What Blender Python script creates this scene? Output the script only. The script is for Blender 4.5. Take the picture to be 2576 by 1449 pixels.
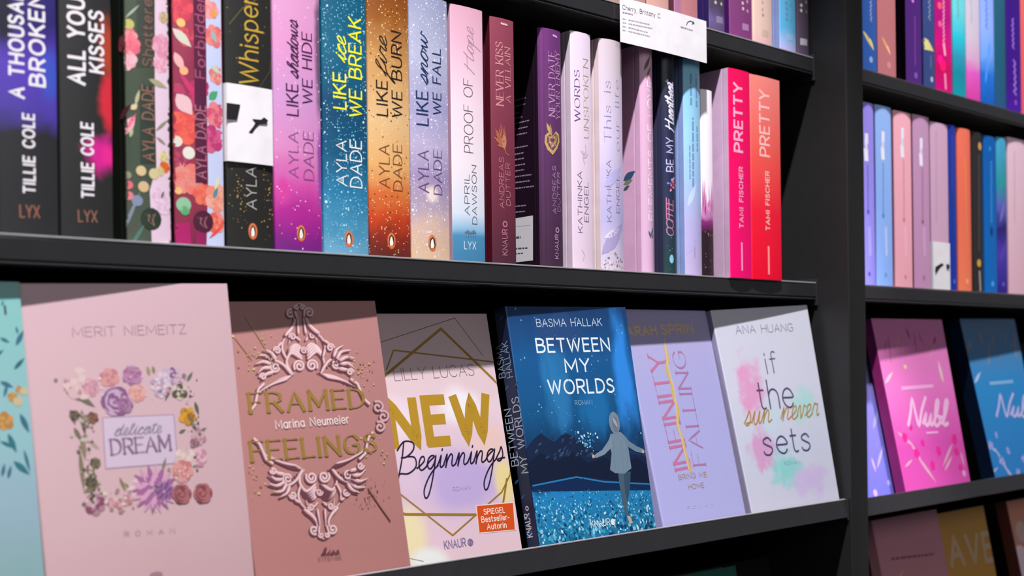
# Bookshop shelf wall: two black bookcase bays with standing and face-out paperbacks.
# World axes: X runs along the shelves, Y goes into the shelves, Z is up (metres); the camera height is z = 0.
import bpy, math, random, zlib
from mathutils import Vector, Matrix
from mathutils.geometry import tessellate_polygon

for o in list(bpy.data.objects):
    bpy.data.objects.remove(o, do_unlink=True)
scene = bpy.context.scene
COL = scene.collection

# ------------------------------------------------------------------ camera
FPX, W_PX, H_PX = 3000.0, 2576, 1449
phi = math.atan2(3332, FPX)                      # angle between the view axis and the shelves
fwd = Vector((math.cos(phi), math.sin(phi), 0)); right = Vector((math.sin(phi), -math.cos(phi), 0)); up = Vector((0, 0, 1))
roll = .0125
cr = (right - roll * up).normalized(); cu = (up + roll * right).normalized()
cam_d = bpy.data.cameras.new('camera'); cam = bpy.data.objects.new('camera', cam_d); COL.objects.link(cam)
m = Matrix((cr, cu, -fwd)).transposed().to_4x4(); m.translation = Vector((0, -.74, 0)); cam.matrix_world = m
cam_d.sensor_width = 36; cam_d.lens = FPX / W_PX * 36; cam_d.shift_y = (908 - 724.5) / W_PX
cam_d.clip_start = .01
cam_d.dof.use_dof = True; cam_d.dof.focus_distance = 1.02; cam_d.dof.aperture_fstop = 6.0
scene.camera = cam

# ------------------------------------------------------------------ world, lamps, exposure
world = bpy.data.worlds.new('shop'); scene.world = world; world.use_nodes = True
bg = world.node_tree.nodes['Background']; bg.inputs[0].default_value = (.95, .93, 1, 1); bg.inputs[1].default_value = .115
def area(name, loc, target, size, power, col=(1, 1, 1)):
    d = bpy.data.lights.new(name, 'AREA'); d.shape = 'DISK'; d.size = size; d.energy = power; d.color = col
    o = bpy.data.objects.new(name, d); COL.objects.link(o); o.location = loc
    o.rotation_euler = (Vector(target) - Vector(loc)).to_track_quat('-Z', 'Y').to_euler(); return o
def spot(name, loc, target, power, cone, blend, radius=.035):
    d = bpy.data.lights.new(name, 'SPOT'); d.energy = power; d.spot_size = math.radians(cone); d.spot_blend = blend; d.shadow_soft_size = radius; d.color = (1, .985, .99)
    o = bpy.data.objects.new(name, d); COL.objects.link(o); o.location = loc; o.rotation_euler = (Vector(target) - Vector(loc)).to_track_quat('-Z', 'Y').to_euler(); return o
spot('ceiling_spot', (.12, -.66, 2.30), (.58, 0, -.05), 650, 32, .25)          # track lamp over the wide bay
spot('ceiling_spot', (1.30, -.46, 2.30), (1.68, 0, -.05), 590, 27, .25)        # track lamp over the far bay
area('fill_panel', (.5, -2.6, 1.4), (.9, 0, 0), 1.6, 17)                    # added soft fill from the front, evens out the shade
scene.view_settings.view_transform = 'Standard'; scene.view_settings.look = 'None'
scene.view_settings.gamma = 1; scene.view_settings.use_curve_mapping = False
scene.view_settings.exposure = 0
scene.cycles.use_denoising = True

# ------------------------------------------------------------------ materials
def s2l(c): return c / 12.92 if c <= .04045 else ((c + .055) / 1.055) ** 2.4
def hx(h, g=1.0): return tuple(g * s2l(int(h[i:i + 2], 16) / 255) for i in (0, 2, 4)) + (1,)
GAIN = .70                                       # darkens the face-out colours to offset strong spot light on leaning covers
def mat(name, rough=.5, spec=.3, metal=0):
    m = bpy.data.materials.new(name); m.use_nodes = True; b = m.node_tree.nodes['Principled BSDF']
    b.inputs['Roughness'].default_value = rough; b.inputs['Specular IOR Level'].default_value = spec; b.inputs['Metallic'].default_value = metal
    return m, m.node_tree, b
def plain(name, h, rough=.5, spec=.3, gain=1):
    m, nt, b = mat(name, rough, spec)
    n = nt.nodes.new('ShaderNodeTexNoise'); n.inputs['Scale'].default_value = 60; n.inputs['Detail'].default_value = 4
    tc = nt.nodes.new('ShaderNodeTexCoord'); nt.links.new(tc.outputs['Object'], n.inputs['Vector'])
    r = nt.nodes.new('ShaderNodeValToRGB'); c = hx(h, gain)
    r.color_ramp.elements[0].color = tuple(x * .85 for x in c[:3]) + (1,); r.color_ramp.elements[1].color = tuple(min(1, x * 1.12) for x in c[:3]) + (1,)
    nt.links.new(n.outputs[0], r.inputs[0]); nt.links.new(r.outputs[0], b.inputs['Base Color'])
    return m
def ink(name, rough, metal, spec=.3):
    m, nt, b = mat(name, rough, spec, metal); a = nt.nodes.new('ShaderNodeVertexColor'); a.layer_name = 'Col'
    nt.links.new(a.outputs[0], b.inputs['Base Color']); return m
INK = ink('printed_ink', .45, 0); FOIL = ink('gold_foil', .34, .15, .6)
BLACK = plain('black_shelf_laminate', '201f20', .42, .35); BLACK2 = plain('black_back_panel', '141312', .7, .2); RAIL = plain('black_rail_plastic', '29282b', .17, .7)
PAPER = plain('page_edges', 'd8cfc0', .8, .1); WHITE = plain('white_card', 'e9e4ea', .6, .2); HIGHLIGHT = plain('grey_highlight_strip', '8e8c90', .3, .5); FLOOR = plain('grey_floor', '6a6560', .6, .3)  # the strip grey is a painted highlight for the shelf edges
def cover_mat(name, stops, amt=0, nscale=14, clouds=(), speck=None, rough=.4, spec=.3, vstretch=1, gain=1):
    """printed paper: colour runs along the height (mm), torn by noise; soft clouds (u, v, ru, rv, colour, tear); specks"""
    m, nt, b = mat(name, rough, spec); N = nt.nodes.new; L = nt.links.new
    def mth(op, *a):
        n = N('ShaderNodeMath'); n.operation = op
        for i, x in enumerate(a):
            if isinstance(x, (int, float)): n.inputs[i].default_value = x
            else: L(x, n.inputs[i])
        return n.outputs[0]
    tc = N('ShaderNodeTexCoord'); sep = N('ShaderNodeSeparateXYZ'); L(tc.outputs['Object'], sep.inputs[0])
    u = mth('MULTIPLY', sep.outputs[0], 1000); v = mth('MULTIPLY', sep.outputs[2], 1000)
    mp = N('ShaderNodeMapping'); mp.inputs['Scale'].default_value = (1, 1, vstretch); L(tc.outputs['Object'], mp.inputs[0])
    nz = N('ShaderNodeTexNoise'); nz.inputs['Scale'].default_value = 1000 / nscale; nz.inputs['Detail'].default_value = 5; L(mp.outputs[0], nz.inputs['Vector'])
    nv = mth('SUBTRACT', nz.outputs[0], .5)
    vv = mth('ADD', v, mth('MULTIPLY', nv, amt * 2)) if amt else v
    r = N('ShaderNodeValToRGB'); L(mth('DIVIDE', vv, 220), r.inputs[0]); e = r.color_ramp.elements
    st = list(stops); e[0].position = st[0][0] / 220; e[0].color = hx(st[0][1], gain); e[1].position = min(1, st[-1][0] / 220) if len(st) > 1 else 1; e[1].color = hx(st[-1][1], gain)
    for p, c in st[1:-1]:
        q = e.new(p / 220); q.color = hx(c, gain)
    col = r.outputs[0]
    def mix(f, c):
        nonlocal col
        x = N('ShaderNodeMix'); x.data_type = 'RGBA'; L(f, x.inputs[0]); L(col, x.inputs[6]); x.inputs[7].default_value = hx(c, gain); col = x.outputs[2]
    for (u0, v0, ru, rv, c, k) in clouds:
        du = mth('DIVIDE', mth('SUBTRACT', u, u0), ru); dv = mth('DIVIDE', mth('SUBTRACT', v, v0), rv)
        d = mth('SQRT', mth('ADD', mth('MULTIPLY', du, du), mth('MULTIPLY', dv, dv)))
        s = N('ShaderNodeMapRange'); s.interpolation_type = 'SMOOTHSTEP'; s.inputs[1].default_value = 1; s.inputs[2].default_value = .35
        L(mth('ADD', d, mth('MULTIPLY', nv, k)), s.inputs[0]); mix(s.outputs[0], c)
    if speck:
        for (size, dens, c) in speck:
            vo = N('ShaderNodeTexVoronoi'); vo.inputs['Scale'].default_value = 1000 / size; L(tc.outputs['Object'], vo.inputs['Vector'])
            sp = N('ShaderNodeSeparateColor'); L(vo.outputs['Color'], sp.inputs[0])
            f = mth('MULTIPLY', mth('LESS_THAN', vo.outputs['Distance'], mth('MULTIPLY', sp.outputs[1], .42)), mth('LESS_THAN', sp.outputs[0], dens)); mix(f, c)
    L(col, b.inputs['Base Color']); return m

# ------------------------------------------------------------------ objects
def link(o, parent=None):
    COL.objects.link(o)
    if parent: o.parent = parent
    return o
def obj(name, verts, faces, material, parent=None, mats=None, fm=None, smooth=False):
    me = bpy.data.meshes.new(name); me.from_pydata([tuple(v) for v in verts], [], faces); me.update()
    for x in (mats or [material]): me.materials.append(x)
    if fm: me.polygons.foreach_set('material_index', fm)
    if smooth: me.polygons.foreach_set('use_smooth', [True] * len(me.polygons))
    return link(bpy.data.objects.new(name, me), parent)
def tag(o, label=None, cat=None, group=None, kind=None):
    for k, v in (('label', label), ('category', cat), ('group', group), ('kind', kind)):
        if v: o[k] = v
    return o
def empty(name, mw, label, cat, group=None):
    o = bpy.data.objects.new(name, None); o.empty_display_size = .02; link(o); o.matrix_world = mw; return tag(o, label, cat, group)
def box_g(x0, x1, y0, y1, z0, z1):
    v = [(x, y, z) for z in (z0, z1) for y in (y0, y1) for x in (x0, x1)]
    return v, [(0, 2, 3, 1), (4, 5, 7, 6), (0, 1, 5, 4), (2, 6, 7, 3), (0, 4, 6, 2), (1, 3, 7, 5)]
def bevel(o, w=.001, seg=2):
    b = o.modifiers.new('edge', 'BEVEL'); b.width = w; b.segments = seg; b.limit_method = 'ANGLE'; return o
def box(name, a, material, parent=None, bv=0):
    o = obj(name, *box_g(*a), material, parent)
    return bevel(o, bv) if bv else o
def extrude_x(name, prof, x0, x1, material, parent=None):
    n = len(prof); v = [(x0, y, z) for y, z in prof] + [(x1, y, z) for y, z in prof]
    f = [(i, (i + 1) % n, n + (i + 1) % n, n + i) for i in range(n)] + [tuple(range(n))[::-1], tuple(range(n, 2 * n))]
    return obj(name, v, f, material, parent)
def shell(name, path, H, th, mats, side, parent):
    """a folded cover: open path (x, y), or path(t) for t = 0..1 up the height H, with board thickness th on its inside"""
    lv = 17 if callable(path) else 2; rows = [path(j / (lv - 1)) if callable(path) else path for j in range(lv)]; n = len(rows[0]); v = []
    for j, pth in enumerate(rows): v += [(x, y, H * j / (lv - 1)) for x, y in pth]
    for j, pth in enumerate(rows):
        for i in range(n):
            a = Vector(pth[max(0, i - 1)]); b = Vector(pth[min(n - 1, i + 1)]); d = (b - a).normalized()
            v.append((pth[i][0] - d.y * th, pth[i][1] + d.x * th, H * j / (lv - 1)))
    f = []; fm = []; M = n * lv; t = n * (lv - 1)
    def q(*a, k=0): f.append(a); fm.append(k)
    for i in range(n - 1):
        k = side(i)
        for j in range(lv - 1):
            a = j * n + i; q(a, a + 1, a + n + 1, a + n, k=k); q(M + a + 1, M + a, M + a + n, M + a + n + 1, k=k)
        q(t + i, t + i + 1, M + t + i + 1, M + t + i, k=k); q(i + 1, i, M + i, M + i + 1, k=k)
    for j in range(lv - 1):
        a = j * n; q(a, a + n, M + a + n, M + a, k=side(0)); b = a + n - 1; q(b + n, b, M + b, M + b + n, k=side(n - 2))
    return obj(name, v, f, None, parent, mats=mats, fm=fm)

# ------------------------------------------------------------------ lettering: a small stroke alphabet (~ marks a curved stroke)
SANS = {'A': (70, '0,0 35,100 70,0|13,36 57,36'), 'B': (60, '0,0 0,100|~0,100 30,100 52,90 54,76 48,60 30,53 0,53|~0,53 34,53 58,44 61,27 54,9 32,0 0,0'),
'C': (68, '~66,80 52,96 34,100 14,90 2,68 0,50 2,32 14,10 34,0 52,4 66,20'), 'D': (66, '0,0 0,100|~0,100 28,100 52,88 64,66 66,50 64,34 52,12 28,0 0,0'),
'E': (50, '0,0 0,100|0,100 50,100|0,53 44,53|0,0 50,0'), 'F': (48, '0,0 0,100|0,100 48,100|0,53 42,53'), 'G': (70, '~66,80 52,96 34,100 14,90 2,68 0,50 2,32 14,10 34,0 54,5 67,22|67,22 67,47 40,47'),
'H': (64, '0,0 0,100|64,0 64,100|0,52 64,52'), 'I': (4, '2,0 2,100'), 'K': (58, '0,0 0,100|56,100 0,40|20,60 60,0'), 'L': (46, '0,100 0,0|0,0 46,0'), 'M': (80, '0,0 2,100|2,100 40,22|40,22 78,100|78,100 80,0'),
'N': (66, '0,0 0,100|0,100 66,0|66,0 66,100'), 'O': (78, '~39,100 16,92 3,70 0,50 3,30 16,8 39,0 62,8 75,30 78,50 75,70 62,92 39,100'), 'P': (56, '0,0 0,100|~0,100 32,100 54,90 57,73 54,56 32,46 0,46'),
'R': (58, '0,0 0,100|~0,100 32,100 54,90 57,73 54,56 32,47 0,47|28,47 58,0'), 'S': (54, '~50,84 38,97 24,100 8,92 3,76 10,62 27,53 44,45 53,28 47,9 27,0 10,4 0,18'), 'T': (60, '30,0 30,100|0,100 60,100'),
'U': (64, '~0,100 0,60 0,36 6,12 20,1 32,0 44,1 58,12 64,36 64,60 64,100'), 'V': (66, '0,100 33,0|33,0 66,100'), 'W': (98, '0,100 25,0|25,0 49,96|49,96 73,0|73,0 98,100'), 'X': (62, '0,0 62,100|0,100 62,0'), 'Y': (62, '0,100 31,46|62,100 31,46|31,46 31,0'), 'Z': (56, '0,100 56,100|56,100 0,0|0,0 56,0'),
'a': (46, '~46,50 38,64 24,68 8,58 0,34 8,10 24,0 38,4 46,20|46,68 46,0'), 'b': (46, '0,0 0,100|~0,50 8,64 22,68 38,58 46,34 38,10 22,0 8,4 0,20'), 'c': (42, '~42,56 34,66 24,68 8,58 0,34 8,10 24,0 34,2 42,12'), 'd': (46, '46,0 46,100|~46,50 38,64 24,68 8,58 0,34 8,10 24,0 38,4 46,20'),
'e': (46, '~0,36 46,36 43,54 34,65 23,68 8,58 0,34 8,10 24,0 36,3 44,14'), 'f': (28, '~28,94 20,100 12,94 10,80 10,0|0,66 26,66'), 'h': (42, '0,0 0,100|~0,46 8,62 22,68 36,60 42,42 42,0'), 'i': (4, '2,0 2,68|2,86 2,94'), 'k': (40, '0,0 0,100|36,68 0,26|12,40 40,0'), 'l': (4, '2,0 2,100'),
'm': (72, '0,0 0,68|~0,46 8,62 18,68 30,60 36,42 36,0|~36,46 44,62 54,68 66,60 72,42 72,0'), 'n': (42, '0,0 0,68|~0,46 8,62 22,68 36,60 42,42 42,0'), 'o': (48, '~24,68 8,60 0,34 8,8 24,0 40,8 48,34 40,60 24,68'), 'p': (46, '0,-30 0,68|~0,50 8,64 22,68 38,58 46,34 38,10 22,0 8,4 0,20'), 'r': (26, '0,0 0,68|~0,44 8,62 18,68 26,66'),
's': (38, '~36,54 28,66 18,68 5,60 4,48 18,38 34,28 36,14 26,2 16,0 4,4 0,14'), 't': (28, '~10,92 10,20 14,4 22,0 28,4|0,66 26,66'), 'u': (42, '~0,68 0,26 6,6 18,0 32,6 42,24|42,68 42,0'), 'v': (42, '0,68 21,0|21,0 42,68'), 'y': (42, '0,68 21,2|~42,68 21,2 12,-22 0,-26'),
',': (8, '5,8 1,-14'), '.': (6, '3,0 3,7'), '-': (26, '0,36 26,36'), '&': (60, '~58,0 20,62 20,90 34,98 44,84 34,64 6,34 4,12 20,0 42,8 56,40'), ' ': (34, '')}
SCRIPT = {'a': (44, '~0,8 12,26 30,42 22,46 10,38 6,20 12,2 22,2 32,22 37,44 34,14 38,2 46,8'), 'b': (40, '~0,8 14,40 22,90 16,100 10,84 8,30 10,4 20,0 30,12 28,34 20,38|~20,38 32,32 42,32'), 'c': (34, '~0,8 10,26 26,44 30,36 22,44 10,36 7,16 14,1 24,2 36,12'), 'd': (46, '~0,8 12,26 30,42 20,46 9,36 6,18 12,2 22,2 32,24 42,100 35,24 37,3 48,8'),
'e': (32, '~0,8 14,18 26,32 22,46 12,42 7,22 12,3 22,1 36,12'), 'f': (30, '~0,8 16,40 30,90 24,102 16,88 10,20 4,-45 0,-52 2,-30 14,2 34,12'), 'g': (42, '~0,8 12,26 30,42 20,46 9,36 6,18 12,3 22,4 32,24 36,44 28,-30 16,-86 4,-96 -2,-70 10,-34 28,-6 46,10'), 'h': (44, '~0,8 16,44 28,92 22,102 14,86 8,0|~8,0 14,26 26,44 33,36 31,10 36,1 48,10'),
'i': (24, '~0,8 8,26 14,44 11,14 15,2 26,10|16,60 17,66'), 'k': (42, '~0,8 16,44 26,92 20,102 13,86 8,0|~8,14 22,40 32,40 26,26 12,22 24,10 34,0 44,8'), 'l': (26, '~0,8 14,40 24,90 18,102 11,84 9,20 14,2 28,10'), 'n': (46, '~0,8 8,34 12,44 9,0|~9,0 15,26 26,44 33,36 31,12 36,2 48,10'), 'o': (40, '~0,10 8,36 18,46 28,38 30,18 20,0 10,4 7,22 16,44 30,40 42,34'),
'p': (44, '~0,8 10,40 4,-52|~7,0 14,30 26,45 35,30 30,8 18,0 8,8|~30,8 38,4 46,10'), 'r': (34, '~0,8 10,40 14,50 18,42 28,42 26,14 30,2 38,8'), 's': (34, '~0,8 14,34 20,50 28,22 20,2 8,2 12,8 36,10'), 't': (28, '~0,8 10,40 16,88 12,30 14,4 22,2 30,10|0,62 30,68'), 'u': (44, '~0,8 8,34 12,44 9,14 16,0 26,10 34,44 32,12 37,2 46,10'), 'v': (40, '~0,10 8,40 14,42 18,6 20,2 28,20 32,44 42,38'), 'w': (58, '~0,10 8,40 12,20 18,2 26,20 30,44 30,14 38,2 48,20 50,44 60,38'),
'B': (66, '~14,104 10,40 0,-24|~-8,76 14,104 46,98 50,74 28,52 8,50|~26,52 56,46 62,14 36,-6 4,-4 -14,-26'), 'H': (74, '~12,98 6,40 -4,-4|~62,104 54,50 52,8 60,0 76,12|~-2,44 30,52 60,56'), 'N': (64, '~0,0 8,50 12,100 28,50 46,0 56,60 70,108'), ' ': (26, '')}
def spline(p, k=5):
    out = []; n = len(p)
    for i in range(n - 1):
        a, b, c, d = p[max(0, i - 1)], p[i], p[i + 1], p[min(n - 1, i + 2)]
        for j in range(k):
            t = j / k
            out.append(tuple(.5 * ((2 * b[q]) + (c[q] - a[q]) * t + (2 * a[q] - 5 * b[q] + 4 * c[q] - d[q]) * t * t + (3 * b[q] - a[q] - 3 * c[q] + d[q]) * t ** 3) for q in (0, 1)))
    return out + [p[-1]]
def glyphs(text, font, gap=22):
    """strokes of a text in cap-height units, and its width"""
    tab = SCRIPT if font[:6] == 'script' else SANS; x = 0; out = []
    for ch in text:
        w, d = tab.get(ch) or SANS.get(ch, (30, ''))
        last = None
        for st in d.split('|'):
            if not st: continue
            cv = st[0] == '~'; p = [tuple(float(q) for q in s.split(',')) for s in st.strip('~').split()]
            if cv: p = spline(p, 4)
            if font == 'sans' and not cv and last and not last[1] and last[0][-1] == p[0] and len(text) < 60:
                out[-1] += [((a + x) / 100, b / 100) for a, b in p[1:]]; last = (last[0] + p[1:], False); continue
            last = (p, cv)
            if font == 'scriptb': p = [(a, b * 1.42 if b < 45 else 64 + (b - 45) * .65) for a, b in p]
            if font[:6] == 'script': p = [(a + .22 * b, b) for a, b in p]
            out.append([((a + x) / 100, b / 100) for a, b in p])
        x += w + (0 if font[:6] == 'script' and ch != ' ' else gap)
    return out, max(.01, (x - (0 if font[:6] == 'script' else gap)) / 100)

class Canvas:
    """flat printed shapes on one face of a book, in millimetres; fn(u, v, lift) gives the point in the book's own frame"""
    def __init__(s, fn, z, gain=1, fine=8): s.fn = fn; s.fine = fine; s.gain = gain; s.v = []; s.f = []; s.c = []; s.z = z; s.foil = 0
    def bump(s, d=.001): s.z[0] += d
    def face(s, pts, col, tri=None):
        b = len(s.v); c = hx(col, s.gain); P = [tuple(p) for p in pts]; out = []; st = [tuple(q) for q in (tri or [tuple(range(len(pts)))])]; mid = {}
        while st:
            q = st.pop()
            if len(q) > 3: st += [(q[0], q[k], q[k + 1]) for k in range(1, len(q) - 1)]; continue
            e = [(math.dist(P[q[k]], P[q[(k + 1) % 3]]), k) for k in range(3)]; L, k = max(e)
            if L <= s.fine: out.append(q); continue
            i0, i1, i2 = q[k], q[(k + 1) % 3], q[(k + 2) % 3]; key = (min(i0, i1), max(i0, i1))
            if key not in mid: mid[key] = len(P); P.append(((P[i0][0] + P[i1][0]) / 2, (P[i0][1] + P[i1][1]) / 2))
            st += [(i0, mid[key], i2), (mid[key], i1, i2)]
        s.v += [s.fn(u, v, s.z[0] * 1e-3) for u, v in P]; s.c += [c] * len(P); s.f += [tuple(b + i for i in q) for q in out]
    def poly(s, pts, col):
        s.bump(.01); tri = tessellate_polygon([[Vector((u, v, 0)) for u, v in pts]]); s.face(pts, col, tri)
    def fan(s, cx, cy, ring, col):
        n = len(ring); s.face([(cx, cy)] + ring, col, [(0, 1 + i, 1 + (i + 1) % n) for i in range(n)])
    def disc(s, x, y, r, col, ax=1, n=14): s.fan(x, y, [(x + r * ax * math.cos(6.2832 * i / n), y + r * math.sin(6.2832 * i / n)) for i in range(n)], col)
    def stroke(s, p, w, col, contrast=0, cap=True, taper=0):
        q = [p[0]]
        for a in p[1:]:
            d = math.dist(a, q[-1])
            if d < 1e-4: continue
            k = int(d // 6) + 1; b = q[-1]
            q += [(b[0] + (a[0] - b[0]) * i / k, b[1] + (a[1] - b[1]) * i / k) for i in range(1, k + 1)]
        n = len(q)
        if n < 2: return
        pts = []
        for i in range(n):
            a = Vector(q[max(0, i - 1)]); b = Vector(q[i]); c = Vector(q[min(n - 1, i + 1)])
            d1 = (b - a) if i else (c - b); d2 = (c - b) if i < n - 1 else (b - a)
            d1.normalize(); d2.normalize(); t = d1 + d2
            t = t.normalized() if t.length > .05 else d1; nn = Vector((-t.y, t.x)); ml = min(1.45, 1 / max(.3, nn.dot(Vector((-d1.y, d1.x)))))
            ww = w
            if taper: ww = w * (1.05 - .85 * i / (n - 1)) * min(1, .5 + i / 3)
            if contrast: ww = w * max(.28, abs(math.sin(math.atan2(t.y, t.x) - contrast)))
            if cap: b = b + (t * (w * .35) if i == n - 1 else -t * (w * .35) if i == 0 else Vector((0, 0)))
            pts += [tuple(b + nn * ww * .5 * ml), tuple(b - nn * ww * .5 * ml)]
        s.face(pts, col, [(2 * i, 2 * i + 1, 2 * i + 3, 2 * i + 2) for i in range(n - 1)])
    def text(s, t, u0, v0, u1, v1, h, col, font, w):
        st, wd = glyphs(t, font, 12 + 95 * w); L = math.hypot(u1 - u0, v1 - v0); ex = ((u1 - u0) / L, (v1 - v0) / L); ey = (-ex[1], ex[0]); sx = L / wd
        wmm = w * abs(h) * (1.25 if font == 'serif' else 1)
        def m(a, b): return (u0 + ex[0] * a * sx + ey[0] * b * h, v0 + ex[1] * a * sx + ey[1] * b * h)
        con = math.atan2(ex[1], ex[0]) + .3 if font == 'serif' else 0
        for p in st:
            s.bump(.0012)
            s.stroke([m(*a) for a in p], wmm, col, con)
            if font == 'serif' and len(p) == 2 and abs(p[0][0] - p[1][0]) < .6:
                for a in p:
                    if a[1] in (0, 1, .68): g = .11 * abs(h) / sx; s.stroke([m(a[0] - g, a[1]), m(a[0] + g, a[1])], wmm * .32, col)
    def leaf(s, a, b, w, col):
        A, B = Vector(a), Vector(b); d = B - A; n = Vector((-d.y, d.x)).normalized() * w * .5; pr = [.0, .62, .95, 1, .8, .42, 0]
        up = [tuple(A + d * (i / 6) + n * pr[i]) for i in range(7)]; dn = [tuple(A + d * (i / 6) - n * pr[i]) for i in range(5, 0, -1)]
        s.fan(*tuple(A + d * .45), up + dn, col)
    def flower(s, x, y, r, c, c2, n=6):
        a0 = RN.uniform(0, 6)
        for par in (0, 1):
            s.bump()
            for k in range(par, n, 2):
                a = a0 + 6.2832 * k / n; q = r * RN.uniform(.5, .6); s.disc(x + q * math.cos(a), y + q * math.sin(a), r * RN.uniform(.38, .46), c if par == 0 else c2, n=10)
        for par in (0, 1):
            s.bump()
            for k in range(par, n, 2):
                a = a0 + .4 + 6.2832 * k / n; q = r * .62; s.leaf((x, y), (x + q * math.cos(a), y + q * math.sin(a)), r * .4, c2 if par == 0 else c)
        s.bump(); s.disc(x, y, r * .17, c2, n=8)
    def rose(s, x, y, r, c, c2):
        for k in range(6): s.bump(); a = k * 1.047; s.disc(x + r * .45 * math.cos(a), y + r * .45 * math.sin(a), r * .58, c if k % 2 else c2, n=10)
        for i in range(5): s.bump(); s.stroke(spline([(x + r * (.85 - .17 * i) * math.cos(a), y + r * (.85 - .17 * i) * math.sin(a)) for a in [i * .9 + j * .8 for j in range(6)]], 3), r * .11, c2 if i % 2 else c)
    def mum(s, x, y, r, c, c2):
        for j, (q, n) in enumerate(((1, 18), (.8, 16), (.6, 12), (.38, 8))):
            for k in range(n): s.bump(.0005); a = 6.2832 * (k + .5 * j) / n; s.leaf((x + .25 * q * r * math.cos(a), y + .25 * q * r * math.sin(a)), (x + q * r * math.cos(a), y + q * r * math.sin(a)), r * .2, c if (k + j) % 2 else c2)
    def build(s, name, root, foil):
        if not s.v: return
        me = bpy.data.meshes.new(name); me.from_pydata(s.v, [], s.f); me.update()
        at = me.color_attributes.new('Col', 'FLOAT_COLOR', 'POINT'); at.data.foreach_set('color', [x for c in s.c for x in c])
        me.materials.append(FOIL if foil else INK); link(bpy.data.objects.new(name, me), root)
RN = random.Random(7)
def draw(face, root, fn, z, gain=1, fine=8):
    """prints everything of ART[face]; each named design becomes one child mesh"""
    cv = {}
    for e in ART.get(face, []):
        part, kind = e[0], e[1]; fl = 0
        if kind == 'T': fl = e[-1]
        elif kind in ('scatter',): fl = e[-1]
        elif kind in ('field', 'ridges'): fl = 0
        else: fl = e[-2]
        c = cv.setdefault((part, fl), Canvas(fn, z, gain, fine)); c.bump()
        if kind == 'T': _, _, t, u0, v0, u1, v1, h, col, font, w, _ = e; c.text(t, u0, v0, u1, v1, h, col, font, w)
        elif kind == 'scatter':
            _, _, cs, n, (su, sv, r0, r1), cols, _ = e; cols = cols.split()
            for _ in range(n): u, v = RN.choice(cs); c.disc(RN.gauss(u, su), RN.gauss(v, sv), RN.uniform(r0, r1) * RN.uniform(.5, 1), RN.choice(cols), n=7)
        elif kind == 'field':
            (a, b, d, g), n = e[2], e[3]
            def at(s, t): return tuple((a[i] * (1 - s) + b[i] * s) * (1 - t) + (g[i] * (1 - s) + d[i] * s) * t for i in (0, 1))
            pts = [(RN.random(), (1 - (i / n) ** .8)) for i in range(n)]
            for i_, (s_, t) in enumerate(pts):
                c.bump(.001 if i_ % 40 else -.035)
                u, v = at(s_, t); r = (.5 + 2.3 * (1 - t)) * RN.uniform(.5, 1.15)
                if RN.random() < .4: c.disc(u, v, r * .75, RN.choice(['1f78b8', '4aa8d8', '8fd0ec', '2a98c8', 'c8ecf8', '136a8c', '0e3c6a']), n=8)
                else: c.leaf((u, v), (u + RN.uniform(-1.6, 1.6) * r, v + RN.uniform(1, 2.4) * r), r * 1.05, RN.choice(['58b8e0', '8fd8f0', 'c4ecfa', '2a90c4', '1c6c9c', '3aa8cc', '0e4c70']))
        elif kind == 'ridges':
            (a, b, d, g), n, cols = e[2], e[3], e[4].split()
            for _ in range(n):
                s_, t = RN.random(), RN.random(); u = a[0] * (1 - s_) + b[0] * s_; v = a[1] * (1 - t) + g[1] * t; c.leaf((u, v), (u + RN.uniform(3, 8), v + RN.uniform(1.5, 5)), RN.uniform(1.2, 2.8), RN.choice(cols))
        elif kind in ('poly', 'stroke', 'taper', 'leaf', 'scribble', 'dash'):
            _, _, pts, w, col, _, k = e
            if kind == 'poly': c.poly(pts, col)
            elif kind == 'stroke': c.stroke(spline(pts, 3) if len(pts) > 6 else pts, w, col)
            elif kind == 'taper': c.stroke(spline(pts, 4), w, col, taper=1)
            elif kind == 'leaf': c.leaf(pts[0], pts[1], w, col)
            elif kind == 'dash':
                (a, b), (d, g) = pts; L = math.hypot(d - a, g - b); t = 0
                while t < L:
                    q = min(L, t + w * RN.uniform(1.2, 3.2)); c.stroke([(a + (d - a) * t / L, b + (g - b) * t / L), (a + (d - a) * q / L, b + (g - b) * q / L)], w * .8, col, cap=False); t = q + w * .5
            else:
                (a, b), (d, g) = pts; L = math.hypot(d - a, g - b); n = max(4, int(L / (w * .45))); nx, ny = -(g - b) / L, (d - a) / L
                c.stroke([(a + (d - a) * i / n + nx * w * .42 * (1 if i % 2 else -1) * RN.uniform(.4, 1), b + (g - b) * i / n + ny * w * .42 * (1 if i % 2 else -1) * RN.uniform(.4, 1)) for i in range(n + 1)], w * .26, col)
        else:
            _, _, u, v, r, col, col2, _, k = e
            if kind == 'dot': c.disc(u, v, r, col)
            elif kind == 'ellipse': c.disc(u, v, r * 1.0, col, ax=k.get('ax', 1), n=20)
            elif kind == 'ring': c.stroke([(u + r * .8 * math.cos(.349 * i), v + r * .8 * math.sin(.349 * i)) for i in range(19)], r * .45, col)
            elif kind == 'flower': c.flower(u, v, r, col, col2, k.get('n', 6))
            elif kind == 'rose': c.rose(u, v, r, col, col2)
            elif kind == 'mum': c.mum(u, v, r, col, col2)
    for (part, fl), c in cv.items(): c.build(part, root, fl)

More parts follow.
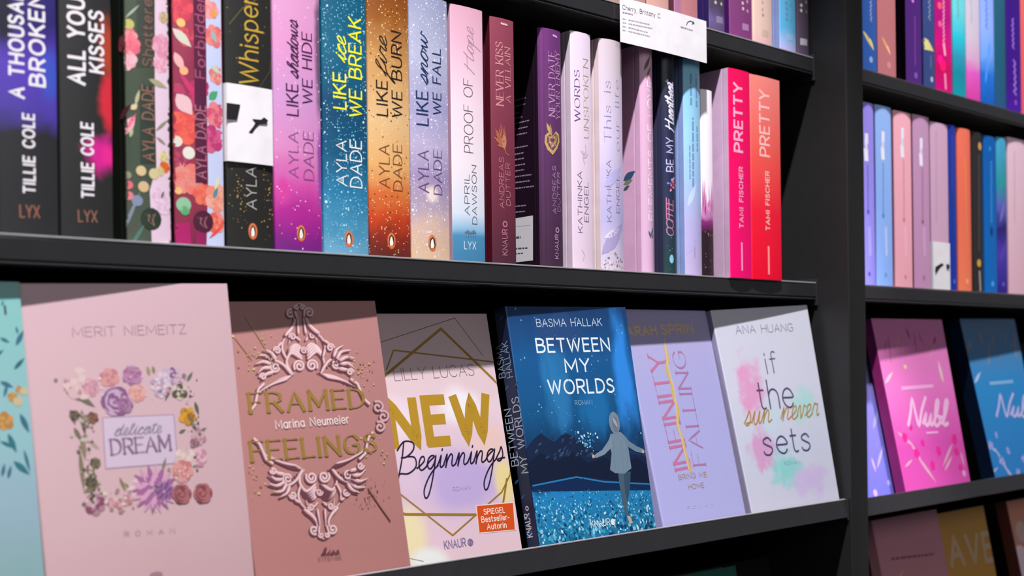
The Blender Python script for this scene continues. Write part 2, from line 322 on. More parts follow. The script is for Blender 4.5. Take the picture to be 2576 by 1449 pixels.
ART = {}
ART['thousand'] = [('title_lettering','T','A THOUSAND',-2.87,85.02,-2.87,158.94,8.16,'e6dfe6','sans',0.2,0),
('title_lettering','T','BROKEN PIECES',10.07,94.03,10.07,207.84,8.96,'e6dfe6','sans',0.2,0),
('author_lettering','T','TILLIE COLE',3.1,26.95,3.1,75.43,6.65,'e6dfe6','sans',0.2,0),
('publisher_logo','T','LYX',-5.83,11.57,5.79,11.91,7.32,'96604f','sans',0.12,0)]
ART['allyour'] = [('title_lettering','T','ALL YOUR',-1.45,98.97,-1.45,160.88,9.79,'e6dfe6','sans',0.2,0),
('title_lettering','T','KISSES',11.27,108.18,11.27,146.87,8.93,'e6dfe6','sans',0.2,0),
('author_lettering','T','TILLIE COLE',3.58,27.07,3.58,74.36,7.31,'e6dfe6','sans',0.2,0),
('publisher_logo','T','LYX',-6.19,11.39,5.69,11.71,7.06,'8f6150','sans',0.12,0)]
ART['green'] = [('cover_print','poly',[(4.91,171.21),(16.74,173.6),(15.28,0.68),(0.43,-0.16),(0.12,18.64),(-0.5,34.27),(4.42,50.44),(4.01,81.86),(4.08,108.1)],0,'e2c6da',0,{}),
('cover_print','poly',[(-7.64,158.28),(4.22,160.58),(4.18,115.98),(-8.22,114.06)],0,'3a3f38',0,{}),
('cover_print','poly',[(-6.46,102.63),(4.02,104.16),(4.17,52.51),(-6.59,51.42)],0,'2f3a31',0,{}),
('cover_print','flower',-13.64,133.88,6.73,'d9707c','e58f98',0,{'n': 7}),
('cover_print','flower',-12.65,127.59,7.77,'e8727c','d8607a',0,{'n': 7}),
('cover_print','flower',-14.39,118.26,7.24,'dba0ac','e8b0b8',0,{'n': 7}),
('cover_print','flower',11.34,150.08,4.23,'cdb49a','b49a70',0,{'n': 7}),
('cover_print','flower',9.97,131.38,7.93,'d98aa6','e3a4bb',0,{'n': 7}),
('cover_print','flower',8.97,119.36,6.86,'dd94ae','e6b2c4',0,{'n': 7}),
('cover_print','flower',10.11,57.59,4.22,'e0d3a6','c9b87c',0,{'n': 7}),
('cover_print','flower',10.58,51.05,4.23,'e0742c','cf5a2a',0,{'n': 7}),
('cover_print','flower',7.17,47.55,3.69,'cfc08e','c4b487',0,{'n': 7}),
('cover_print','flower',5.85,32.19,5.26,'e6c6dc','dcb0cc',0,{'n': 7}),
('cover_print','flower',10.51,24.67,6.34,'e8cbe0','dab8d0',0,{'n': 7}),
('cover_print','leaf',[(-15.11,145.23),(-5.77,155.53)],1.55,'a3aa98',0,{}),
('cover_print','leaf',[(-0.36,107.44),(13.54,103.69)],4.19,'a39f7e',0,{}),
('cover_print','leaf',[(-9.36,89.25),(-6.49,100.03)],2.34,'b5ad8c',0,{}),
('cover_print','leaf',[(-12.11,86.29),(-7.99,90.21)],3.63,'d9bd98',0,{}),
('cover_print','leaf',[(-12.88,68.1),(-11.17,74.77)],2.33,'a7ae88',0,{}),
('cover_print','leaf',[(4.18,74.02),(14.11,83.14)],2.1,'8b8a74',0,{}),
('cover_print','leaf',[(4.69,70.14),(11.91,65.7)],2.1,'8f8878',0,{}),
('cover_print','leaf',[(-18.25,68.76),(-9.44,82.76)],6.7,'e7a9b2',0,{}),
('cover_print','leaf',[(-16.07,71.59),(-8.88,84.13)],2.58,'e0507e',0,{}),
('cover_print','leaf',[(7.78,29.72),(9.81,35.16)],1.84,'6c6250',0,{}),
('cover_print','leaf',[(-13.27,-3),(-3.53,13.17)],2.59,'50786a',0,{}),
('cover_print','leaf',[(-18.55,4.42),(-6.82,33.73)],2.32,'7c8794',0,{}),
('cover_print','dot',-12.73,141.79,3.37,'b8b264','b8b264',0,{}),
('cover_print','dot',-6.1,46.79,3.38,'d2b88c','d2b88c',0,{}),
('cover_print','dot',-4.59,36.52,3.65,'cfb084','cfb084',0,{}),
('cover_print','dot',2.69,45.55,3.67,'cfbf93','cfbf93',0,{}),
('cover_print','dot',-14.1,36.97,2.84,'d86a72','d86a72',0,{}),
('cover_print','dot',-13.92,30.02,2.84,'dc7880','dc7880',0,{}),
('cover_print','dot',-14.82,43.36,2.58,'8c8a70','8c8a70',0,{}),
('cover_print','dot',-8.81,27.07,3.64,'7d8aa2','7d8aa2',0,{}),
('round_emblem','dot',0.36,15.78,7.33,'2b382c','2b382c',0,{}),
('round_emblem','stroke',[(-3.19,18.4),(0.1,17.07),(3.46,19.41),(1.19,15.58),(2.24,11.47)],0.78,'96706a',0,{}),
('round_emblem','stroke',[(-0.98,18.56),(-1.59,14.34),(1.69,11.95)],0.65,'96706a',0,{}),
('title_lettering','T','Shattered',2.52,115.98,2.52,166.01,6.63,'7d5b50','sans',0.13,0),
('author_lettering','T','AYLA DADE',2.8,53.94,2.8,102.93,7.73,'8d6557','sans',0.12,0)]
ART['green@L'] = [('cover_print','leaf',[(9.76,81.11),(-8.54,87.93)],5.19,'6c3a46',0,{}),
('cover_print','flower',4.66,129.57,5.67,'8c3e4a','a5545e',0,{'n': 7})]
ART['pinkfl'] = [('cover_print','poly',[(5.19,179.99),(17.53,182.48),(18.07,1.14),(3.63,0.35),(5.45,46.71),(5.19,114.7)],0,'c4ccec',0,{}),
('cover_print','flower',-13.51,160.13,10.74,'d84c58','c83a52',0,{'n': 6}),
('cover_print','flower',-8.54,142.24,8.09,'a83452','c84a5a',0,{'n': 6}),
('cover_print','flower',-12.03,98.73,11.29,'8f2a50','b03a60',0,{'n': 6}),
('cover_print','flower',-0.24,107.12,8.14,'b0305f','c4406f',0,{'n': 6}),
('cover_print','flower',-9.38,80.27,13.46,'e2604f','d84c4a',0,{'n': 6}),
('cover_print','flower',-14.01,58.29,9.65,'b24060','8f2f50',0,{'n': 6}),
('cover_print','flower',-9.85,45.29,11.84,'e0736a','d98a80',0,{'n': 6}),
('cover_print','flower',1.74,35.51,8.15,'dd5a50','e2735c',0,{'n': 6}),
('cover_print','flower',9.44,163.1,7.12,'e8a0a4','e88a86',0,{'n': 6}),
('cover_print','flower',11.6,145.73,8.22,'e88880','dd6e70',0,{'n': 6}),
('cover_print','flower',13.33,118.64,7.14,'e29a94','d87872',0,{'n': 6}),
('cover_print','flower',12.95,91.21,9.87,'e08088','d05070',0,{'n': 6}),
('cover_print','flower',8.22,74.24,10.93,'cf5a86','b83a70',0,{'n': 6}),
('cover_print','flower',13.07,33.73,10.97,'eaa694','e88a76',0,{'n': 6}),
('cover_print','flower',11.94,17.22,8.22,'ee8c7c','e2604f',0,{'n': 6}),
('cover_print','leaf',[(-18.29,145.89),(-5.73,134.64)],6.42,'cfc8ba',0,{}),
('cover_print','leaf',[(-17.36,130.03),(-11.19,117.63)],5.89,'e0a8a8',0,{}),
('cover_print','leaf',[(-16.3,102.15),(-5.77,88.8)],10.71,'dfb6bc',0,{}),
('cover_print','leaf',[(-14.66,117.1),(-0.37,97.62)],3.75,'c4306a',0,{}),
('cover_print','leaf',[(9.25,149.42),(13.63,140.6)],3.83,'9db0b4',0,{}),
('cover_print','leaf',[(6.8,101.31),(14.09,107.8)],5.46,'4fa070',0,{}),
('cover_print','leaf',[(8.91,124.8),(16.68,120.52)],3.83,'c0cdb8',0,{}),
('cover_print','leaf',[(10.73,39),(14.5,50.29)],2.46,'d8dcb0',0,{}),
('cover_print','leaf',[(9.45,33.43),(13.18,41.95)],3.28,'5a8a94',0,{}),
('cover_print','leaf',[(5.49,5.9),(18.28,16.28)],2.18,'e2504a',0,{}),
('cover_print','dot',-12.78,150.35,2.96,'eab870','eab870',0,{}),
('cover_print','dot',-11.19,118.17,2.96,'efa878','efa878',0,{}),
('cover_print','dot',-16.44,70.06,3.75,'d9d0c4','d9d0c4',0,{}),
('cover_print','dot',-8.45,62.9,4.31,'ddd6cc','ddd6cc',0,{}),
('cover_print','dot',-15.74,36.72,2.41,'e8b46c','e8b46c',0,{}),
('cover_print','dot',-12.41,27.62,5.1,'8cba96','8cba96',0,{}),
('cover_print','dot',-11.59,23.66,3.22,'58a068','58a068',0,{}),
('cover_print','dot',11.8,160.81,2.47,'e0a050','e0a050',0,{}),
('cover_print','poly',[(-18.91,14.58),(-8.5,15.82),(-7.55,0.27),(-17.39,-0.27)],0,'a81a62',0,{}),
('cover_print','poly',[(-4.49,10.7),(3.19,11.19),(3.05,0.86),(-4.04,0.47)],0,'8f1f55',0,{}),
('cover_print','poly',[(-4.01,175.43),(4.86,177.2),(4.82,43.93),(-4.05,43.13)],0,'541a3c',0,{}),
('round_emblem','dot',1.49,17.05,7.6,'4c1c34','4c1c34',0,{}),
('round_emblem','stroke',[(-2.61,19.47),(0.92,18.64),(4.51,20.79),(2.07,16.55),(3.8,12.86)],0.81,'a06a70',0,{}),
('round_emblem','stroke',[(-0.25,19.64),(-0.89,15.8),(2.62,13.33)],0.68,'a06a70',0,{}),
('title_lettering','T','Forbidden Love',4.01,115.06,4.01,206.92,7.1,'a2516c','sans',0.13,0),
('author_lettering','T','AYLA DADE',3.97,46.57,3.97,96.03,7.39,'a9677a','sans',0.12,0)]
ART['whisp'] = [('gold_flecks','scatter',[(-9.76,43.35),(14.2,42.65),(-9.95,29.47),(14.6,25.71)],78,(3.11,9.44,0.28,0.83),'b98f45 c9a867 8f7440',0),
('gold_flecks','scatter',[(1.1,150.64)],16,(10.11,16.83,0.28,0.62),'a88a44',0),
('gold_flecks','stroke',[(-14.96,156.14),(-4.9,169.09),(11.03,180.56)],0.55,'6a5a36',0,{}),
('gold_flecks','stroke',[(3.67,109.03),(16.7,127.84),(19.53,145.31)],0.56,'4c4430',0,{}),
('title_lettering','T','Whispers',6.94,116.51,6.94,185.94,14.78,'c8a33c','sans',0.09,1),
('author_lettering','T','AYLA',4.11,28.59,4.11,58.04,7.87,'b5b0aa','sans',0.09,0),
('publisher_logo','ellipse',1.05,12.97,5.85,'d0603a','d0603a',0,{'ax': 0.62}),
('publisher_logo','ellipse',1.06,13.25,5.06,'e0824e','e0824e',0,{'ax': 0.6}),
('publisher_logo','poly',[(-0.7,15.52),(1.12,17.5),(2.89,15.75),(3.43,11.53),(2.5,9.34),(-0.49,9.16),(-1.36,11.23)],0,'2a2422',0,{}),
('publisher_logo','poly',[(0.19,15.04),(1.4,16.19),(2.53,11.47),(1.9,9.57),(-0.19,9.44),(-0.46,11.82)],0,'f6ece2',0,{})]
ART['shadows'] = [('publisher_logo','ellipse',0.44,14,6.04,'d0603a','d0603a',0,{'ax': 0.62}),
('publisher_logo','ellipse',0.44,14.29,5.21,'e0824e','e0824e',0,{'ax': 0.6}),
('publisher_logo','poly',[(-1.43,16.62),(0.5,18.67),(2.39,16.87),(2.96,12.51),(1.97,10.26),(-1.21,10.07),(-2.13,12.2)],0,'2a2422',0,{}),
('publisher_logo','poly',[(-0.49,16.14),(0.8,17.32),(2,12.46),(1.34,10.5),(-0.89,10.36),(-1.17,12.81)],0,'f6ece2',0,{}),
('title_lettering','T','LIKE',-1.01,98.92,-1.01,121.11,8.96,'3c1440','sans',0.13,0),
('title_lettering','T','shadows',-0.29,125.54,-0.29,167.05,8.97,'3c1440','scriptb',0.1,0),
('title_lettering','T','WE HIDE',11.6,108.97,11.6,160.47,8.47,'3c1440','sans',0.12,0),
('author_lettering','T','AYLA',-1.32,54.23,-1.32,86.78,7.64,'8a4a8c','sans',0.09,0),
('author_lettering','T','DADE',12.15,53.45,12.15,88.38,8.81,'8a4a8c','sans',0.09,0)]
ART['ice'] = [('publisher_logo','ellipse',0.44,12.42,6.23,'d0603a','d0603a',0,{'ax': 0.62}),
('publisher_logo','ellipse',0.45,12.72,5.38,'e0824e','e0824e',0,{'ax': 0.6}),
('publisher_logo','poly',[(-1.55,15.12),(0.51,17.23),(2.52,15.37),(3.13,10.88),(2.08,8.55),(-1.31,8.36),(-2.29,10.56)],0,'2a2422',0,{}),
('publisher_logo','poly',[(-0.54,14.62),(0.83,15.84),(2.11,10.82),(1.4,8.8),(-0.97,8.66),(-1.27,11.19)],0,'f6ece2',0,{}),
('title_lettering','T','LIKE',-0.96,109.29,-0.96,135.16,10.25,'f2ee2e','sans',0.13,0),
('title_lettering','T','ice',-0.45,143.57,-0.45,161.72,10.61,'f2ee2e','scriptb',0.1,0),
('title_lettering','T','WE BREAK',14.07,104.96,14.07,178.94,11.55,'f2ee2e','sans',0.12,0),
('author_lettering','T','AYLA',-1.1,51.88,-1.1,85.18,8.49,'f0f2f4','sans',0.09,0),
('author_lettering','T','DADE',13.27,51.65,13.27,86.82,10.82,'f0f2f4','sans',0.09,0)]
ART['fire'] = [('publisher_logo','ellipse',-0.82,13.21,6.41,'d0603a','d0603a',0,{'ax': 0.62}),
('publisher_logo','ellipse',-0.82,13.52,5.54,'e0824e','e0824e',0,{'ax': 0.6}),
('publisher_logo','poly',[(-2.93,16),(-0.74,18.16),(1.38,16.25),(2.03,11.63),(0.92,9.23),(-2.68,9.03),(-3.71,11.3)],0,'2a2422',0,{}),
('publisher_logo','poly',[(-1.86,15.48),(-0.41,16.73),(0.95,11.56),(0.2,9.48),(-2.31,9.34),(-2.63,11.94)],0,'f6ece2',0,{}),
('title_lettering','T','LIKE',-3.11,109.15,-3.11,135.46,9.36,'1c1210','sans',0.13,0),
('title_lettering','T','fire',-3.03,139.15,-3.03,168.22,9.73,'1c1210','scriptb',0.1,0),
('title_lettering','T','WE BURN',11.34,109.46,11.34,175.31,9.93,'1c1210','sans',0.12,0),
('author_lettering','T','AYLA',-2.08,53.86,-2.08,86.63,9,'7a4426','sans',0.09,0),
('author_lettering','T','DADE',10.45,52.49,10.45,88.02,8.78,'7a4426','sans',0.09,0)]
ART['snow'] = [('publisher_logo','ellipse',-0.44,13.64,6.6,'d0603a','d0603a',0,{'ax': 0.62}),
('publisher_logo','ellipse',-0.44,13.96,5.7,'e0824e','e0824e',0,{'ax': 0.6}),
('publisher_logo','poly',[(-2.67,16.51),(-0.36,18.74),(1.89,16.78),(2.58,12.01),(1.4,9.55),(-2.41,9.34),(-3.51,11.68)],0,'2a2422',0,{}),
('publisher_logo','poly',[(-1.54,15.98),(0,17.27),(1.44,11.95),(0.64,9.81),(-2.02,9.66),(-2.36,12.34)],0,'f6ece2',0,{}),
('title_lettering','T','LIKE',-3.36,106.65,-3.36,132.77,10.29,'122a52','sans',0.13,0),
('title_lettering','T','snow',-2.86,138.2,-2.86,177.24,9.91,'122a52','scriptb',0.1,0),
('title_lettering','T','WE FALL',10.47,116.61,10.47,169.05,8.49,'122a52','sans',0.12,0),
('author_lettering','T','AYLA',-3.4,53.45,-3.4,86.5,9.51,'6a4478','sans',0.09,0),
('author_lettering','T','DADE',10.26,53.02,10.26,87.98,8.49,'6a4478','sans',0.09,0)]
ART['proof'] = [('title_lettering','T','PROOF OF',4.23,89.98,4.23,149.5,9.31,'54525c','sans',0.07,0),
('title_lettering','T','Hope',6.15,155.65,6.15,191.48,10.6,'b0869e','scriptb',0.06,0),
('author_lettering','T','APRIL',-0.42,38.9,-0.42,71.97,5.06,'4e4e5c','sans',0.1,0),
('author_lettering','T','DAWSON',7.54,31.98,7.54,79.9,5.12,'4e4e5c','sans',0.1,0),
('publisher_logo','T','LYX',-6.35,11.03,5.92,11.03,6.14,'d8e6f0','sans',0.1,0),
('cover_print','poly',[(-6.13,24.28),(-2.73,26.76),(0.62,25.03),(4.05,27.2),(6.57,24.75),(0.6,23.73)],0,'6a7a90',0,{}),
('cover_print','stroke',[(-4.45,24.39),(-4.51,20.83)],0.49,'5a6a84',0,{}),
('cover_print','stroke',[(-1.92,24.54),(-1.98,20.98)],0.49,'5a6a84',0,{}),
('cover_print','stroke',[(0.62,24.7),(0.56,21.13)],0.49,'5a6a84',0,{}),
('cover_print','stroke',[(3.16,24.86),(3.1,21.28)],0.49,'5a6a84',0,{}),
('cover_print','stroke',[(5.72,25.02),(5.66,21.44)],0.49,'5a6a84',0,{})]
ART['kiss'] = [('title_lettering','T','NEVER KISS',-0.57,133.21,-0.57,185.79,7.54,'c9858c','serif',0.12,0),
('title_lettering','T','A VILLAIN',7.99,137.03,7.99,182.55,6.29,'c9858c','serif',0.12,0),
('author_lettering','T','ANDREAS',-1.12,47.31,-1.12,89.56,4.88,'b87884','sans',0.11,0),
('author_lettering','T','DUTTER',6.08,50.2,6.08,85.3,4.93,'b87884','sans',0.11,0),
('publisher_logo','T','KNAUR',1.79,8.2,1.79,29.53,5.35,'b0708a','sans',0.14,0),
('publisher_logo','ring',-0.45,34.05,2.67,'b0708a','b0708a',0,{}),
('publisher_logo','poly',[(-2.52,202.74),(5.05,202.44),(5.02,200.76),(-2.55,201.08)],0,'dcb0b4',0,{}),
('gold_ornament','leaf',[(-0.23,100.3),(-3.85,97.78)],3,'b8694e',1,{}),
('gold_ornament','leaf',[(-0.21,101.97),(-3.12,100.28)],1.33,'7d3440',0,{}),
('gold_ornament','leaf',[(-0.23,100.3),(-7.97,98.98)],3,'b8694e',1,{}),
('gold_ornament','leaf',[(-0.21,101.97),(-6.45,101.23)],1.33,'7d3440',0,{}),
('gold_ornament','leaf',[(-0.23,100.3),(-8.39,102.99)],3,'b8694e',1,{}),
('gold_ornament','leaf',[(-0.21,101.97),(-6.79,104.44)],1.33,'7d3440',0,{}),
('gold_ornament','leaf',[(-0.23,100.3),(-11.5,106.18)],3,'b8694e',1,{}),
('gold_ornament','leaf',[(-0.21,101.97),(-9.3,106.99)],1.33,'7d3440',0,{}),
('gold_ornament','leaf',[(-0.23,100.3),(-9.26,109.01)],3,'b8694e',1,{}),
('gold_ornament','leaf',[(-0.21,101.97),(-7.49,109.26)],1.33,'7d3440',0,{}),
('gold_ornament','leaf',[(-0.23,100.3),(-9.98,113.29)],3,'b8694e',1,{}),
('gold_ornament','leaf',[(-0.21,101.97),(-8.07,112.68)],1.33,'7d3440',0,{}),
('gold_ornament','leaf',[(-0.23,100.3),(-6.05,114.08)],3,'b8694e',1,{}),
('gold_ornament','leaf',[(-0.21,101.97),(-4.9,113.32)],1.33,'7d3440',0,{}),
('gold_ornament','leaf',[(-0.23,100.3),(-4.04,118.19)],3,'b8694e',1,{}),
('gold_ornament','leaf',[(-0.21,101.97),(-3.27,116.61)],1.33,'7d3440',0,{}),
('gold_ornament','leaf',[(-0.23,100.3),(-0.17,116.62)],3,'b8694e',1,{}),
('gold_ornament','leaf',[(-0.21,101.97),(-0.15,115.35)],1.33,'7d3440',0,{}),
('gold_ornament','leaf',[(-0.31,95.97),(-0.04,111.97)],4.67,'c98a62',1,{}),
('gold_ornament','stroke',[(-0.27,97.97),(1.44,93.82),(4.99,91.87)],1,'b8694e',1,{})]
ART['date'] = [('title_lettering','T','NEVER DATE',1.91,131.91,1.91,187.31,6.73,'b58ab4','serif',0.12,0),
('title_lettering','T','YOUR ENEMY',9.13,130.06,9.13,189.18,5.82,'b58ab4','serif',0.12,0),
('author_lettering','T','ANDREAS',1.88,47.09,1.88,88.64,3.85,'a98ab0','sans',0.12,0),
('author_lettering','T','DUTTER',7.72,49.26,7.72,83.66,3.88,'a98ab0','sans',0.12,0),
('publisher_logo','T','KNAUR',4.27,8.24,4.27,29.09,4.22,'b090b4','sans',0.15,0),
('publisher_logo','ring',3.08,32.98,2.43,'b090b4','b090b4',0,{}),
('publisher_logo','poly',[(0.26,203.29),(6.03,202.56),(6,200.82),(0.23,201.56)],0,'c8a8d0',0,{}),
('gold_ornament','poly',[(-1.57,97.96),(-7.23,102.18),(-9.98,108.06),(-9.39,114.32),(-5.53,117.53),(-1.28,114.58),(2.65,119.19),(6.96,116.93),(7.82,110.78),(4.32,104.14)],0,'c9a66c',1,{}),
('gold_ornament','poly',[(-1.5,101.65),(-5.58,104.68),(-7.57,108.92),(-7.15,113.42),(-4.36,115.73),(-1.3,113.61),(1.53,116.93),(4.63,115.3),(5.25,110.87),(2.73,106.1)],0,'6a3a5a',0,{}),
('gold_ornament','poly',[(-1.45,104.54),(-4.29,106.64),(-5.67,109.59),(-5.38,112.72),(-3.44,114.33),(-1.31,112.85),(0.65,115.15),(2.8,114.02),(3.23,110.95),(1.48,107.63)],0,'caa86e',1,{}),
('gold_ornament','poly',[(-1.4,107.7),(-2.87,108.79),(-3.59,110.32),(-3.44,111.95),(-2.43,112.79),(-1.32,112.02),(-0.3,113.21),(0.81,112.62),(1.03,111.03),(0.13,109.31)],0,'6a3a5a',0,{}),
('gold_ornament','leaf',[(-3.19,115.05),(-7.77,125.52)],3.11,'c9a66c',1,{}),
('gold_ornament','leaf',[(-2.24,114.47),(-4.44,125.24)],2.08,'b08c58',1,{})]
ART['date@L'] = [('blurb_text','dash',[(36.67,149.18),(18.49,149.36)],1.4,'8f7a92',0,{}),
('blurb_text','dash',[(36.76,144.06),(19.1,144.18)],1.4,'8f7a92',0,{}),
('blurb_text','dash',[(36.88,137.92),(27.47,137.95)],1.4,'8f7a92',0,{}),
('blurb_text','dash',[(36.96,133.48),(23.41,133.49)],1.4,'8f7a92',0,{}),
('blurb_text','dash',[(37.05,129.04),(14.78,129.01)],1.4,'8f7a92',0,{}),
('blurb_text','dash',[(37.14,123.92),(16.91,123.83)],1.4,'8f7a92',0,{}),
('blurb_text','dash',[(37.24,118.8),(17.52,118.65)],1.41,'8f7a92',0,{}),
('blurb_text','dash',[(37.45,107.53),(16.71,107.24)],1.41,'8f7a92',0,{}),
('blurb_text','dash',[(37.55,102.06),(22.45,101.8)],1.41,'8f7a92',0,{}),
('blurb_text','dash',[(37.64,97.28),(22.03,96.97)],1.41,'8f7a92',0,{}),
('blurb_text','dash',[(37.73,92.15),(20.58,91.76)],1.41,'8f7a92',0,{}),
('blurb_text','dash',[(37.82,87.37),(21.7,86.96)],1.41,'8f7a92',0,{}),
('blurb_text','dash',[(37.92,82.24),(12.09,81.51)],1.41,'8f7a92',0,{}),
('blurb_text','dash',[(38.02,77.11),(14.22,76.37)],1.41,'8f7a92',0,{}),
('blurb_text','dash',[(38.11,71.98),(9.75,71.02)],1.41,'8f7a92',0,{}),
('blurb_text','dash',[(38.41,56.25),(20.22,55.47)],1.41,'8f7a92',0,{}),
('blurb_text','dash',[(38.5,51.12),(21.35,50.33)],1.41,'8f7a92',0,{}),
('barcode_label','poly',[(42.84,45.35),(11.22,45.76),(11.94,6.75),(43.56,6.52)],0,'c9c6cc',0,{}),
('barcode_label','stroke',[(40.32,38.4),(14.42,37.41)],0.42,'8f8a94',0,{}),
('barcode_label','dash',[(42.1,28.32),(26.92,28.09)],2.47,'4a4650',0,{}),
('barcode_label','dash',[(42.27,18.8),(18.86,18.01)],1.76,'4a4650',0,{}),
('barcode_label','dash',[(42.36,14.21),(24.59,13.93)],1.41,'4a4650',0,{})]
ART['words'] = [('title_lettering','T','WORDS',-3.07,131.28,-3.07,176.48,6,'5c4a78','serif',0.13,0),
('title_lettering','T','UNSPOKEN',8.3,117.76,8.3,187.82,6.59,'b09a6a','serif',0.1,0),
('author_lettering','T','KATHINKA',-1.8,32.84,-1.8,86.91,5.01,'6a5c80','sans',0.11,0),
('author_lettering','T','ENGEL',6.45,42.95,6.45,78.12,5.57,'6a5c80','sans',0.11,0),
('cover_print','stroke',[(1.81,94.34),(-0.1,100.16),(4.03,105.92),(3.11,111.14)],0.89,'cbb2c8',0,{}),
('cover_print','leaf',[(0.88,99.21),(7.04,104.11)],2.48,'d0bcd0',0,{}),
('cover_print','leaf',[(1.96,102.86),(-3.02,105.86)],2.48,'d0bcd0',0,{}),
('cover_print','stroke',[(-1.74,8.11),(0.37,13.52),(-2.58,17.61)],0.88,'d8b8c8',0,{})]
ART['life'] = [('title_lettering','T','This is',-3.57,116.89,-3.57,172.22,7.34,'8880a4','serif',0.1,0),
('title_lettering','T','our life',7.95,110.18,7.95,174.64,5.85,'8f88aa','serif',0.1,0),
('author_lettering','T','KATHINKA',-4.35,44.87,-4.35,100.54,4.72,'77709a','sans',0.11,0),
('author_lettering','T','ENGEL',6.92,53.65,6.92,87.5,4.79,'77709a','sans',0.11,0),
('cover_print','scatter',[(-7.67,6.41),(6.04,5.57)],60,(6.83,4.33,0.54,1.44),'e8dcd4 d8a090 8a7a9c c8b8c8 a06a6a',0),
('cover_print','leaf',[(-14.81,14.7),(12.11,45.27)],12.22,'a99cc8',0,{}),
('cover_print','leaf',[(-11.63,76.04),(9.83,96.16)],9.37,'b8b0e0',0,{}),
('cover_print','leaf',[(-12.48,29.21),(6.66,39.81)],5.76,'ddd2ea',0,{})]
ART['elem'] = [('title_lettering','T','ELEMENTS OF LOVE',5.36,50.01,5.36,180.32,7.31,'efdcea','sans',0.11,0),
('cover_print','leaf',[(-0.56,33.55),(5.26,44.38)],2.62,'4a6a8c',0,{}),
('cover_print','leaf',[(0.54,32.87),(-2.68,40.13)],2.24,'5a5068',0,{}),
('cover_print','leaf',[(1.67,32.94),(5.12,36.89)],1.87,'6a6050',0,{}),
('cover_print','leaf',[(-5.45,189.52),(2.65,204.97)],3.36,'6a5648',0,{}),
('cover_print','leaf',[(-3.37,181.64),(3.6,195.77)],2.62,'8a6a50',0,{})]
ART['elem@L'] = [('cover_print','leaf',[(22.65,88.99),(7.35,96.48)],7.53,'2c4a66',0,{}),
('cover_print','leaf',[(22.71,85.23),(10.49,88.65)],4.52,'6a7058',0,{}),
('cover_print','leaf',[(22.81,79.58),(14.6,83.89)],3.77,'3a4a5c',0,{})]
ART['heart'] = [('title_lettering','T','BE MY',2.1,98.44,2.1,130.43,8.13,'c9c4e4','sans',0.11,0),
('title_lettering','T','Heartbeat',4.01,137.51,4.01,183.26,10.47,'e2dcf0','scriptb',0.12,0),
('author_lettering','T','COFFEE',0.91,36.3,0.91,70.93,7.55,'c87a9a','scriptb',0.12,0),
('cover_print','scatter',[(1.28,86.18)],26,(2.93,4.19,0.76,1.91),'c83a5a d86a7a 3a6ac0 e8a0b0 7a2a4a',0),
('publisher_logo','ellipse',-1.83,14.86,4.18,'7fc4dc','7fc4dc',0,{'ax': 0.6}),
('cover_print','scatter',[(-1.45,34.63),(-0.8,8.06)],14,(4.08,9.51,0.3,0.68),'6a9a9c',0)]
ART['lblue'] = [('title_lettering','dash',[(-3.52,166.32),(-3.52,197.31)],3.5,'6a94c0',0,{}),
('title_lettering','dash',[(4.94,165.51),(4.95,197.43)],3.51,'6a94c0',0,{}),
('title_lettering','dash',[(-2.05,87.06),(-1.34,154.6)],3.11,'6a94c0',0,{}),
('title_lettering','dash',[(5.3,121.96),(5.18,146.86)],2.73,'6a94c0',0,{}),
('title_lettering','dash',[(-6.12,94.43),(-6.09,126.92)],1.94,'6a94c0',0,{}),
('author_lettering','scribble',[(-0.99,17.33),(-1.14,40.6)],2.72,'a894c4',0,{}),
('cover_print','leaf',[(-11.75,20.67),(10.67,53.04)],9.26,'b8b0e4',0,{}),
('cover_print','leaf',[(-9.65,67.09),(2.88,91.38)],6.19,'c2d4f4',0,{})]
ART['white'] = [('cover_print','scatter',[(-0.24,39.06),(-0.71,15.26)],22,(5.03,8.73,0.4,1.27),'7d6a5c 8f8070 5a4a48',0),
('cover_print','leaf',[(-7.92,60.29),(-7.24,98.73)],1.58,'8f2a78',0,{}),
('cover_print','leaf',[(-6.68,60.38),(-4.77,99.34)],1.58,'c04a9a',0,{}),
('cover_print','leaf',[(-5.43,60.47),(-4.4,74.84)],1.58,'c04a9a',0,{}),
('cover_print','leaf',[(-4.19,60.56),(-3.82,86.19)],1.58,'8f2a78',0,{}),
('cover_print','leaf',[(-2.94,60.65),(0.05,77.9)],1.58,'8f2a78',0,{}),
('cover_print','leaf',[(-1.69,60.74),(-1.59,74.78)],1.59,'d88ac0',0,{}),
('cover_print','leaf',[(-0.43,60.83),(2.71,78.9)],1.59,'c04a9a',0,{}),
('cover_print','leaf',[(0.82,60.92),(1.05,93.95)],1.59,'d88ac0',0,{}),
('cover_print','leaf',[(2.08,61.01),(5.98,77.74)],1.59,'8f2a78',0,{}),
('cover_print','leaf',[(3.33,61.1),(2.98,84.72)],1.59,'d88ac0',0,{}),
('cover_print','leaf',[(4.59,61.19),(5.97,95.61)],1.59,'c04a9a',0,{}),
('cover_print','leaf',[(5.86,61.28),(7.76,100.54)],1.59,'d88ac0',0,{}),
('cover_print','leaf',[(7.12,61.37),(10.94,103.29)],1.59,'8f2a78',0,{}),
('cover_print','leaf',[(8.38,61.46),(10.33,77.08)],1.59,'d88ac0',0,{})]
ART['prettyp'] = [('title_lettering','T','PRETTY',2.77,127.06,2.77,194.9,12.43,'f4a8c8','sans',0.2,0),
('author_lettering','T','TAMI FISCHER',2.52,50.63,2.52,111.41,5.97,'f4a2c4','sans',0.2,0),
('publisher_logo','stroke',[(-0.35,8.19),(-0.46,34.98)],2.4,'f7a0c4',0,{})]
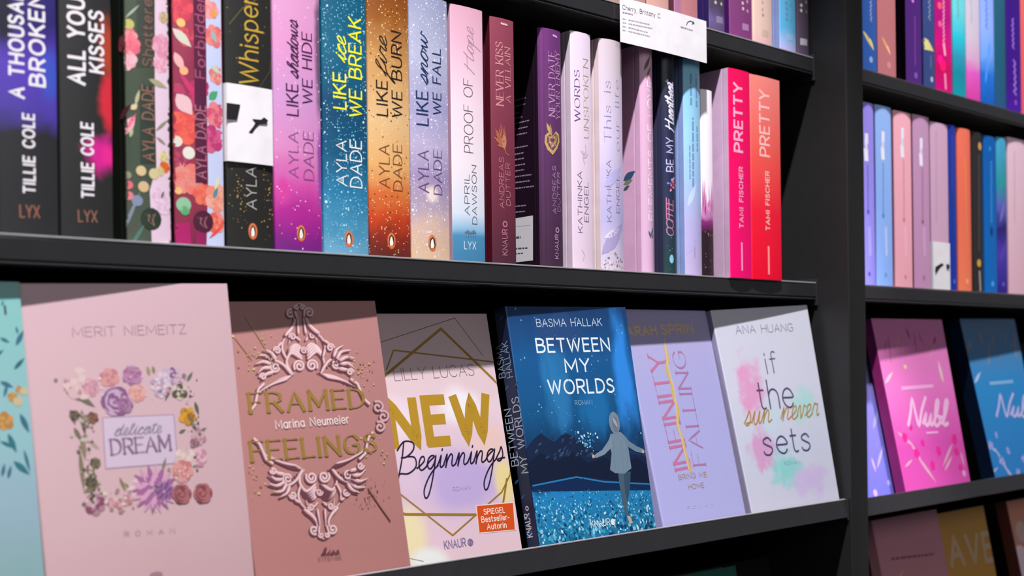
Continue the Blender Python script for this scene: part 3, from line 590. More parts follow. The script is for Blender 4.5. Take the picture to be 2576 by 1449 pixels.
ART['prettyr'] = [('title_lettering','T','PRETTY',4.25,127.32,4.25,193.74,15.49,'f2b8b4','sans',0.15,0),
('author_lettering','T','TAMI FISCHER',3.15,51.06,3.15,111.28,6.26,'f6b4ae','sans',0.2,0),
('publisher_logo','stroke',[(0.79,6.37),(0.67,33.42)],2.87,'ff9a98',0,{})]
ART['udark'] = [('title_lettering','dot',-3.64,30.49,1.79,'b9b2a6','b9b2a6',0,{}),
('title_lettering','dot',5.87,30.73,1.8,'b9b2a6','b9b2a6',0,{}),
('publisher_logo','poly',[(-2.64,17.2),(8.16,17.59),(8.03,11.19),(-2.78,10.43)],0,'8a7a98',0,{})]
ART['uplum'] = [('title_lettering','dot',1.53,38.14,1.84,'c8b4c0','c8b4c0',0,{}),
('title_lettering','dot',2.08,32.56,1.84,'c8b4c0','c8b4c0',0,{}),
('title_lettering','dot',9.57,41.31,1.84,'b890a8','b890a8',0,{}),
('title_lettering','dot',10.04,31.61,1.84,'b890a8','b890a8',0,{}),
('publisher_logo','poly',[(0.45,17.63),(11.77,18.04),(11.63,11.48),(0.31,10.71)],0,'a878a8',0,{})]
ART['ugrey'] = [('title_lettering','dot',-4.45,55.74,1.94,'c8c4c0','c8c4c0',0,{}),
('title_lettering','dot',-4.57,50.13,1.94,'c8c4c0','c8c4c0',0,{}),
('title_lettering','dot',4.59,60.91,1.95,'9a8a9a','9a8a9a',0,{}),
('title_lettering','dot',5.11,50.65,1.95,'8a7a8c','8a7a8c',0,{}),
('publisher_logo','poly',[(-6.7,20.11),(5.96,20.56),(5.81,13.62),(-6.86,12.79)],0,'b4b0b8',0,{})]
ART['upeach'] = [('title_lettering','dot',-1.98,45.45,1.87,'b89a94','b89a94',0,{}),
('title_lettering','dot',-2.13,37.97,1.87,'b89a94','b89a94',0,{}),
('title_lettering','dot',-1.56,32.28,1.87,'a08a86','a08a86',0,{}),
('publisher_logo','poly',[(-3.25,17.09),(8.49,17.5),(8.35,10.81),(-3.4,10.03)],0,'c8a89c',0,{})]
ART['ublue'] = [('title_lettering','dot',-4.05,52.72,1.91,'5c8cb0','5c8cb0',0,{}),
('title_lettering','dot',-3.45,46.91,1.91,'5c8cb0','5c8cb0',0,{}),
('title_lettering','dot',-3.58,40.96,1.91,'5c8cb0','5c8cb0',0,{}),
('title_lettering','dot',-3.7,35.43,1.91,'5c8cb0','5c8cb0',0,{}),
('title_lettering','dot',4.59,51.82,1.92,'5f9cc4','5f9cc4',0,{}),
('title_lettering','dot',4.26,36.46,1.92,'5f9cc4','5f9cc4',0,{}),
('publisher_logo','poly',[(-4.73,20.43),(7.56,20.88),(7.41,14.04),(-4.89,13.21)],0,'8fb0d8',0,{})]
ART['rblue'] = [('title_lettering','scribble',[(0.88,58.24),(0.58,81.81)],5.02,'a0a8c0',0,{}),
('cover_print','leaf',[(-15.21,45.86),(6.01,25.47)],4.98,'c8b878',0,{}),
('cover_print','leaf',[(-3.75,38.82),(6.03,26.39)],4.55,'e8c878',0,{}),
('publisher_logo','dot',-0.13,14.47,3.65,'8fa4d0','8fa4d0',0,{})]
ART['rcop'] = [('cover_print','leaf',[(-12.86,45.8),(5.71,25.85)],3.69,'e8a870',0,{}),
('cover_print','leaf',[(-2.72,37.41),(5.71,25.85)],3.25,'ffc890',0,{}),
('publisher_logo','dot',1.94,14.14,4.18,'d88a88','d88a88',0,{})]
ART['rpurp'] = [('title_lettering','scribble',[(0.02,22.94),(0.54,82.52)],3.82,'8f4aa8',0,{}),
('publisher_logo','dot',1.58,11.28,3.82,'7a58b0','7a58b0',0,{}),
('cover_print','dot',-3.63,99.8,2.39,'d080f0','d080f0',0,{})]
ART['rnavy'] = [('title_lettering','scribble',[(-0.78,84.06),(-1.14,108.18)],6.32,'8f98b4',0,{}),
('cover_print','poly',[(-17.36,61.85),(-5.18,59.13),(9.77,47.11),(-13.05,46.24)],0,'dcd08c',0,{}),
('author_lettering','scribble',[(1.59,25.43),(1.01,40.83)],3.89,'7c86a8',0,{}),
('publisher_logo','dot',3.17,12.1,3.41,'b8b8d0','b8b8d0',0,{})]
ART['rhot'] = [('title_lettering','scribble',[(-1.98,61.8),(-1.63,114.92)],5.43,'ffb0c8',0,{}),
('title_lettering','stroke',[(0.62,47.97),(-2.03,59.83)],4.45,'ffb0c8',0,{}),
('publisher_logo','stroke',[(1.55,6.3),(-0.01,22.79)],4.45,'ff90b8',0,{}),
('cover_print','dot',-4.65,33.38,7.39,'ff0a6c','ff0a6c',0,{}),
('cover_print','dot',-10.34,39.83,5.9,'ff0890','ff0890',0,{}),
('cover_print','dot',-10.64,106.33,4.43,'ff5a70','ff5a70',0,{}),
('cover_print','dot',-10.22,83.9,3.93,'f85a98','f85a98',0,{})]
ART['rteal'] = [('title_lettering','scribble',[(-4.6,99),(-4.97,124.4)],6.02,'6aa8ac',0,{})]
ART['rlil'] = [('title_lettering','scribble',[(-5.84,99.31),(-6.07,131.23)],6.12,'a8b0bc',0,{})]
ART['rblu'] = [('title_lettering','scribble',[(-4.45,99.38),(-4.49,139.12)],7.26,'5a70d8',0,{}),
('cover_print','leaf',[(-9.58,27.37),(-3.47,54.09)],4.14,'4f9af8',0,{}),
('cover_print','leaf',[(-2.24,59.45),(3.9,86.35)],4.15,'4f9af8',0,{}),
('cover_print','leaf',[(-7.14,38.04),(-1.02,64.82)],3.63,'4f9af8',0,{})]
ART['rpurp2'] = [('title_lettering','scribble',[(-4.63,85.74),(-4.68,126.22)],6.96,'a880e8',0,{}),
('title_lettering','scribble',[(-0.51,24.53),(-0.42,70.43)],9.11,'a880e8',0,{}),
('publisher_logo','dot',1.53,14.13,3.75,'8a4ad0','8a4ad0',0,{})]
ART['mlav'] = [('title_lettering','stroke',[(-5.87,143.74),(-6.47,153.6)],6.79,'f4eefc',0,{}),
('title_lettering','stroke',[(-5.59,155.5),(-6.3,160.84)],4.53,'e4dcf4',0,{}),
('title_lettering','stroke',[(-5.43,162.75),(-5.24,170.89)],5.89,'f0eafa',0,{}),
('subtitle_lettering','scribble',[(-3.94,82.94),(-3.52,137.2)],4.08,'7060c0',0,{}),
('subtitle_lettering','dot',-3.92,83.85,2.72,'7060c0','7060c0',0,{}),
('publisher_logo','dot',-3.04,13.4,2.72,'6a5cc8','6a5cc8',0,{}),
('author_lettering','stroke',[(-0.86,35.66),(-1.86,65.01)],5.44,'b0a8f8',0,{})]
ART['msky'] = [('title_lettering','stroke',[(-3.48,148.73),(-4.1,158.76)],6.91,'f4eefc',0,{}),
('title_lettering','stroke',[(-3.2,160.69),(-3.91,167.04)],4.61,'e4dcf4',0,{}),
('title_lettering','stroke',[(-3.01,168.98),(-2.81,177.27)],5.99,'f0eafa',0,{}),
('subtitle_lettering','scribble',[(-4.21,80.72),(-3.62,142.74)],4.14,'5a94d4',0,{}),
('subtitle_lettering','dot',-4.19,81.64,2.76,'5a94d4','5a94d4',0,{}),
('publisher_logo','dot',-0.63,13.39,2.76,'6a9cdc','6a9cdc',0,{}),
('author_lettering','stroke',[(1.66,37.42),(0.64,67.27)],5.53,'b8ccfc',0,{})]
ART['mpink'] = [('title_lettering','stroke',[(-2.65,156.05),(-3.29,166.29)],7.05,'f4eefc',0,{}),
('title_lettering','stroke',[(-2.35,168.27),(-3.06,176.16)],4.7,'e4dcf4',0,{}),
('title_lettering','stroke',[(-2.12,178.14),(-1.92,186.61)],6.11,'f0eafa',0,{}),
('subtitle_lettering','scribble',[(-0.9,79.3),(-0.08,151.16)],4.23,'d0849c',0,{}),
('subtitle_lettering','dot',-0.87,80.24,2.82,'d0849c','d0849c',0,{}),
('publisher_logo','dot',1.1,12.76,2.82,'d88c9c','d88c9c',0,{}),
('author_lettering','stroke',[(2.65,39.6),(1.58,70.08)],5.65,'fbb8cc',0,{})]
ART['mmauve'] = [('title_lettering','stroke',[(-2.46,150.54),(-3.13,160.99)],7.19,'f4eefc',0,{}),
('title_lettering','stroke',[(-2.15,163.01),(-2.95,168.66)],4.8,'e4dcf4',0,{}),
('title_lettering','stroke',[(-1.97,170.68),(-1.76,179.32)],6.24,'f0eafa',0,{}),
('subtitle_lettering','scribble',[(-0.45,79.89),(0.21,145.06)],4.32,'9a6488',0,{}),
('subtitle_lettering','dot',-0.43,80.85,2.88,'9a6488','9a6488',0,{}),
('publisher_logo','dot',0.73,13.39,2.88,'a87498','a87498',0,{}),
('author_lettering','stroke',[(3.3,41.78),(2.19,72.88)],5.76,'d4a4cc',0,{})]
ART['mpale'] = [('title_lettering','scribble',[(-10.62,82.16),(-8.81,194.19)],3.41,'c498b4',0,{})]
ART['mnavy'] = [('title_lettering','scribble',[(-2.74,124.52),(-1.99,193.93)],3.48,'3a50c0',0,{}),
('publisher_logo','dot',-0.59,11.71,2.98,'3a70d0','3a70d0',0,{})]
ART['morange'] = [('publisher_logo','dot',-0.66,12.75,3.52,'ffa880','ffa880',0,{}),
('cover_print','stroke',[(0.21,46.94),(-2.87,167.19)],5.03,'f08050',0,{})]
ART['mblack'] = [('cover_print','dot',5.54,188.06,5.13,'d8a040','d8a040',0,{}),
('cover_print','dot',-0.5,37.45,5.11,'d8a040','d8a040',0,{}),
('title_lettering','scribble',[(-0.07,53.79),(2.05,176.44)],3.58,'6a5f58',0,{}),
('publisher_logo','stroke',[(1.79,2.84),(0.27,26.26)],4.09,'a49c94',0,{})]
ART['mblue'] = [('title_lettering','scribble',[(-0.21,91.85),(0.81,172.21)],5.19,'48a8f4',0,{}),
('cover_print','dot',-2.04,187.95,3.11,'1c90dc','1c90dc',0,{}),
('publisher_logo','dot',0.97,12.15,3.63,'50a8f8','50a8f8',0,{}),
('cover_print','ellipse',-0.51,80.44,6.23,'0a3a78','0a3a78',0,{'ax': 0.6})]
ART['mviolet'] = [('cover_print','leaf',[(-5.04,203.72),(9.75,168.52)],7.36,'48a0c8',0,{}),
('cover_print','leaf',[(-9.09,135.27),(9.61,163.24)],6.29,'2c9ca0',0,{}),
('cover_print','leaf',[(-7.98,93.51),(6.35,126.07)],5.24,'7a74c8',0,{}),
('cover_print','leaf',[(-9.37,41.13),(9.47,73.62)],6.29,'5a44b0',0,{}),
('publisher_logo','dot',-1.19,12.65,3.15,'7a54c8','7a54c8',0,{})]
ART['mrose'] = [('title_lettering','scribble',[(-13.73,96.39),(-12.28,192.4)],3.74,'c8a4b0',0,{})]
ART['turq'] = [('cover_print','leaf',[(126.66,200.53),(127.66,204.24)],1.24,'2f7480',0,{}),
('cover_print','leaf',[(132.84,175.84),(138.38,185.65)],2.96,'3c6c84',0,{}),
('cover_print','leaf',[(123.92,180.89),(129.49,177.86)],2.21,'3c6c84',0,{}),
('cover_print','leaf',[(130.47,161.18),(137.42,168.35)],2.45,'2c6474',0,{}),
('cover_print','leaf',[(121.77,154.17),(129.34,150.24)],2.91,'3c6c84',0,{}),
('cover_print','leaf',[(123.29,144.43),(126.38,154)],1.93,'3c6c84',0,{}),
('cover_print','leaf',[(131.77,134.33),(136.38,121.92)],3.4,'3c6c84',0,{}),
('cover_print','leaf',[(123.84,122.73),(127.92,110.44)],3.36,'2f7480',0,{}),
('cover_print','leaf',[(118.88,118.27),(127.7,113.34)],2.38,'2f7480',0,{}),
('cover_print','leaf',[(118.29,96.93),(120.55,105.04)],2.12,'3c6c84',0,{}),
('cover_print','leaf',[(121.61,95.45),(124.11,103.56)],2.13,'3c6c84',0,{}),
('cover_print','leaf',[(125.69,105.82),(134.49,96.7)],3.82,'2f7480',0,{}),
('cover_print','leaf',[(132.3,112.52),(134.83,97.87)],1.93,'2f7480',0,{}),
('cover_print','leaf',[(118.35,168.81),(125.64,173.52)],2.43,'2f7480',0,{}),
('cover_print','leaf',[(114.17,144.85),(119.48,154.26)],2.16,'3c6c84',0,{}),
('cover_print','leaf',[(112.84,113.95),(119.07,120.65)],2.13,'2c6474',0,{}),
('cover_print','leaf',[(134.63,183.21),(133.86,188.17)],1.49,'3c6c84',0,{}),
('cover_print','flower',122.12,130.04,6.24,'c89a5c','b8803c',0,{'n': 6}),
('cover_print','flower',128.38,144.2,3.4,'c89a5c','b8803c',0,{'n': 6}),
('cover_print','flower',132.5,148.89,2.44,'c89a5c','b8803c',0,{'n': 6}),
('cover_print','flower',113.41,135.32,5.25,'c89a5c','b8803c',0,{'n': 6}),
('cover_print','dot',135.22,147.56,2.45,'c8b890','c8b890',0,{}),
('cover_print','dot',131.2,141.64,2.92,'c8b890','c8b890',0,{}),
('cover_print','stroke',[(128.36,195.6),(128.29,200.54)],1.24,'2a3c3c',0,{})]
ART['merit'] = [('author_lettering','T','MERIT NIEMEITZ',30.37,182.77,104.79,183.35,6.12,'a48492','sans',0.09,0),
('title_panel','poly',[(43.86,130.57),(90.9,129.66),(90.43,97.76),(42.74,98.38)],0,'d5c0d6',0,{}),
('title_panel','stroke',[(43.86,130.57),(90.9,129.66),(90.43,97.76),(42.74,98.38),(43.86,130.57)],0.51,'9c84a4',0,{}),
('floral_wreath','leaf',[(22.47,148.44),(31.66,141.66)],3.01,'7a7260',0,{}),
('floral_wreath','leaf',[(28.45,146.87),(39.98,137.39)],4.03,'6f6c5c',0,{}),
('floral_wreath','leaf',[(24.08,137.08),(26.55,126.93)],3.25,'7c6a58',0,{}),
('floral_wreath','leaf',[(31.18,136.66),(31.96,119.05)],3.02,'6c6656',0,{}),
('floral_wreath','leaf',[(25.45,125.76),(29.27,116.75)],2.99,'75705e',0,{}),
('floral_wreath','leaf',[(29.62,120.47),(30.53,104.19)],3.49,'8c7f6a',0,{}),
('floral_wreath','leaf',[(27.56,111.9),(27.88,84.63)],2.98,'857860',0,{}),
('floral_wreath','leaf',[(34.19,116.38),(39.93,110.91)],2.5,'b0a090',0,{}),
('floral_wreath','leaf',[(30.05,99.27),(36.98,93.66)],3.46,'7c7058',0,{}),
('floral_wreath','leaf',[(27.39,84.68),(39.11,89.71)],3.93,'80755c',0,{}),
('floral_wreath','leaf',[(30.2,88.1),(36.47,101.19)],2.22,'6a6450',0,{}),
('floral_wreath','leaf',[(90.91,148.9),(85.8,138.63)],2.38,'60604c',0,{}),
('floral_wreath','leaf',[(102.14,151.03),(106.97,157.5)],2.4,'707060',0,{}),
('floral_wreath','leaf',[(101.35,143.08),(96.24,147.32)],2.66,'686a58',0,{}),
('floral_wreath','leaf',[(106.37,137.49),(108.23,128.05)],2.67,'5c6450',0,{}),
('floral_wreath','leaf',[(102.26,124.45),(106.47,116.21)],2.38,'6c6a54',0,{}),
('floral_wreath','leaf',[(107.03,116.17),(113.05,119.74)],2.38,'7c7464',0,{}),
('floral_wreath','leaf',[(93.21,117.16),(98.42,119.42)],2.36,'6a6c58',0,{}),
('floral_wreath','leaf',[(50.82,92.36),(54.43,81.92)],2.26,'8a8058',0,{}),
('floral_wreath','leaf',[(58.93,82.73),(53.52,88.32)],2.27,'90865c',0,{}),
('floral_wreath','leaf',[(79.39,93.55),(82.97,102.29)],2.06,'80806a',0,{}),
('floral_wreath','leaf',[(100.67,108.72),(105.52,112.31)],2.1,'5c5448',0,{}),
('floral_wreath','leaf',[(77.04,156.11),(76.09,162.7)],2.62,'9c9470',0,{}),
('floral_wreath','leaf',[(80.37,157.28),(79.82,162.56)],2.37,'8c8668',0,{}),
('floral_wreath','flower',31.51,153.03,11.13,'e0c2c2','d8b4b8',0,{'n': 7}),
('floral_wreath','flower',38.2,150.17,6.1,'d8a0ac','c890a0',0,{'n': 6}),
('floral_wreath','flower',50.65,155.97,6.68,'c67f8c','d89a98',0,{'n': 6}),
('floral_wreath','flower',65.46,156.61,7.02,'a86c98','b884a8',0,{'n': 6}),
('floral_wreath','flower',67.72,144.83,6.23,'d8948c','e0aaa0',0,{'n': 7}),
('floral_wreath','flower',88.72,154.29,6.88,'dcc8d4','c8b0c8',0,{'n': 6}),
('floral_wreath','flower',81.79,149.86,5.25,'dcccd6','b89cb8',0,{'n': 6}),
('floral_wreath','flower',93.38,157.26,4.25,'cbb0c6','8c5c88',0,{'n': 5}),
('floral_wreath','flower',83.76,145.3,4.73,'dcc4d0','c0a0b8',0,{'n': 6}),
('floral_wreath','flower',96.52,144.65,5.83,'cfc6b0','5a5848',0,{'n': 6}),
('floral_wreath','flower',26.65,133.17,3.75,'7c6a54','4c443c',0,{'n': 6}),
('floral_wreath','flower',37.33,130.73,4.28,'8a6450','6c4c40',0,{'n': 6}),
('floral_wreath','flower',31.35,117.84,2.49,'d4c4b8','c0b0a0',0,{'n': 5}),
('floral_wreath','flower',36.59,102.42,3.74,'5c5440','7c7458',0,{'n': 7}),
('floral_wreath','flower',32.98,91.05,4.2,'6c6650','50483c',0,{'n': 7}),
('floral_wreath','flower',33.61,77.12,7.38,'b08494','8c4c68',0,{'n': 7}),
('floral_wreath','flower',31.78,78.79,3.93,'dcb8c0','caa0ac',0,{'n': 6}),
('floral_wreath','flower',44.66,76.68,3.72,'c48c98','d8a8b0',0,{'n': 5}),
('floral_wreath','flower',54.49,77.39,4.01,'d4a8a8','c08088',0,{'n': 5}),
('floral_wreath','flower',49.09,74.95,2.74,'c87888','d8a0a4',0,{'n': 5}),
('floral_wreath','flower',100.39,128.01,6.88,'d8a038','c88c28',0,{'n': 5}),
('floral_wreath','flower',102.58,127.61,3.18,'9a6424','b07828',0,{'n': 5}),
('floral_wreath','flower',106.77,113.54,5.56,'b88898','d0a8b0',0,{'n': 6}),
('floral_wreath','flower',103.58,109.81,3.95,'8c6474','a47888',0,{'n': 5}),
('floral_wreath','flower',105.43,100.42,6.84,'c88ca4','e0b4c0',0,{'n': 6}),
('floral_wreath','flower',95.61,99.93,8.35,'e4ccc8','d8b8b8',0,{'n': 7}),
('floral_wreath','flower',93.45,92.28,7.8,'cd7c80','dc9c98',0,{'n': 7}),
('floral_wreath','flower',61.64,83.73,6.57,'d8bcc0','e0c8c8',0,{'n': 7}),
('floral_wreath','scatter',[(30.35,151.31),(64.81,155.34),(82.68,147.98),(93.76,150.09),(48.52,147.1)],60,(5.42,3.52,0.51,1.77),'e4ccd0 d8b4bc c090a4 b8a0b8 e0d0d4 8c7888',0),
('floral_wreath','scatter',[(32.93,129.01),(30.75,114.14),(32.27,96.58),(32.3,84.18)],60,(2.72,6.49,0.5,1.51),'6c6454 857a66 a89884 54503f c4b4a4',0),
('floral_wreath','scatter',[(103.3,140.32),(105.04,124.27),(105.1,111.02),(102.12,95.44)],44,(2.78,5.83,0.53,1.6),'74705c c8b4b0 5c5a48 d8c4c4 b090a0',0),
('floral_wreath','scatter',[(46.75,77.2),(57.26,79.11),(87.61,88.91),(70.03,75.24)],50,(5.58,3.47,0.5,1.74),'d8b0b4 e4ccc8 b88890 a88c80',0),
('floral_wreath','rose',53.53,140.69,9.74,'8c5a88','c8a8c4',0,{}),
('floral_wreath','rose',59.16,137.55,5.14,'a87ca0','8c5c84',0,{}),
('floral_wreath','mum',72.91,82.6,16.31,'a8689c','d8a4c0',0,{}),
('floral_wreath','mum',79.14,80.44,7.68,'785082','9c6c9c',0,{}),
('floral_wreath','rose',91.11,77.42,6.71,'b06870','80484c',0,{}),
('floral_wreath','rose',105.8,76.44,6.79,'b46c72','84484e',0,{}),
('title_lettering','T','delicate',49.84,118.74,80.82,118.57,7.09,'8f8094','scriptb',0.05,0),
('title_lettering','T','DREAM',47.41,107.03,86.43,106.95,9.56,'8f7090','serif',0.12,0),
('subtitle_lettering','T','R',50.21,55.34,53.3,55.21,2.96,'b898a4','sans',0.1,0),
('subtitle_lettering','T','O',57.69,54.92,60.82,54.78,2.98,'b898a4','sans',0.1,0),
('subtitle_lettering','T','M',65.27,54.49,68.44,54.35,3,'b898a4','sans',0.1,0),
('subtitle_lettering','T','A',72.95,54.05,76.16,53.91,3.02,'b898a4','sans',0.1,0),
('subtitle_lettering','T','N',80.73,53.61,83.99,53.47,3.04,'b898a4','sans',0.1,0),
('publisher_logo','ellipse',68.42,28.15,2.24,'a8808e','a8808e',0,{'ax': 2})]
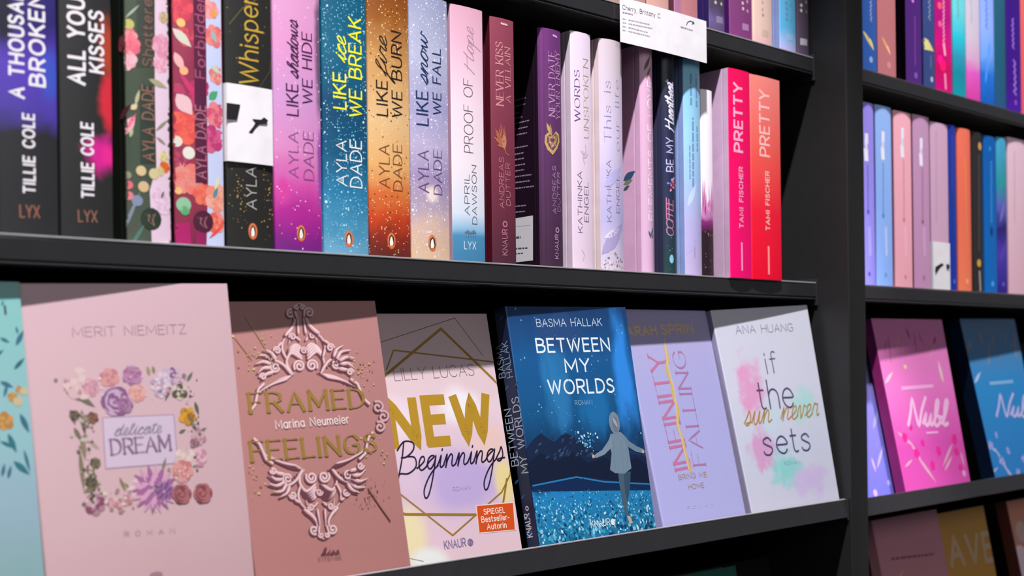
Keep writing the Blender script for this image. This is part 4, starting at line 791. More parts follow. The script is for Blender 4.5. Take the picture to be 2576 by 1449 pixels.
ART['framed'] = [('baroque_frame','taper',[(63.09,175.61),(67.16,178.08),(72.6,174.62),(75.45,166.91),(73.91,157.96)],3.06,'6c3c48',0,{}),
('baroque_frame','taper',[(64.67,176.9),(68.75,179.38),(74.2,175.92),(77.06,168.2),(75.52,159.23)],2.55,'d2a6aa',0,{}),
('baroque_frame','taper',[(65.1,177.3),(69.17,179.77),(74.63,176.31),(77.49,168.59),(75.95,159.62)],1.07,'f2d2d4',0,{}),
('baroque_frame','taper',[(57.61,175.5),(53.76,177.78),(48.24,174.12),(45,166.45),(45.91,157.7)],3.04,'6c3c48',0,{}),
('baroque_frame','taper',[(59.18,176.78),(55.32,179.06),(49.78,175.4),(46.54,167.71),(47.45,158.95)],2.54,'d2a6aa',0,{}),
('baroque_frame','taper',[(59.6,177.17),(55.73,179.45),(50.2,175.79),(46.95,168.09),(47.86,159.33)],1.07,'f2d2d4',0,{}),
('baroque_frame','taper',[(63.03,173.54),(68.03,176.61),(73.31,172.55),(75.25,165.42),(72.97,157.65)],3.05,'6c3c48',0,{}),
('baroque_frame','taper',[(64.61,174.82),(69.62,177.91),(74.91,173.84),(76.85,166.7),(74.58,158.93)],2.55,'d2a6aa',0,{}),
('baroque_frame','taper',[(65.03,175.21),(70.05,178.3),(75.34,174.23),(77.28,167.09),(75,159.31)],1.07,'f2d2d4',0,{}),
('baroque_frame','taper',[(57.54,173.43),(52.81,176.28),(47.42,172.05),(45.11,164.99),(46.8,157.42)],3.04,'6c3c48',0,{}),
('baroque_frame','taper',[(59.11,174.71),(54.36,177.56),(48.97,173.32),(46.64,166.24),(48.34,158.66)],2.54,'d2a6aa',0,{}),
('baroque_frame','taper',[(59.53,175.1),(54.78,177.95),(49.38,173.71),(47.06,166.63),(48.75,159.05)],1.07,'f2d2d4',0,{}),
('baroque_frame','taper',[(62.96,171.46),(68.91,175.14),(74.01,170.47),(75.04,163.92),(72.03,157.35)],3.05,'6c3c48',0,{}),
('baroque_frame','taper',[(64.54,172.74),(70.5,176.43),(75.62,171.76),(76.65,165.21),(73.63,158.62)],2.55,'d2a6aa',0,{}),
('baroque_frame','taper',[(64.96,173.13),(70.93,176.83),(76.05,172.15),(77.08,165.6),(74.06,159.01)],1.07,'f2d2d4',0,{}),
('baroque_frame','taper',[(57.48,171.36),(51.85,174.79),(46.61,169.98),(45.21,163.53),(47.68,157.13)],3.04,'6c3c48',0,{}),
('baroque_frame','taper',[(59.04,172.64),(53.41,176.06),(48.15,171.25),(46.75,164.78),(49.23,158.38)],2.54,'d2a6aa',0,{}),
('baroque_frame','taper',[(59.46,173.03),(53.82,176.45),(48.56,171.64),(47.16,165.17),(49.64,158.76)],1.07,'f2d2d4',0,{}),
('baroque_frame','taper',[(62.89,169.38),(69.78,173.67),(74.72,168.39),(74.84,162.43),(71.09,157.04)],3.05,'6c3c48',0,{}),
('baroque_frame','taper',[(64.47,170.66),(71.38,174.96),(76.33,169.68),(76.44,163.71),(72.69,158.31)],2.54,'d2a6aa',0,{}),
('baroque_frame','taper',[(64.89,171.05),(71.81,175.36),(76.76,170.07),(76.87,164.1),(73.12,158.7)],1.07,'f2d2d4',0,{}),
('baroque_frame','taper',[(57.41,169.29),(50.9,173.29),(45.8,167.92),(45.31,162.07),(48.57,156.85)],3.04,'6c3c48',0,{}),
('baroque_frame','taper',[(58.98,170.57),(52.46,174.57),(47.34,169.18),(46.85,163.32),(50.12,158.1)],2.53,'d2a6aa',0,{}),
('baroque_frame','taper',[(59.4,170.95),(52.87,174.96),(47.75,169.57),(47.26,163.71),(50.53,158.48)],1.06,'f2d2d4',0,{}),
('baroque_frame','taper',[(62.82,167.31),(70.66,172.2),(75.43,166.32),(74.63,160.94),(70.16,156.74)],3.04,'6c3c48',0,{}),
('baroque_frame','taper',[(64.4,168.59),(72.26,173.49),(77.04,167.6),(76.24,162.22),(71.75,158.01)],2.54,'d2a6aa',0,{}),
('baroque_frame','taper',[(64.82,168.98),(72.69,173.88),(77.47,167.99),(76.67,162.61),(72.18,158.39)],1.07,'f2d2d4',0,{}),
('baroque_frame','taper',[(57.34,167.23),(49.96,171.81),(44.98,165.86),(45.41,160.61),(49.46,156.56)],3.03,'6c3c48',0,{}),
('baroque_frame','taper',[(58.91,168.5),(51.51,173.08),(46.52,167.12),(46.95,161.86),(51.01,157.81)],2.53,'d2a6aa',0,{}),
('baroque_frame','taper',[(59.33,168.89),(51.92,173.47),(46.94,167.51),(47.36,162.25),(51.42,158.2)],1.06,'f2d2d4',0,{}),
('baroque_frame','taper',[(75.69,168.86),(78.41,175.49),(76.75,182.05),(72.51,185.53),(67.55,184.8)],2.53,'6c3c48',0,{}),
('baroque_frame','taper',[(77.12,169.99),(79.84,176.64),(78.17,183.2),(73.93,186.69),(68.96,185.95)],2.11,'d2a6aa',0,{}),
('baroque_frame','taper',[(77.47,170.32),(80.19,176.96),(78.53,183.53),(74.28,187.02),(69.31,186.28)],0.89,'f2d2d4',0,{}),
('baroque_frame','taper',[(45.24,168.35),(43.07,174.75),(45.06,181.25),(49.35,184.89),(54.15,184.43)],2.48,'6c3c48',0,{}),
('baroque_frame','taper',[(46.6,169.46),(44.43,175.87),(46.42,182.38),(50.73,186.03),(55.53,185.58)],2.07,'d2a6aa',0,{}),
('baroque_frame','taper',[(46.94,169.78),(44.76,176.19),(46.76,182.7),(51.07,186.36),(55.87,185.9)],0.87,'f2d2d4',0,{}),
('baroque_frame','taper',[(63.26,181.21),(67.04,184.29),(71.32,183.21),(72.44,179.65)],2.16,'6c3c48',0,{}),
('baroque_frame','taper',[(64.54,182.25),(68.33,185.34),(72.61,184.26),(73.74,180.69)],1.8,'d2a6aa',0,{}),
('baroque_frame','taper',[(64.84,182.53),(68.63,185.62),(72.91,184.54),(74.04,180.97)],0.76,'f2d2d4',0,{}),
('baroque_frame','taper',[(58.39,181.09),(54.85,183.96),(50.6,182.66),(49.28,179.09)],2.16,'6c3c48',0,{}),
('baroque_frame','taper',[(59.66,182.13),(56.11,185),(51.85,183.7),(50.53,180.12)],1.8,'d2a6aa',0,{}),
('baroque_frame','taper',[(59.95,182.41),(56.41,185.28),(52.14,183.98),(50.83,180.4)],0.76,'f2d2d4',0,{}),
('baroque_frame','stroke',[(69.38,160.18),(69.84,162.14),(69.38,163.98),(68.15,165.34),(66.47,165.98),(64.71,165.83),(63.24,164.97),(62.33,163.66),(62.11,162.18),(62.57,160.86),(63.54,159.95),(64.79,159.6),(66.03,159.82),(66.99,160.5),(67.52,161.45),(67.56,162.44),(67.15,163.26),(66.46,163.75),(65.66,163.86),(64.96,163.63),(64.48,163.17),(64.3,162.62),(64.39,162.13)],2.15,'6c3c48',0,{}),
('baroque_frame','stroke',[(70.67,161.2),(71.13,163.16),(70.67,165),(69.44,166.37),(67.76,167.01),(65.99,166.85),(64.52,166),(63.6,164.68),(63.39,163.2),(63.84,161.88),(64.82,160.97),(66.07,160.62),(67.31,160.84),(68.28,161.52),(68.81,162.47),(68.84,163.46),(68.44,164.28),(67.74,164.77),(66.95,164.89),(66.24,164.65),(65.76,164.19),(65.58,163.64),(65.67,163.15)],1.8,'d2a6aa',0,{}),
('baroque_frame','stroke',[(70.97,161.48),(71.44,163.44),(70.97,165.28),(69.74,166.64),(68.06,167.28),(66.29,167.13),(64.82,166.27),(63.9,164.95),(63.68,163.47),(64.14,162.15),(65.12,161.24),(66.37,160.89),(67.61,161.11),(68.58,161.79),(69.11,162.75),(69.14,163.74),(68.74,164.56),(68.04,165.05),(67.25,165.16),(66.54,164.93),(66.06,164.46),(65.88,163.91),(65.97,163.42)],0.76,'f2d2d4',0,{}),
('baroque_frame','stroke',[(51.01,159.98),(50.68,161.9),(51.25,163.74),(52.54,165.12),(54.23,165.8),(55.95,165.7),(57.36,164.89),(58.18,163.6),(58.3,162.13),(57.76,160.81),(56.73,159.88),(55.47,159.5),(54.27,159.69),(53.36,160.35),(52.91,161.28),(52.94,162.26),(53.38,163.08),(54.1,163.59),(54.89,163.72),(55.57,163.51),(56.01,163.06),(56.15,162.52),(56.03,162.03)],2.12,'6c3c48',0,{}),
('baroque_frame','stroke',[(52.27,160.99),(51.94,162.91),(52.51,164.75),(53.8,166.13),(55.49,166.82),(57.22,166.72),(58.62,165.91),(59.45,164.62),(59.57,163.15),(59.03,161.82),(57.99,160.89),(56.73,160.51),(55.53,160.7),(54.62,161.36),(54.17,162.29),(54.2,163.27),(54.64,164.09),(55.36,164.6),(56.15,164.73),(56.83,164.52),(57.27,164.07),(57.42,163.53),(57.3,163.04)],1.77,'d2a6aa',0,{}),
('baroque_frame','stroke',[(52.56,161.26),(52.23,163.19),(52.8,165.02),(54.09,166.41),(55.79,167.09),(57.51,166.99),(58.92,166.18),(59.74,164.89),(59.86,163.42),(59.32,162.1),(58.29,161.17),(57.03,160.79),(55.83,160.97),(54.92,161.63),(54.46,162.56),(54.49,163.54),(54.94,164.37),(55.65,164.87),(56.44,165.01),(57.13,164.8),(57.57,164.35),(57.72,163.8),(57.59,163.31)],0.74,'f2d2d4',0,{}),
('baroque_frame','stroke',[(72.16,184.57),(71.8,185.69),(71,186.48),(69.95,186.81),(68.89,186.64),(68.03,186.08),(67.53,185.26),(67.44,184.38),(67.75,183.63),(68.34,183.14),(69.05,182.99),(69.73,183.16),(70.24,183.56),(70.49,184.09),(70.47,184.6),(70.23,184.99),(69.88,185.2),(69.5,185.2),(69.21,185.06)],1.63,'6c3c48',0,{}),
('baroque_frame','stroke',[(73.27,185.47),(72.92,186.59),(72.11,187.38),(71.06,187.71),(70,187.54),(69.14,186.97),(68.63,186.15),(68.55,185.28),(68.86,184.53),(69.45,184.04),(70.16,183.89),(70.84,184.05),(71.35,184.46),(71.6,184.99),(71.58,185.5),(71.34,185.89),(70.98,186.09),(70.61,186.1),(70.31,185.96)],1.36,'d2a6aa',0,{}),
('baroque_frame','stroke',[(73.5,185.68),(73.14,186.81),(72.34,187.59),(71.29,187.92),(70.23,187.75),(69.36,187.19),(68.86,186.37),(68.77,185.49),(69.08,184.74),(69.67,184.25),(70.39,184.1),(71.07,184.26),(71.57,184.67),(71.82,185.2),(71.81,185.71),(71.57,186.1),(71.21,186.31),(70.84,186.31),(70.54,186.17)],0.57,'f2d2d4',0,{}),
('baroque_frame','stroke',[(50.21,183.98),(50.63,185.11),(51.46,185.93),(52.5,186.31),(53.53,186.21),(54.33,185.69),(54.78,184.91),(54.8,184.04),(54.46,183.28),(53.85,182.76),(53.13,182.57),(52.48,182.7),(52.02,183.08),(51.81,183.59),(51.86,184.1),(52.11,184.5),(52.47,184.72),(52.84,184.74),(53.12,184.62)],1.61,'6c3c48',0,{}),
('baroque_frame','stroke',[(51.29,184.87),(51.7,185.99),(52.54,186.82),(53.58,187.2),(54.61,187.1),(55.42,186.58),(55.86,185.8),(55.89,184.93),(55.54,184.17),(54.93,183.65),(54.22,183.46),(53.56,183.59),(53.1,183.97),(52.89,184.47),(52.94,184.98),(53.19,185.38),(53.55,185.61),(53.92,185.63),(54.2,185.5)],1.34,'d2a6aa',0,{}),
('baroque_frame','stroke',[(51.51,185.07),(51.92,186.2),(52.76,187.02),(53.8,187.4),(54.83,187.3),(55.64,186.79),(56.08,186),(56.11,185.14),(55.76,184.37),(55.15,183.86),(54.44,183.67),(53.78,183.8),(53.32,184.17),(53.11,184.68),(53.16,185.19),(53.41,185.59),(53.77,185.81),(54.14,185.84),(54.42,185.71)],0.56,'f2d2d4',0,{}),
('baroque_frame','stroke',[(63.56,173.69),(63.2,174.83),(62.39,175.63),(61.32,175.95),(60.24,175.77),(59.39,175.17),(58.9,174.31),(58.86,173.41),(59.22,172.65),(59.86,172.18),(60.62,172.07),(61.32,172.29),(61.82,172.76),(62.03,173.34),(61.96,173.88),(61.66,174.28),(61.24,174.47),(60.82,174.44),(60.5,174.25),(60.33,173.97)],1.44,'6c3c48',0,{}),
('baroque_frame','stroke',[(64.6,174.52),(64.24,175.66),(63.42,176.46),(62.35,176.78),(61.28,176.6),(60.42,176),(59.94,175.14),(59.89,174.24),(60.25,173.48),(60.9,173.01),(61.66,172.9),(62.36,173.12),(62.86,173.59),(63.07,174.17),(63,174.71),(62.7,175.11),(62.28,175.3),(61.86,175.27),(61.53,175.08),(61.37,174.8)],1.2,'d2a6aa',0,{}),
('baroque_frame','stroke',[(64.79,174.71),(64.44,175.85),(63.62,176.64),(62.55,176.97),(61.48,176.78),(60.62,176.18),(60.13,175.33),(60.09,174.42),(60.45,173.67),(61.1,173.2),(61.86,173.08),(62.56,173.3),(63.05,173.77),(63.27,174.35),(63.2,174.9),(62.9,175.3),(62.48,175.49),(62.05,175.46),(61.73,175.26),(61.56,174.99)],0.5,'f2d2d4',0,{}),
('baroque_frame','taper',[(74.03,185.88),(69.21,189.93),(65.98,194.62),(65.81,198.8),(68.37,201.9)],3.64,'6c3c48',0,{}),
('baroque_frame','taper',[(75.82,187.35),(70.99,191.4),(67.75,196.09),(67.58,200.28),(70.14,203.39)],3.04,'d2a6aa',0,{}),
('baroque_frame','taper',[(76.32,187.82),(71.49,191.87),(68.25,196.56),(68.08,200.76),(70.64,203.87)],1.28,'f2d2d4',0,{}),
('baroque_frame','taper',[(47.23,185.13),(52.16,189.41),(55.63,194.27),(56.06,198.45),(53.74,201.34)],3.57,'6c3c48',0,{}),
('baroque_frame','taper',[(48.95,186.57),(53.89,190.86),(57.37,195.73),(57.81,199.92),(55.48,202.81)],2.98,'d2a6aa',0,{}),
('baroque_frame','taper',[(49.43,187.03),(54.38,191.33),(57.86,196.2),(58.3,200.39),(55.97,203.28)],1.25,'f2d2d4',0,{}),
('baroque_frame','taper',[(63.93,186.49),(63.8,191.85),(63.7,198.42)],2.53,'6c3c48',0,{}),
('baroque_frame','taper',[(65.33,187.64),(65.2,193.01),(65.11,199.59)],2.11,'d2a6aa',0,{}),
('baroque_frame','taper',[(65.68,187.97),(65.55,193.34),(65.45,199.92)],0.89,'f2d2d4',0,{}),
('baroque_frame','taper',[(57.83,186.31),(58.31,191.68),(58.83,198.25)],2.52,'6c3c48',0,{}),
('baroque_frame','taper',[(59.22,187.46),(59.7,192.83),(60.22,199.41)],2.1,'d2a6aa',0,{}),
('baroque_frame','taper',[(59.57,187.79),(60.05,193.16),(60.56,199.74)],0.88,'f2d2d4',0,{}),
('baroque_frame','stroke',[(66.56,204.11),(68.01,204.94),(69.57,205.08),(70.93,204.55),(71.81,203.53),(72.09,202.26),(71.78,201.03),(70.99,200.08),(69.94,199.58),(68.88,199.58),(68.02,200.01),(67.52,200.73),(67.43,201.54),(67.71,202.27),(68.24,202.77),(68.85,202.97),(69.41,202.88),(69.78,202.58),(69.93,202.2)],2.01,'6c3c48',0,{}),
('baroque_frame','stroke',[(67.78,205.13),(69.24,205.96),(70.8,206.1),(72.16,205.58),(73.05,204.55),(73.33,203.28),(73.01,202.05),(72.22,201.1),(71.17,200.6),(70.11,200.6),(69.25,201.03),(68.75,201.74),(68.66,202.56),(68.94,203.29),(69.46,203.79),(70.08,203.99),(70.64,203.9),(71.01,203.6),(71.16,203.22)],1.67,'d2a6aa',0,{}),
('baroque_frame','stroke',[(68.06,205.39),(69.51,206.23),(71.08,206.37),(72.43,205.84),(73.32,204.81),(73.61,203.54),(73.29,202.31),(72.5,201.36),(71.45,200.86),(70.38,200.86),(69.53,201.29),(69.02,202.01),(68.93,202.82),(69.21,203.55),(69.74,204.05),(70.36,204.25),(70.91,204.16),(71.29,203.87),(71.43,203.48)],0.7,'f2d2d4',0,{}),
('baroque_frame','stroke',[(56.71,203.72),(55.33,204.43),(53.8,204.44),(52.45,203.81),(51.52,202.73),(51.16,201.45),(51.39,200.26),(52.1,199.38),(53.1,198.96),(54.14,199.04),(55,199.52),(55.54,200.28),(55.68,201.09),(55.46,201.8),(54.97,202.25),(54.38,202.4),(53.83,202.27),(53.44,201.95),(53.28,201.55)],1.99,'6c3c48',0,{}),
('baroque_frame','stroke',[(57.92,204.73),(56.54,205.44),(55.01,205.45),(53.65,204.82),(52.72,203.73),(52.36,202.46),(52.59,201.26),(53.3,200.39),(54.3,199.97),(55.34,200.04),(56.21,200.53),(56.75,201.28),(56.89,202.1),(56.66,202.81),(56.18,203.26),(55.58,203.41),(55.03,203.28),(54.64,202.96),(54.48,202.56)],1.66,'d2a6aa',0,{}),
('baroque_frame','stroke',[(58.19,204.99),(56.81,205.7),(55.27,205.71),(53.92,205.08),(52.99,203.99),(52.63,202.72),(52.86,201.52),(53.57,200.64),(54.57,200.23),(55.61,200.3),(56.48,200.79),(57.02,201.54),(57.16,202.36),(56.93,203.07),(56.45,203.52),(55.85,203.67),(55.3,203.54),(54.91,203.22),(54.75,202.82)],0.7,'f2d2d4',0,{}),
('baroque_frame','taper',[(64.46,199.15),(65.55,204.59),(63.52,208.11),(61.71,208.63)],2.18,'6c3c48',0,{}),
('baroque_frame','taper',[(65.74,200.21),(66.83,205.66),(64.8,209.18),(62.99,209.7)],1.82,'d2a6aa',0,{}),
('baroque_frame','taper',[(66.04,200.5),(67.13,205.95),(65.1,209.47),(63.28,209.99)],0.77,'f2d2d4',0,{}),
('baroque_frame','taper',[(58.36,198.93),(57.62,204.27),(59.86,207.95),(61.71,208.63)],2.17,'6c3c48',0,{}),
('baroque_frame','taper',[(59.63,199.99),(58.89,205.33),(61.14,209.02),(62.99,209.7)],1.81,'d2a6aa',0,{}),
('baroque_frame','taper',[(59.93,200.27),(59.19,205.62),(61.43,209.31),(63.28,209.99)],0.76,'f2d2d4',0,{}),
('baroque_frame','stroke',[(66.44,206.02),(66.15,206.92),(65.49,207.52),(64.64,207.72),(63.82,207.52),(63.19,207.01),(62.87,206.34),(62.9,205.66),(63.22,205.14),(63.72,204.86),(64.26,204.86),(64.72,205.09),(65,205.45),(65.07,205.85),(64.95,206.17),(64.72,206.35),(64.46,206.38)],1.46,'6c3c48',0,{}),
('baroque_frame','stroke',[(67.49,206.89),(67.19,207.79),(66.53,208.39),(65.68,208.59),(64.86,208.39),(64.23,207.88),(63.91,207.2),(63.94,206.52),(64.26,206),(64.76,205.72),(65.3,205.72),(65.76,205.95),(66.04,206.32),(66.11,206.71),(65.99,207.03),(65.76,207.22),(65.5,207.25)],1.22,'d2a6aa',0,{}),
('baroque_frame','stroke',[(67.69,207.08),(67.39,207.98),(66.73,208.58),(65.88,208.78),(65.06,208.58),(64.43,208.07),(64.11,207.39),(64.13,206.72),(64.45,206.19),(64.96,205.92),(65.5,205.91),(65.96,206.14),(66.24,206.51),(66.31,206.9),(66.19,207.22),(65.96,207.41),(65.7,207.44)],0.51,'f2d2d4',0,{}),
('baroque_frame','stroke',[(57.29,205.65),(57.65,206.56),(58.34,207.22),(59.19,207.49),(60,207.36),(60.59,206.9),(60.87,206.25),(60.8,205.58),(60.44,205.03),(59.93,204.71),(59.38,204.66),(58.94,204.85),(58.69,205.19),(58.64,205.58),(58.78,205.91),(59.03,206.12),(59.29,206.17)],1.45,'6c3c48',0,{}),
('baroque_frame','stroke',[(58.32,206.51),(58.68,207.43),(59.37,208.08),(60.22,208.35),(61.03,208.23),(61.63,207.77),(61.9,207.11),(61.83,206.44),(61.48,205.89),(60.96,205.57),(60.42,205.52),(59.97,205.71),(59.72,206.05),(59.68,206.44),(59.81,206.77),(60.06,206.98),(60.32,207.03)],1.21,'d2a6aa',0,{}),
('baroque_frame','stroke',[(58.52,206.7),(58.87,207.62),(59.57,208.27),(60.42,208.54),(61.23,208.42),(61.82,207.96),(62.1,207.31),(62.03,206.63),(61.68,206.08),(61.16,205.76),(60.61,205.71),(60.17,205.9),(59.92,206.24),(59.87,206.63),(60.01,206.96),(60.26,207.17),(60.52,207.22)],0.51,'f2d2d4',0,{}),
('baroque_frame','taper',[(78.44,180.19),(81.49,177.86),(80.75,174.24)],2.91,'6c3c48',0,{}),
('baroque_frame','taper',[(79.99,181.45),(83.05,179.11),(82.31,175.49)],2.43,'d2a6aa',0,{}),
('baroque_frame','taper',[(80.4,181.82),(83.46,179.49),(82.71,175.86)],1.02,'f2d2d4',0,{}),
('baroque_frame','taper',[(43.1,179.34),(40.06,176.93),(40.54,173.43)],2.84,'6c3c48',0,{}),
('baroque_frame','taper',[(44.58,180.57),(41.53,178.15),(42.01,174.65)],2.37,'d2a6aa',0,{}),
('baroque_frame','taper',[(44.96,180.93),(41.92,178.51),(42.4,175.01)],1,'f2d2d4',0,{}),
('baroque_frame','stroke',[(86.18,175.25),(85.77,176.53),(84.83,177.43),(83.61,177.79),(82.37,177.58),(81.39,176.91),(80.84,175.94),(80.79,174.92),(81.2,174.07),(81.94,173.54),(82.81,173.41),(83.61,173.66),(84.18,174.19),(84.43,174.84),(84.34,175.46),(84,175.91),(83.52,176.12),(83.04,176.09),(82.67,175.87),(82.48,175.56)],1.83,'6c3c48',0,{}),
('baroque_frame','stroke',[(87.37,176.2),(86.97,177.48),(86.03,178.38),(84.8,178.74),(83.56,178.53),(82.58,177.85),(82.02,176.89),(81.98,175.87),(82.39,175.01),(83.13,174.49),(84,174.36),(84.81,174.61),(85.38,175.14),(85.62,175.79),(85.54,176.41),(85.19,176.86),(84.71,177.07),(84.23,177.04),(83.86,176.82),(83.67,176.51)],1.52,'d2a6aa',0,{}),
('baroque_frame','stroke',[(87.63,176.43),(87.22,177.71),(86.28,178.61),(85.06,178.97),(83.82,178.77),(82.83,178.09),(82.28,177.12),(82.23,176.1),(82.65,175.25),(83.39,174.72),(84.26,174.59),(85.06,174.84),(85.63,175.37),(85.88,176.03),(85.79,176.64),(85.45,177.1),(84.97,177.31),(84.48,177.27),(84.11,177.05),(83.92,176.74)],0.64,'f2d2d4',0,{}),
('baroque_frame','stroke',[(36.19,174.21),(36.65,175.47),(37.58,176.38),(38.75,176.78),(39.9,176.64),(40.78,176.02),(41.24,175.1),(41.23,174.11),(40.78,173.26),(40.05,172.72),(39.22,172.56),(38.49,172.77),(37.99,173.27),(37.8,173.89),(37.91,174.49),(38.26,174.94),(38.73,175.17),(39.18,175.16),(39.51,174.96),(39.67,174.66)],1.76,'6c3c48',0,{}),
('baroque_frame','stroke',[(37.3,175.13),(37.76,176.39),(38.69,177.3),(39.87,177.71),(41.02,177.56),(41.9,176.94),(42.37,176.02),(42.35,175.03),(41.9,174.18),(41.17,173.64),(40.34,173.48),(39.6,173.69),(39.1,174.18),(38.91,174.81),(39.03,175.41),(39.38,175.86),(39.85,176.09),(40.3,176.08),(40.63,175.88),(40.79,175.58)],1.47,'d2a6aa',0,{}),
('baroque_frame','stroke',[(37.54,175.36),(38,176.62),(38.93,177.53),(40.11,177.93),(41.26,177.79),(42.14,177.17),(42.61,176.25),(42.59,175.26),(42.14,174.41),(41.41,173.86),(40.58,173.71),(39.84,173.92),(39.34,174.41),(39.15,175.04),(39.27,175.64),(39.62,176.09),(40.09,176.32),(40.54,176.3),(40.87,176.11),(41.03,175.81)],0.62,'f2d2d4',0,{}),
('baroque_frame','taper',[(72.05,156.21),(77.89,163.42),(84.92,167.11),(89.27,164.77),(87.84,159.94),(83.4,159.29)],2.87,'6c3c48',0,{}),
('baroque_frame','taper',[(73.59,157.43),(79.44,164.65),(86.49,168.35),(90.85,166.01),(89.42,161.18),(84.97,160.53)],2.4,'d2a6aa',0,{}),
('baroque_frame','taper',[(74,157.8),(79.85,165.02),(86.9,168.72),(91.26,166.38),(89.83,161.55),(85.37,160.9)],1.01,'f2d2d4',0,{}),
('baroque_frame','taper',[(47.7,156.01),(42.57,162.96),(36.19,166.36),(32.01,163.98),(33.03,159.36),(37.12,158.83)],2.82,'6c3c48',0,{}),
('baroque_frame','taper',[(49.19,157.21),(44.05,164.16),(37.65,167.56),(33.46,165.17),(34.49,160.55),(38.58,160.02)],2.36,'d2a6aa',0,{}),
('baroque_frame','taper',[(49.58,157.57),(44.43,164.52),(38.03,167.92),(33.84,165.53),(34.87,160.91),(38.97,160.38)],0.99,'f2d2d4',0,{}),
('baroque_frame','stroke',[(87.43,166.51),(88.94,165.35),(89.69,163.72),(89.59,161.97),(88.71,160.48),(87.3,159.53),(85.69,159.26),(84.23,159.68),(83.19,160.63),(82.75,161.88),(82.94,163.14),(83.67,164.16),(84.72,164.75),(85.84,164.83),(86.8,164.45),(87.42,163.74),(87.6,162.9),(87.37,162.12),(86.85,161.55),(86.18,161.29),(85.55,161.35),(85.09,161.64),(84.87,162.05)],2,'6c3c48',0,{}),
('baroque_frame','stroke',[(88.7,167.5),(90.21,166.34),(90.96,164.71),(90.85,162.96),(89.98,161.47),(88.57,160.51),(86.95,160.24),(85.49,160.66),(84.45,161.61),(84.01,162.86),(84.2,164.13),(84.92,165.14),(85.97,165.73),(87.1,165.82),(88.06,165.44),(88.68,164.73),(88.86,163.89),(88.64,163.1),(88.11,162.54),(87.44,162.28),(86.81,162.33),(86.35,162.62),(86.12,163.04)],1.67,'d2a6aa',0,{}),
('baroque_frame','stroke',[(88.98,167.75),(90.49,166.6),(91.24,164.96),(91.14,163.21),(90.26,161.72),(88.85,160.76),(87.24,160.5),(85.77,160.91),(84.73,161.87),(84.29,163.12),(84.48,164.38),(85.2,165.4),(86.26,165.99),(87.38,166.07),(88.35,165.69),(88.96,164.99),(89.15,164.14),(88.92,163.36),(88.39,162.79),(87.73,162.53),(87.09,162.58),(86.63,162.88),(86.41,163.29)],0.7,'f2d2d4',0,{}),
('baroque_frame','stroke',[(34.37,165.72),(32.91,164.56),(32.12,162.97),(32.11,161.29),(32.82,159.87),(34.07,158.98),(35.54,158.75),(36.93,159.19),(37.96,160.13),(38.45,161.35),(38.35,162.57),(37.74,163.54),(36.79,164.09),(35.75,164.14),(34.83,163.75),(34.22,163.05),(34,162.23),(34.16,161.48),(34.61,160.94),(35.21,160.71),(35.8,160.77),(36.25,161.07),(36.48,161.47)],1.93,'6c3c48',0,{}),
('baroque_frame','stroke',[(35.54,166.67),(34.08,165.51),(33.28,163.92),(33.27,162.24),(33.99,160.82),(35.23,159.93),(36.71,159.7),(38.11,160.14),(39.14,161.08),(39.63,162.31),(39.52,163.53),(38.91,164.5),(37.96,165.04),(36.92,165.09),(36,164.7),(35.39,164),(35.17,163.18),(35.33,162.43),(35.78,161.89),(36.38,161.66),(36.97,161.72),(37.42,162.02),(37.66,162.43)],1.61,'d2a6aa',0,{}),
('baroque_frame','stroke',[(35.8,166.92),(34.34,165.76),(33.54,164.16),(33.53,162.48),(34.25,161.07),(35.5,160.17),(36.97,159.95),(38.37,160.38),(39.4,161.33),(39.89,162.55),(39.79,163.78),(39.17,164.75),(38.23,165.29),(37.18,165.34),(36.26,164.95),(35.65,164.25),(35.43,163.43),(35.59,162.67),(36.04,162.14),(36.64,161.91),(37.24,161.97),(37.69,162.26),(37.92,162.67)],0.68,'f2d2d4',0,{}),
('baroque_frame','taper',[(87.07,166.84),(91.02,171.12),(98.08,171.86)],4,'6c3c48',0,{}),
('baroque_frame','taper',[(89.02,168.39),(92.98,172.68),(100.06,173.43)],3.34,'d2a6aa',0,{}),
('baroque_frame','taper',[(89.59,168.9),(93.55,173.2),(100.63,173.95)],1.41,'f2d2d4',0,{}),
('baroque_frame','taper',[(33.5,166.03),(30.12,170.03),(23.76,170.49)],3.86,'6c3c48',0,{}),
('baroque_frame','taper',[(35.3,167.52),(31.91,171.53),(25.54,171.99)],3.22,'d2a6aa',0,{}),
('baroque_frame','taper',[(35.82,168.02),(32.44,172.03),(26.06,172.48)],1.35,'f2d2d4',0,{}),
('baroque_frame','taper',[(89.55,165.07),(94.71,166.96),(100.46,165.83)],4.01,'6c3c48',0,{}),
('baroque_frame','taper',[(91.51,166.62),(96.68,168.51),(102.44,167.39)],3.35,'d2a6aa',0,{}),
('baroque_frame','taper',[(92.07,167.13),(97.25,169.03),(103.02,167.91)],1.41,'f2d2d4',0,{}),
('baroque_frame','taper',[(31.1,164.26),(26.51,165.92),(21.28,164.69)],3.85,'6c3c48',0,{}),
('baroque_frame','taper',[(32.9,165.75),(28.29,167.41),(23.05,166.17)],3.21,'d2a6aa',0,{}),
('baroque_frame','taper',[(33.42,166.24),(28.81,167.9),(23.56,166.66)],1.35,'f2d2d4',0,{}),
('baroque_frame','taper',[(90.09,162.07),(95.2,162.13),(99.6,159.16)],4,'6c3c48',0,{}),
('baroque_frame','taper',[(92.04,163.62),(97.17,163.68),(101.58,160.71)],3.34,'d2a6aa',0,{}),
('baroque_frame','taper',[(92.61,164.13),(97.74,164.19),(102.16,161.22)],1.41,'f2d2d4',0,{}),
('baroque_frame','taper',[(30.43,161.36),(25.78,161.3),(21.65,158.38)],3.84,'6c3c48',0,{}),
('baroque_frame','taper',[(32.22,162.84),(27.56,162.78),(23.42,159.85)],3.21,'d2a6aa',0,{}),
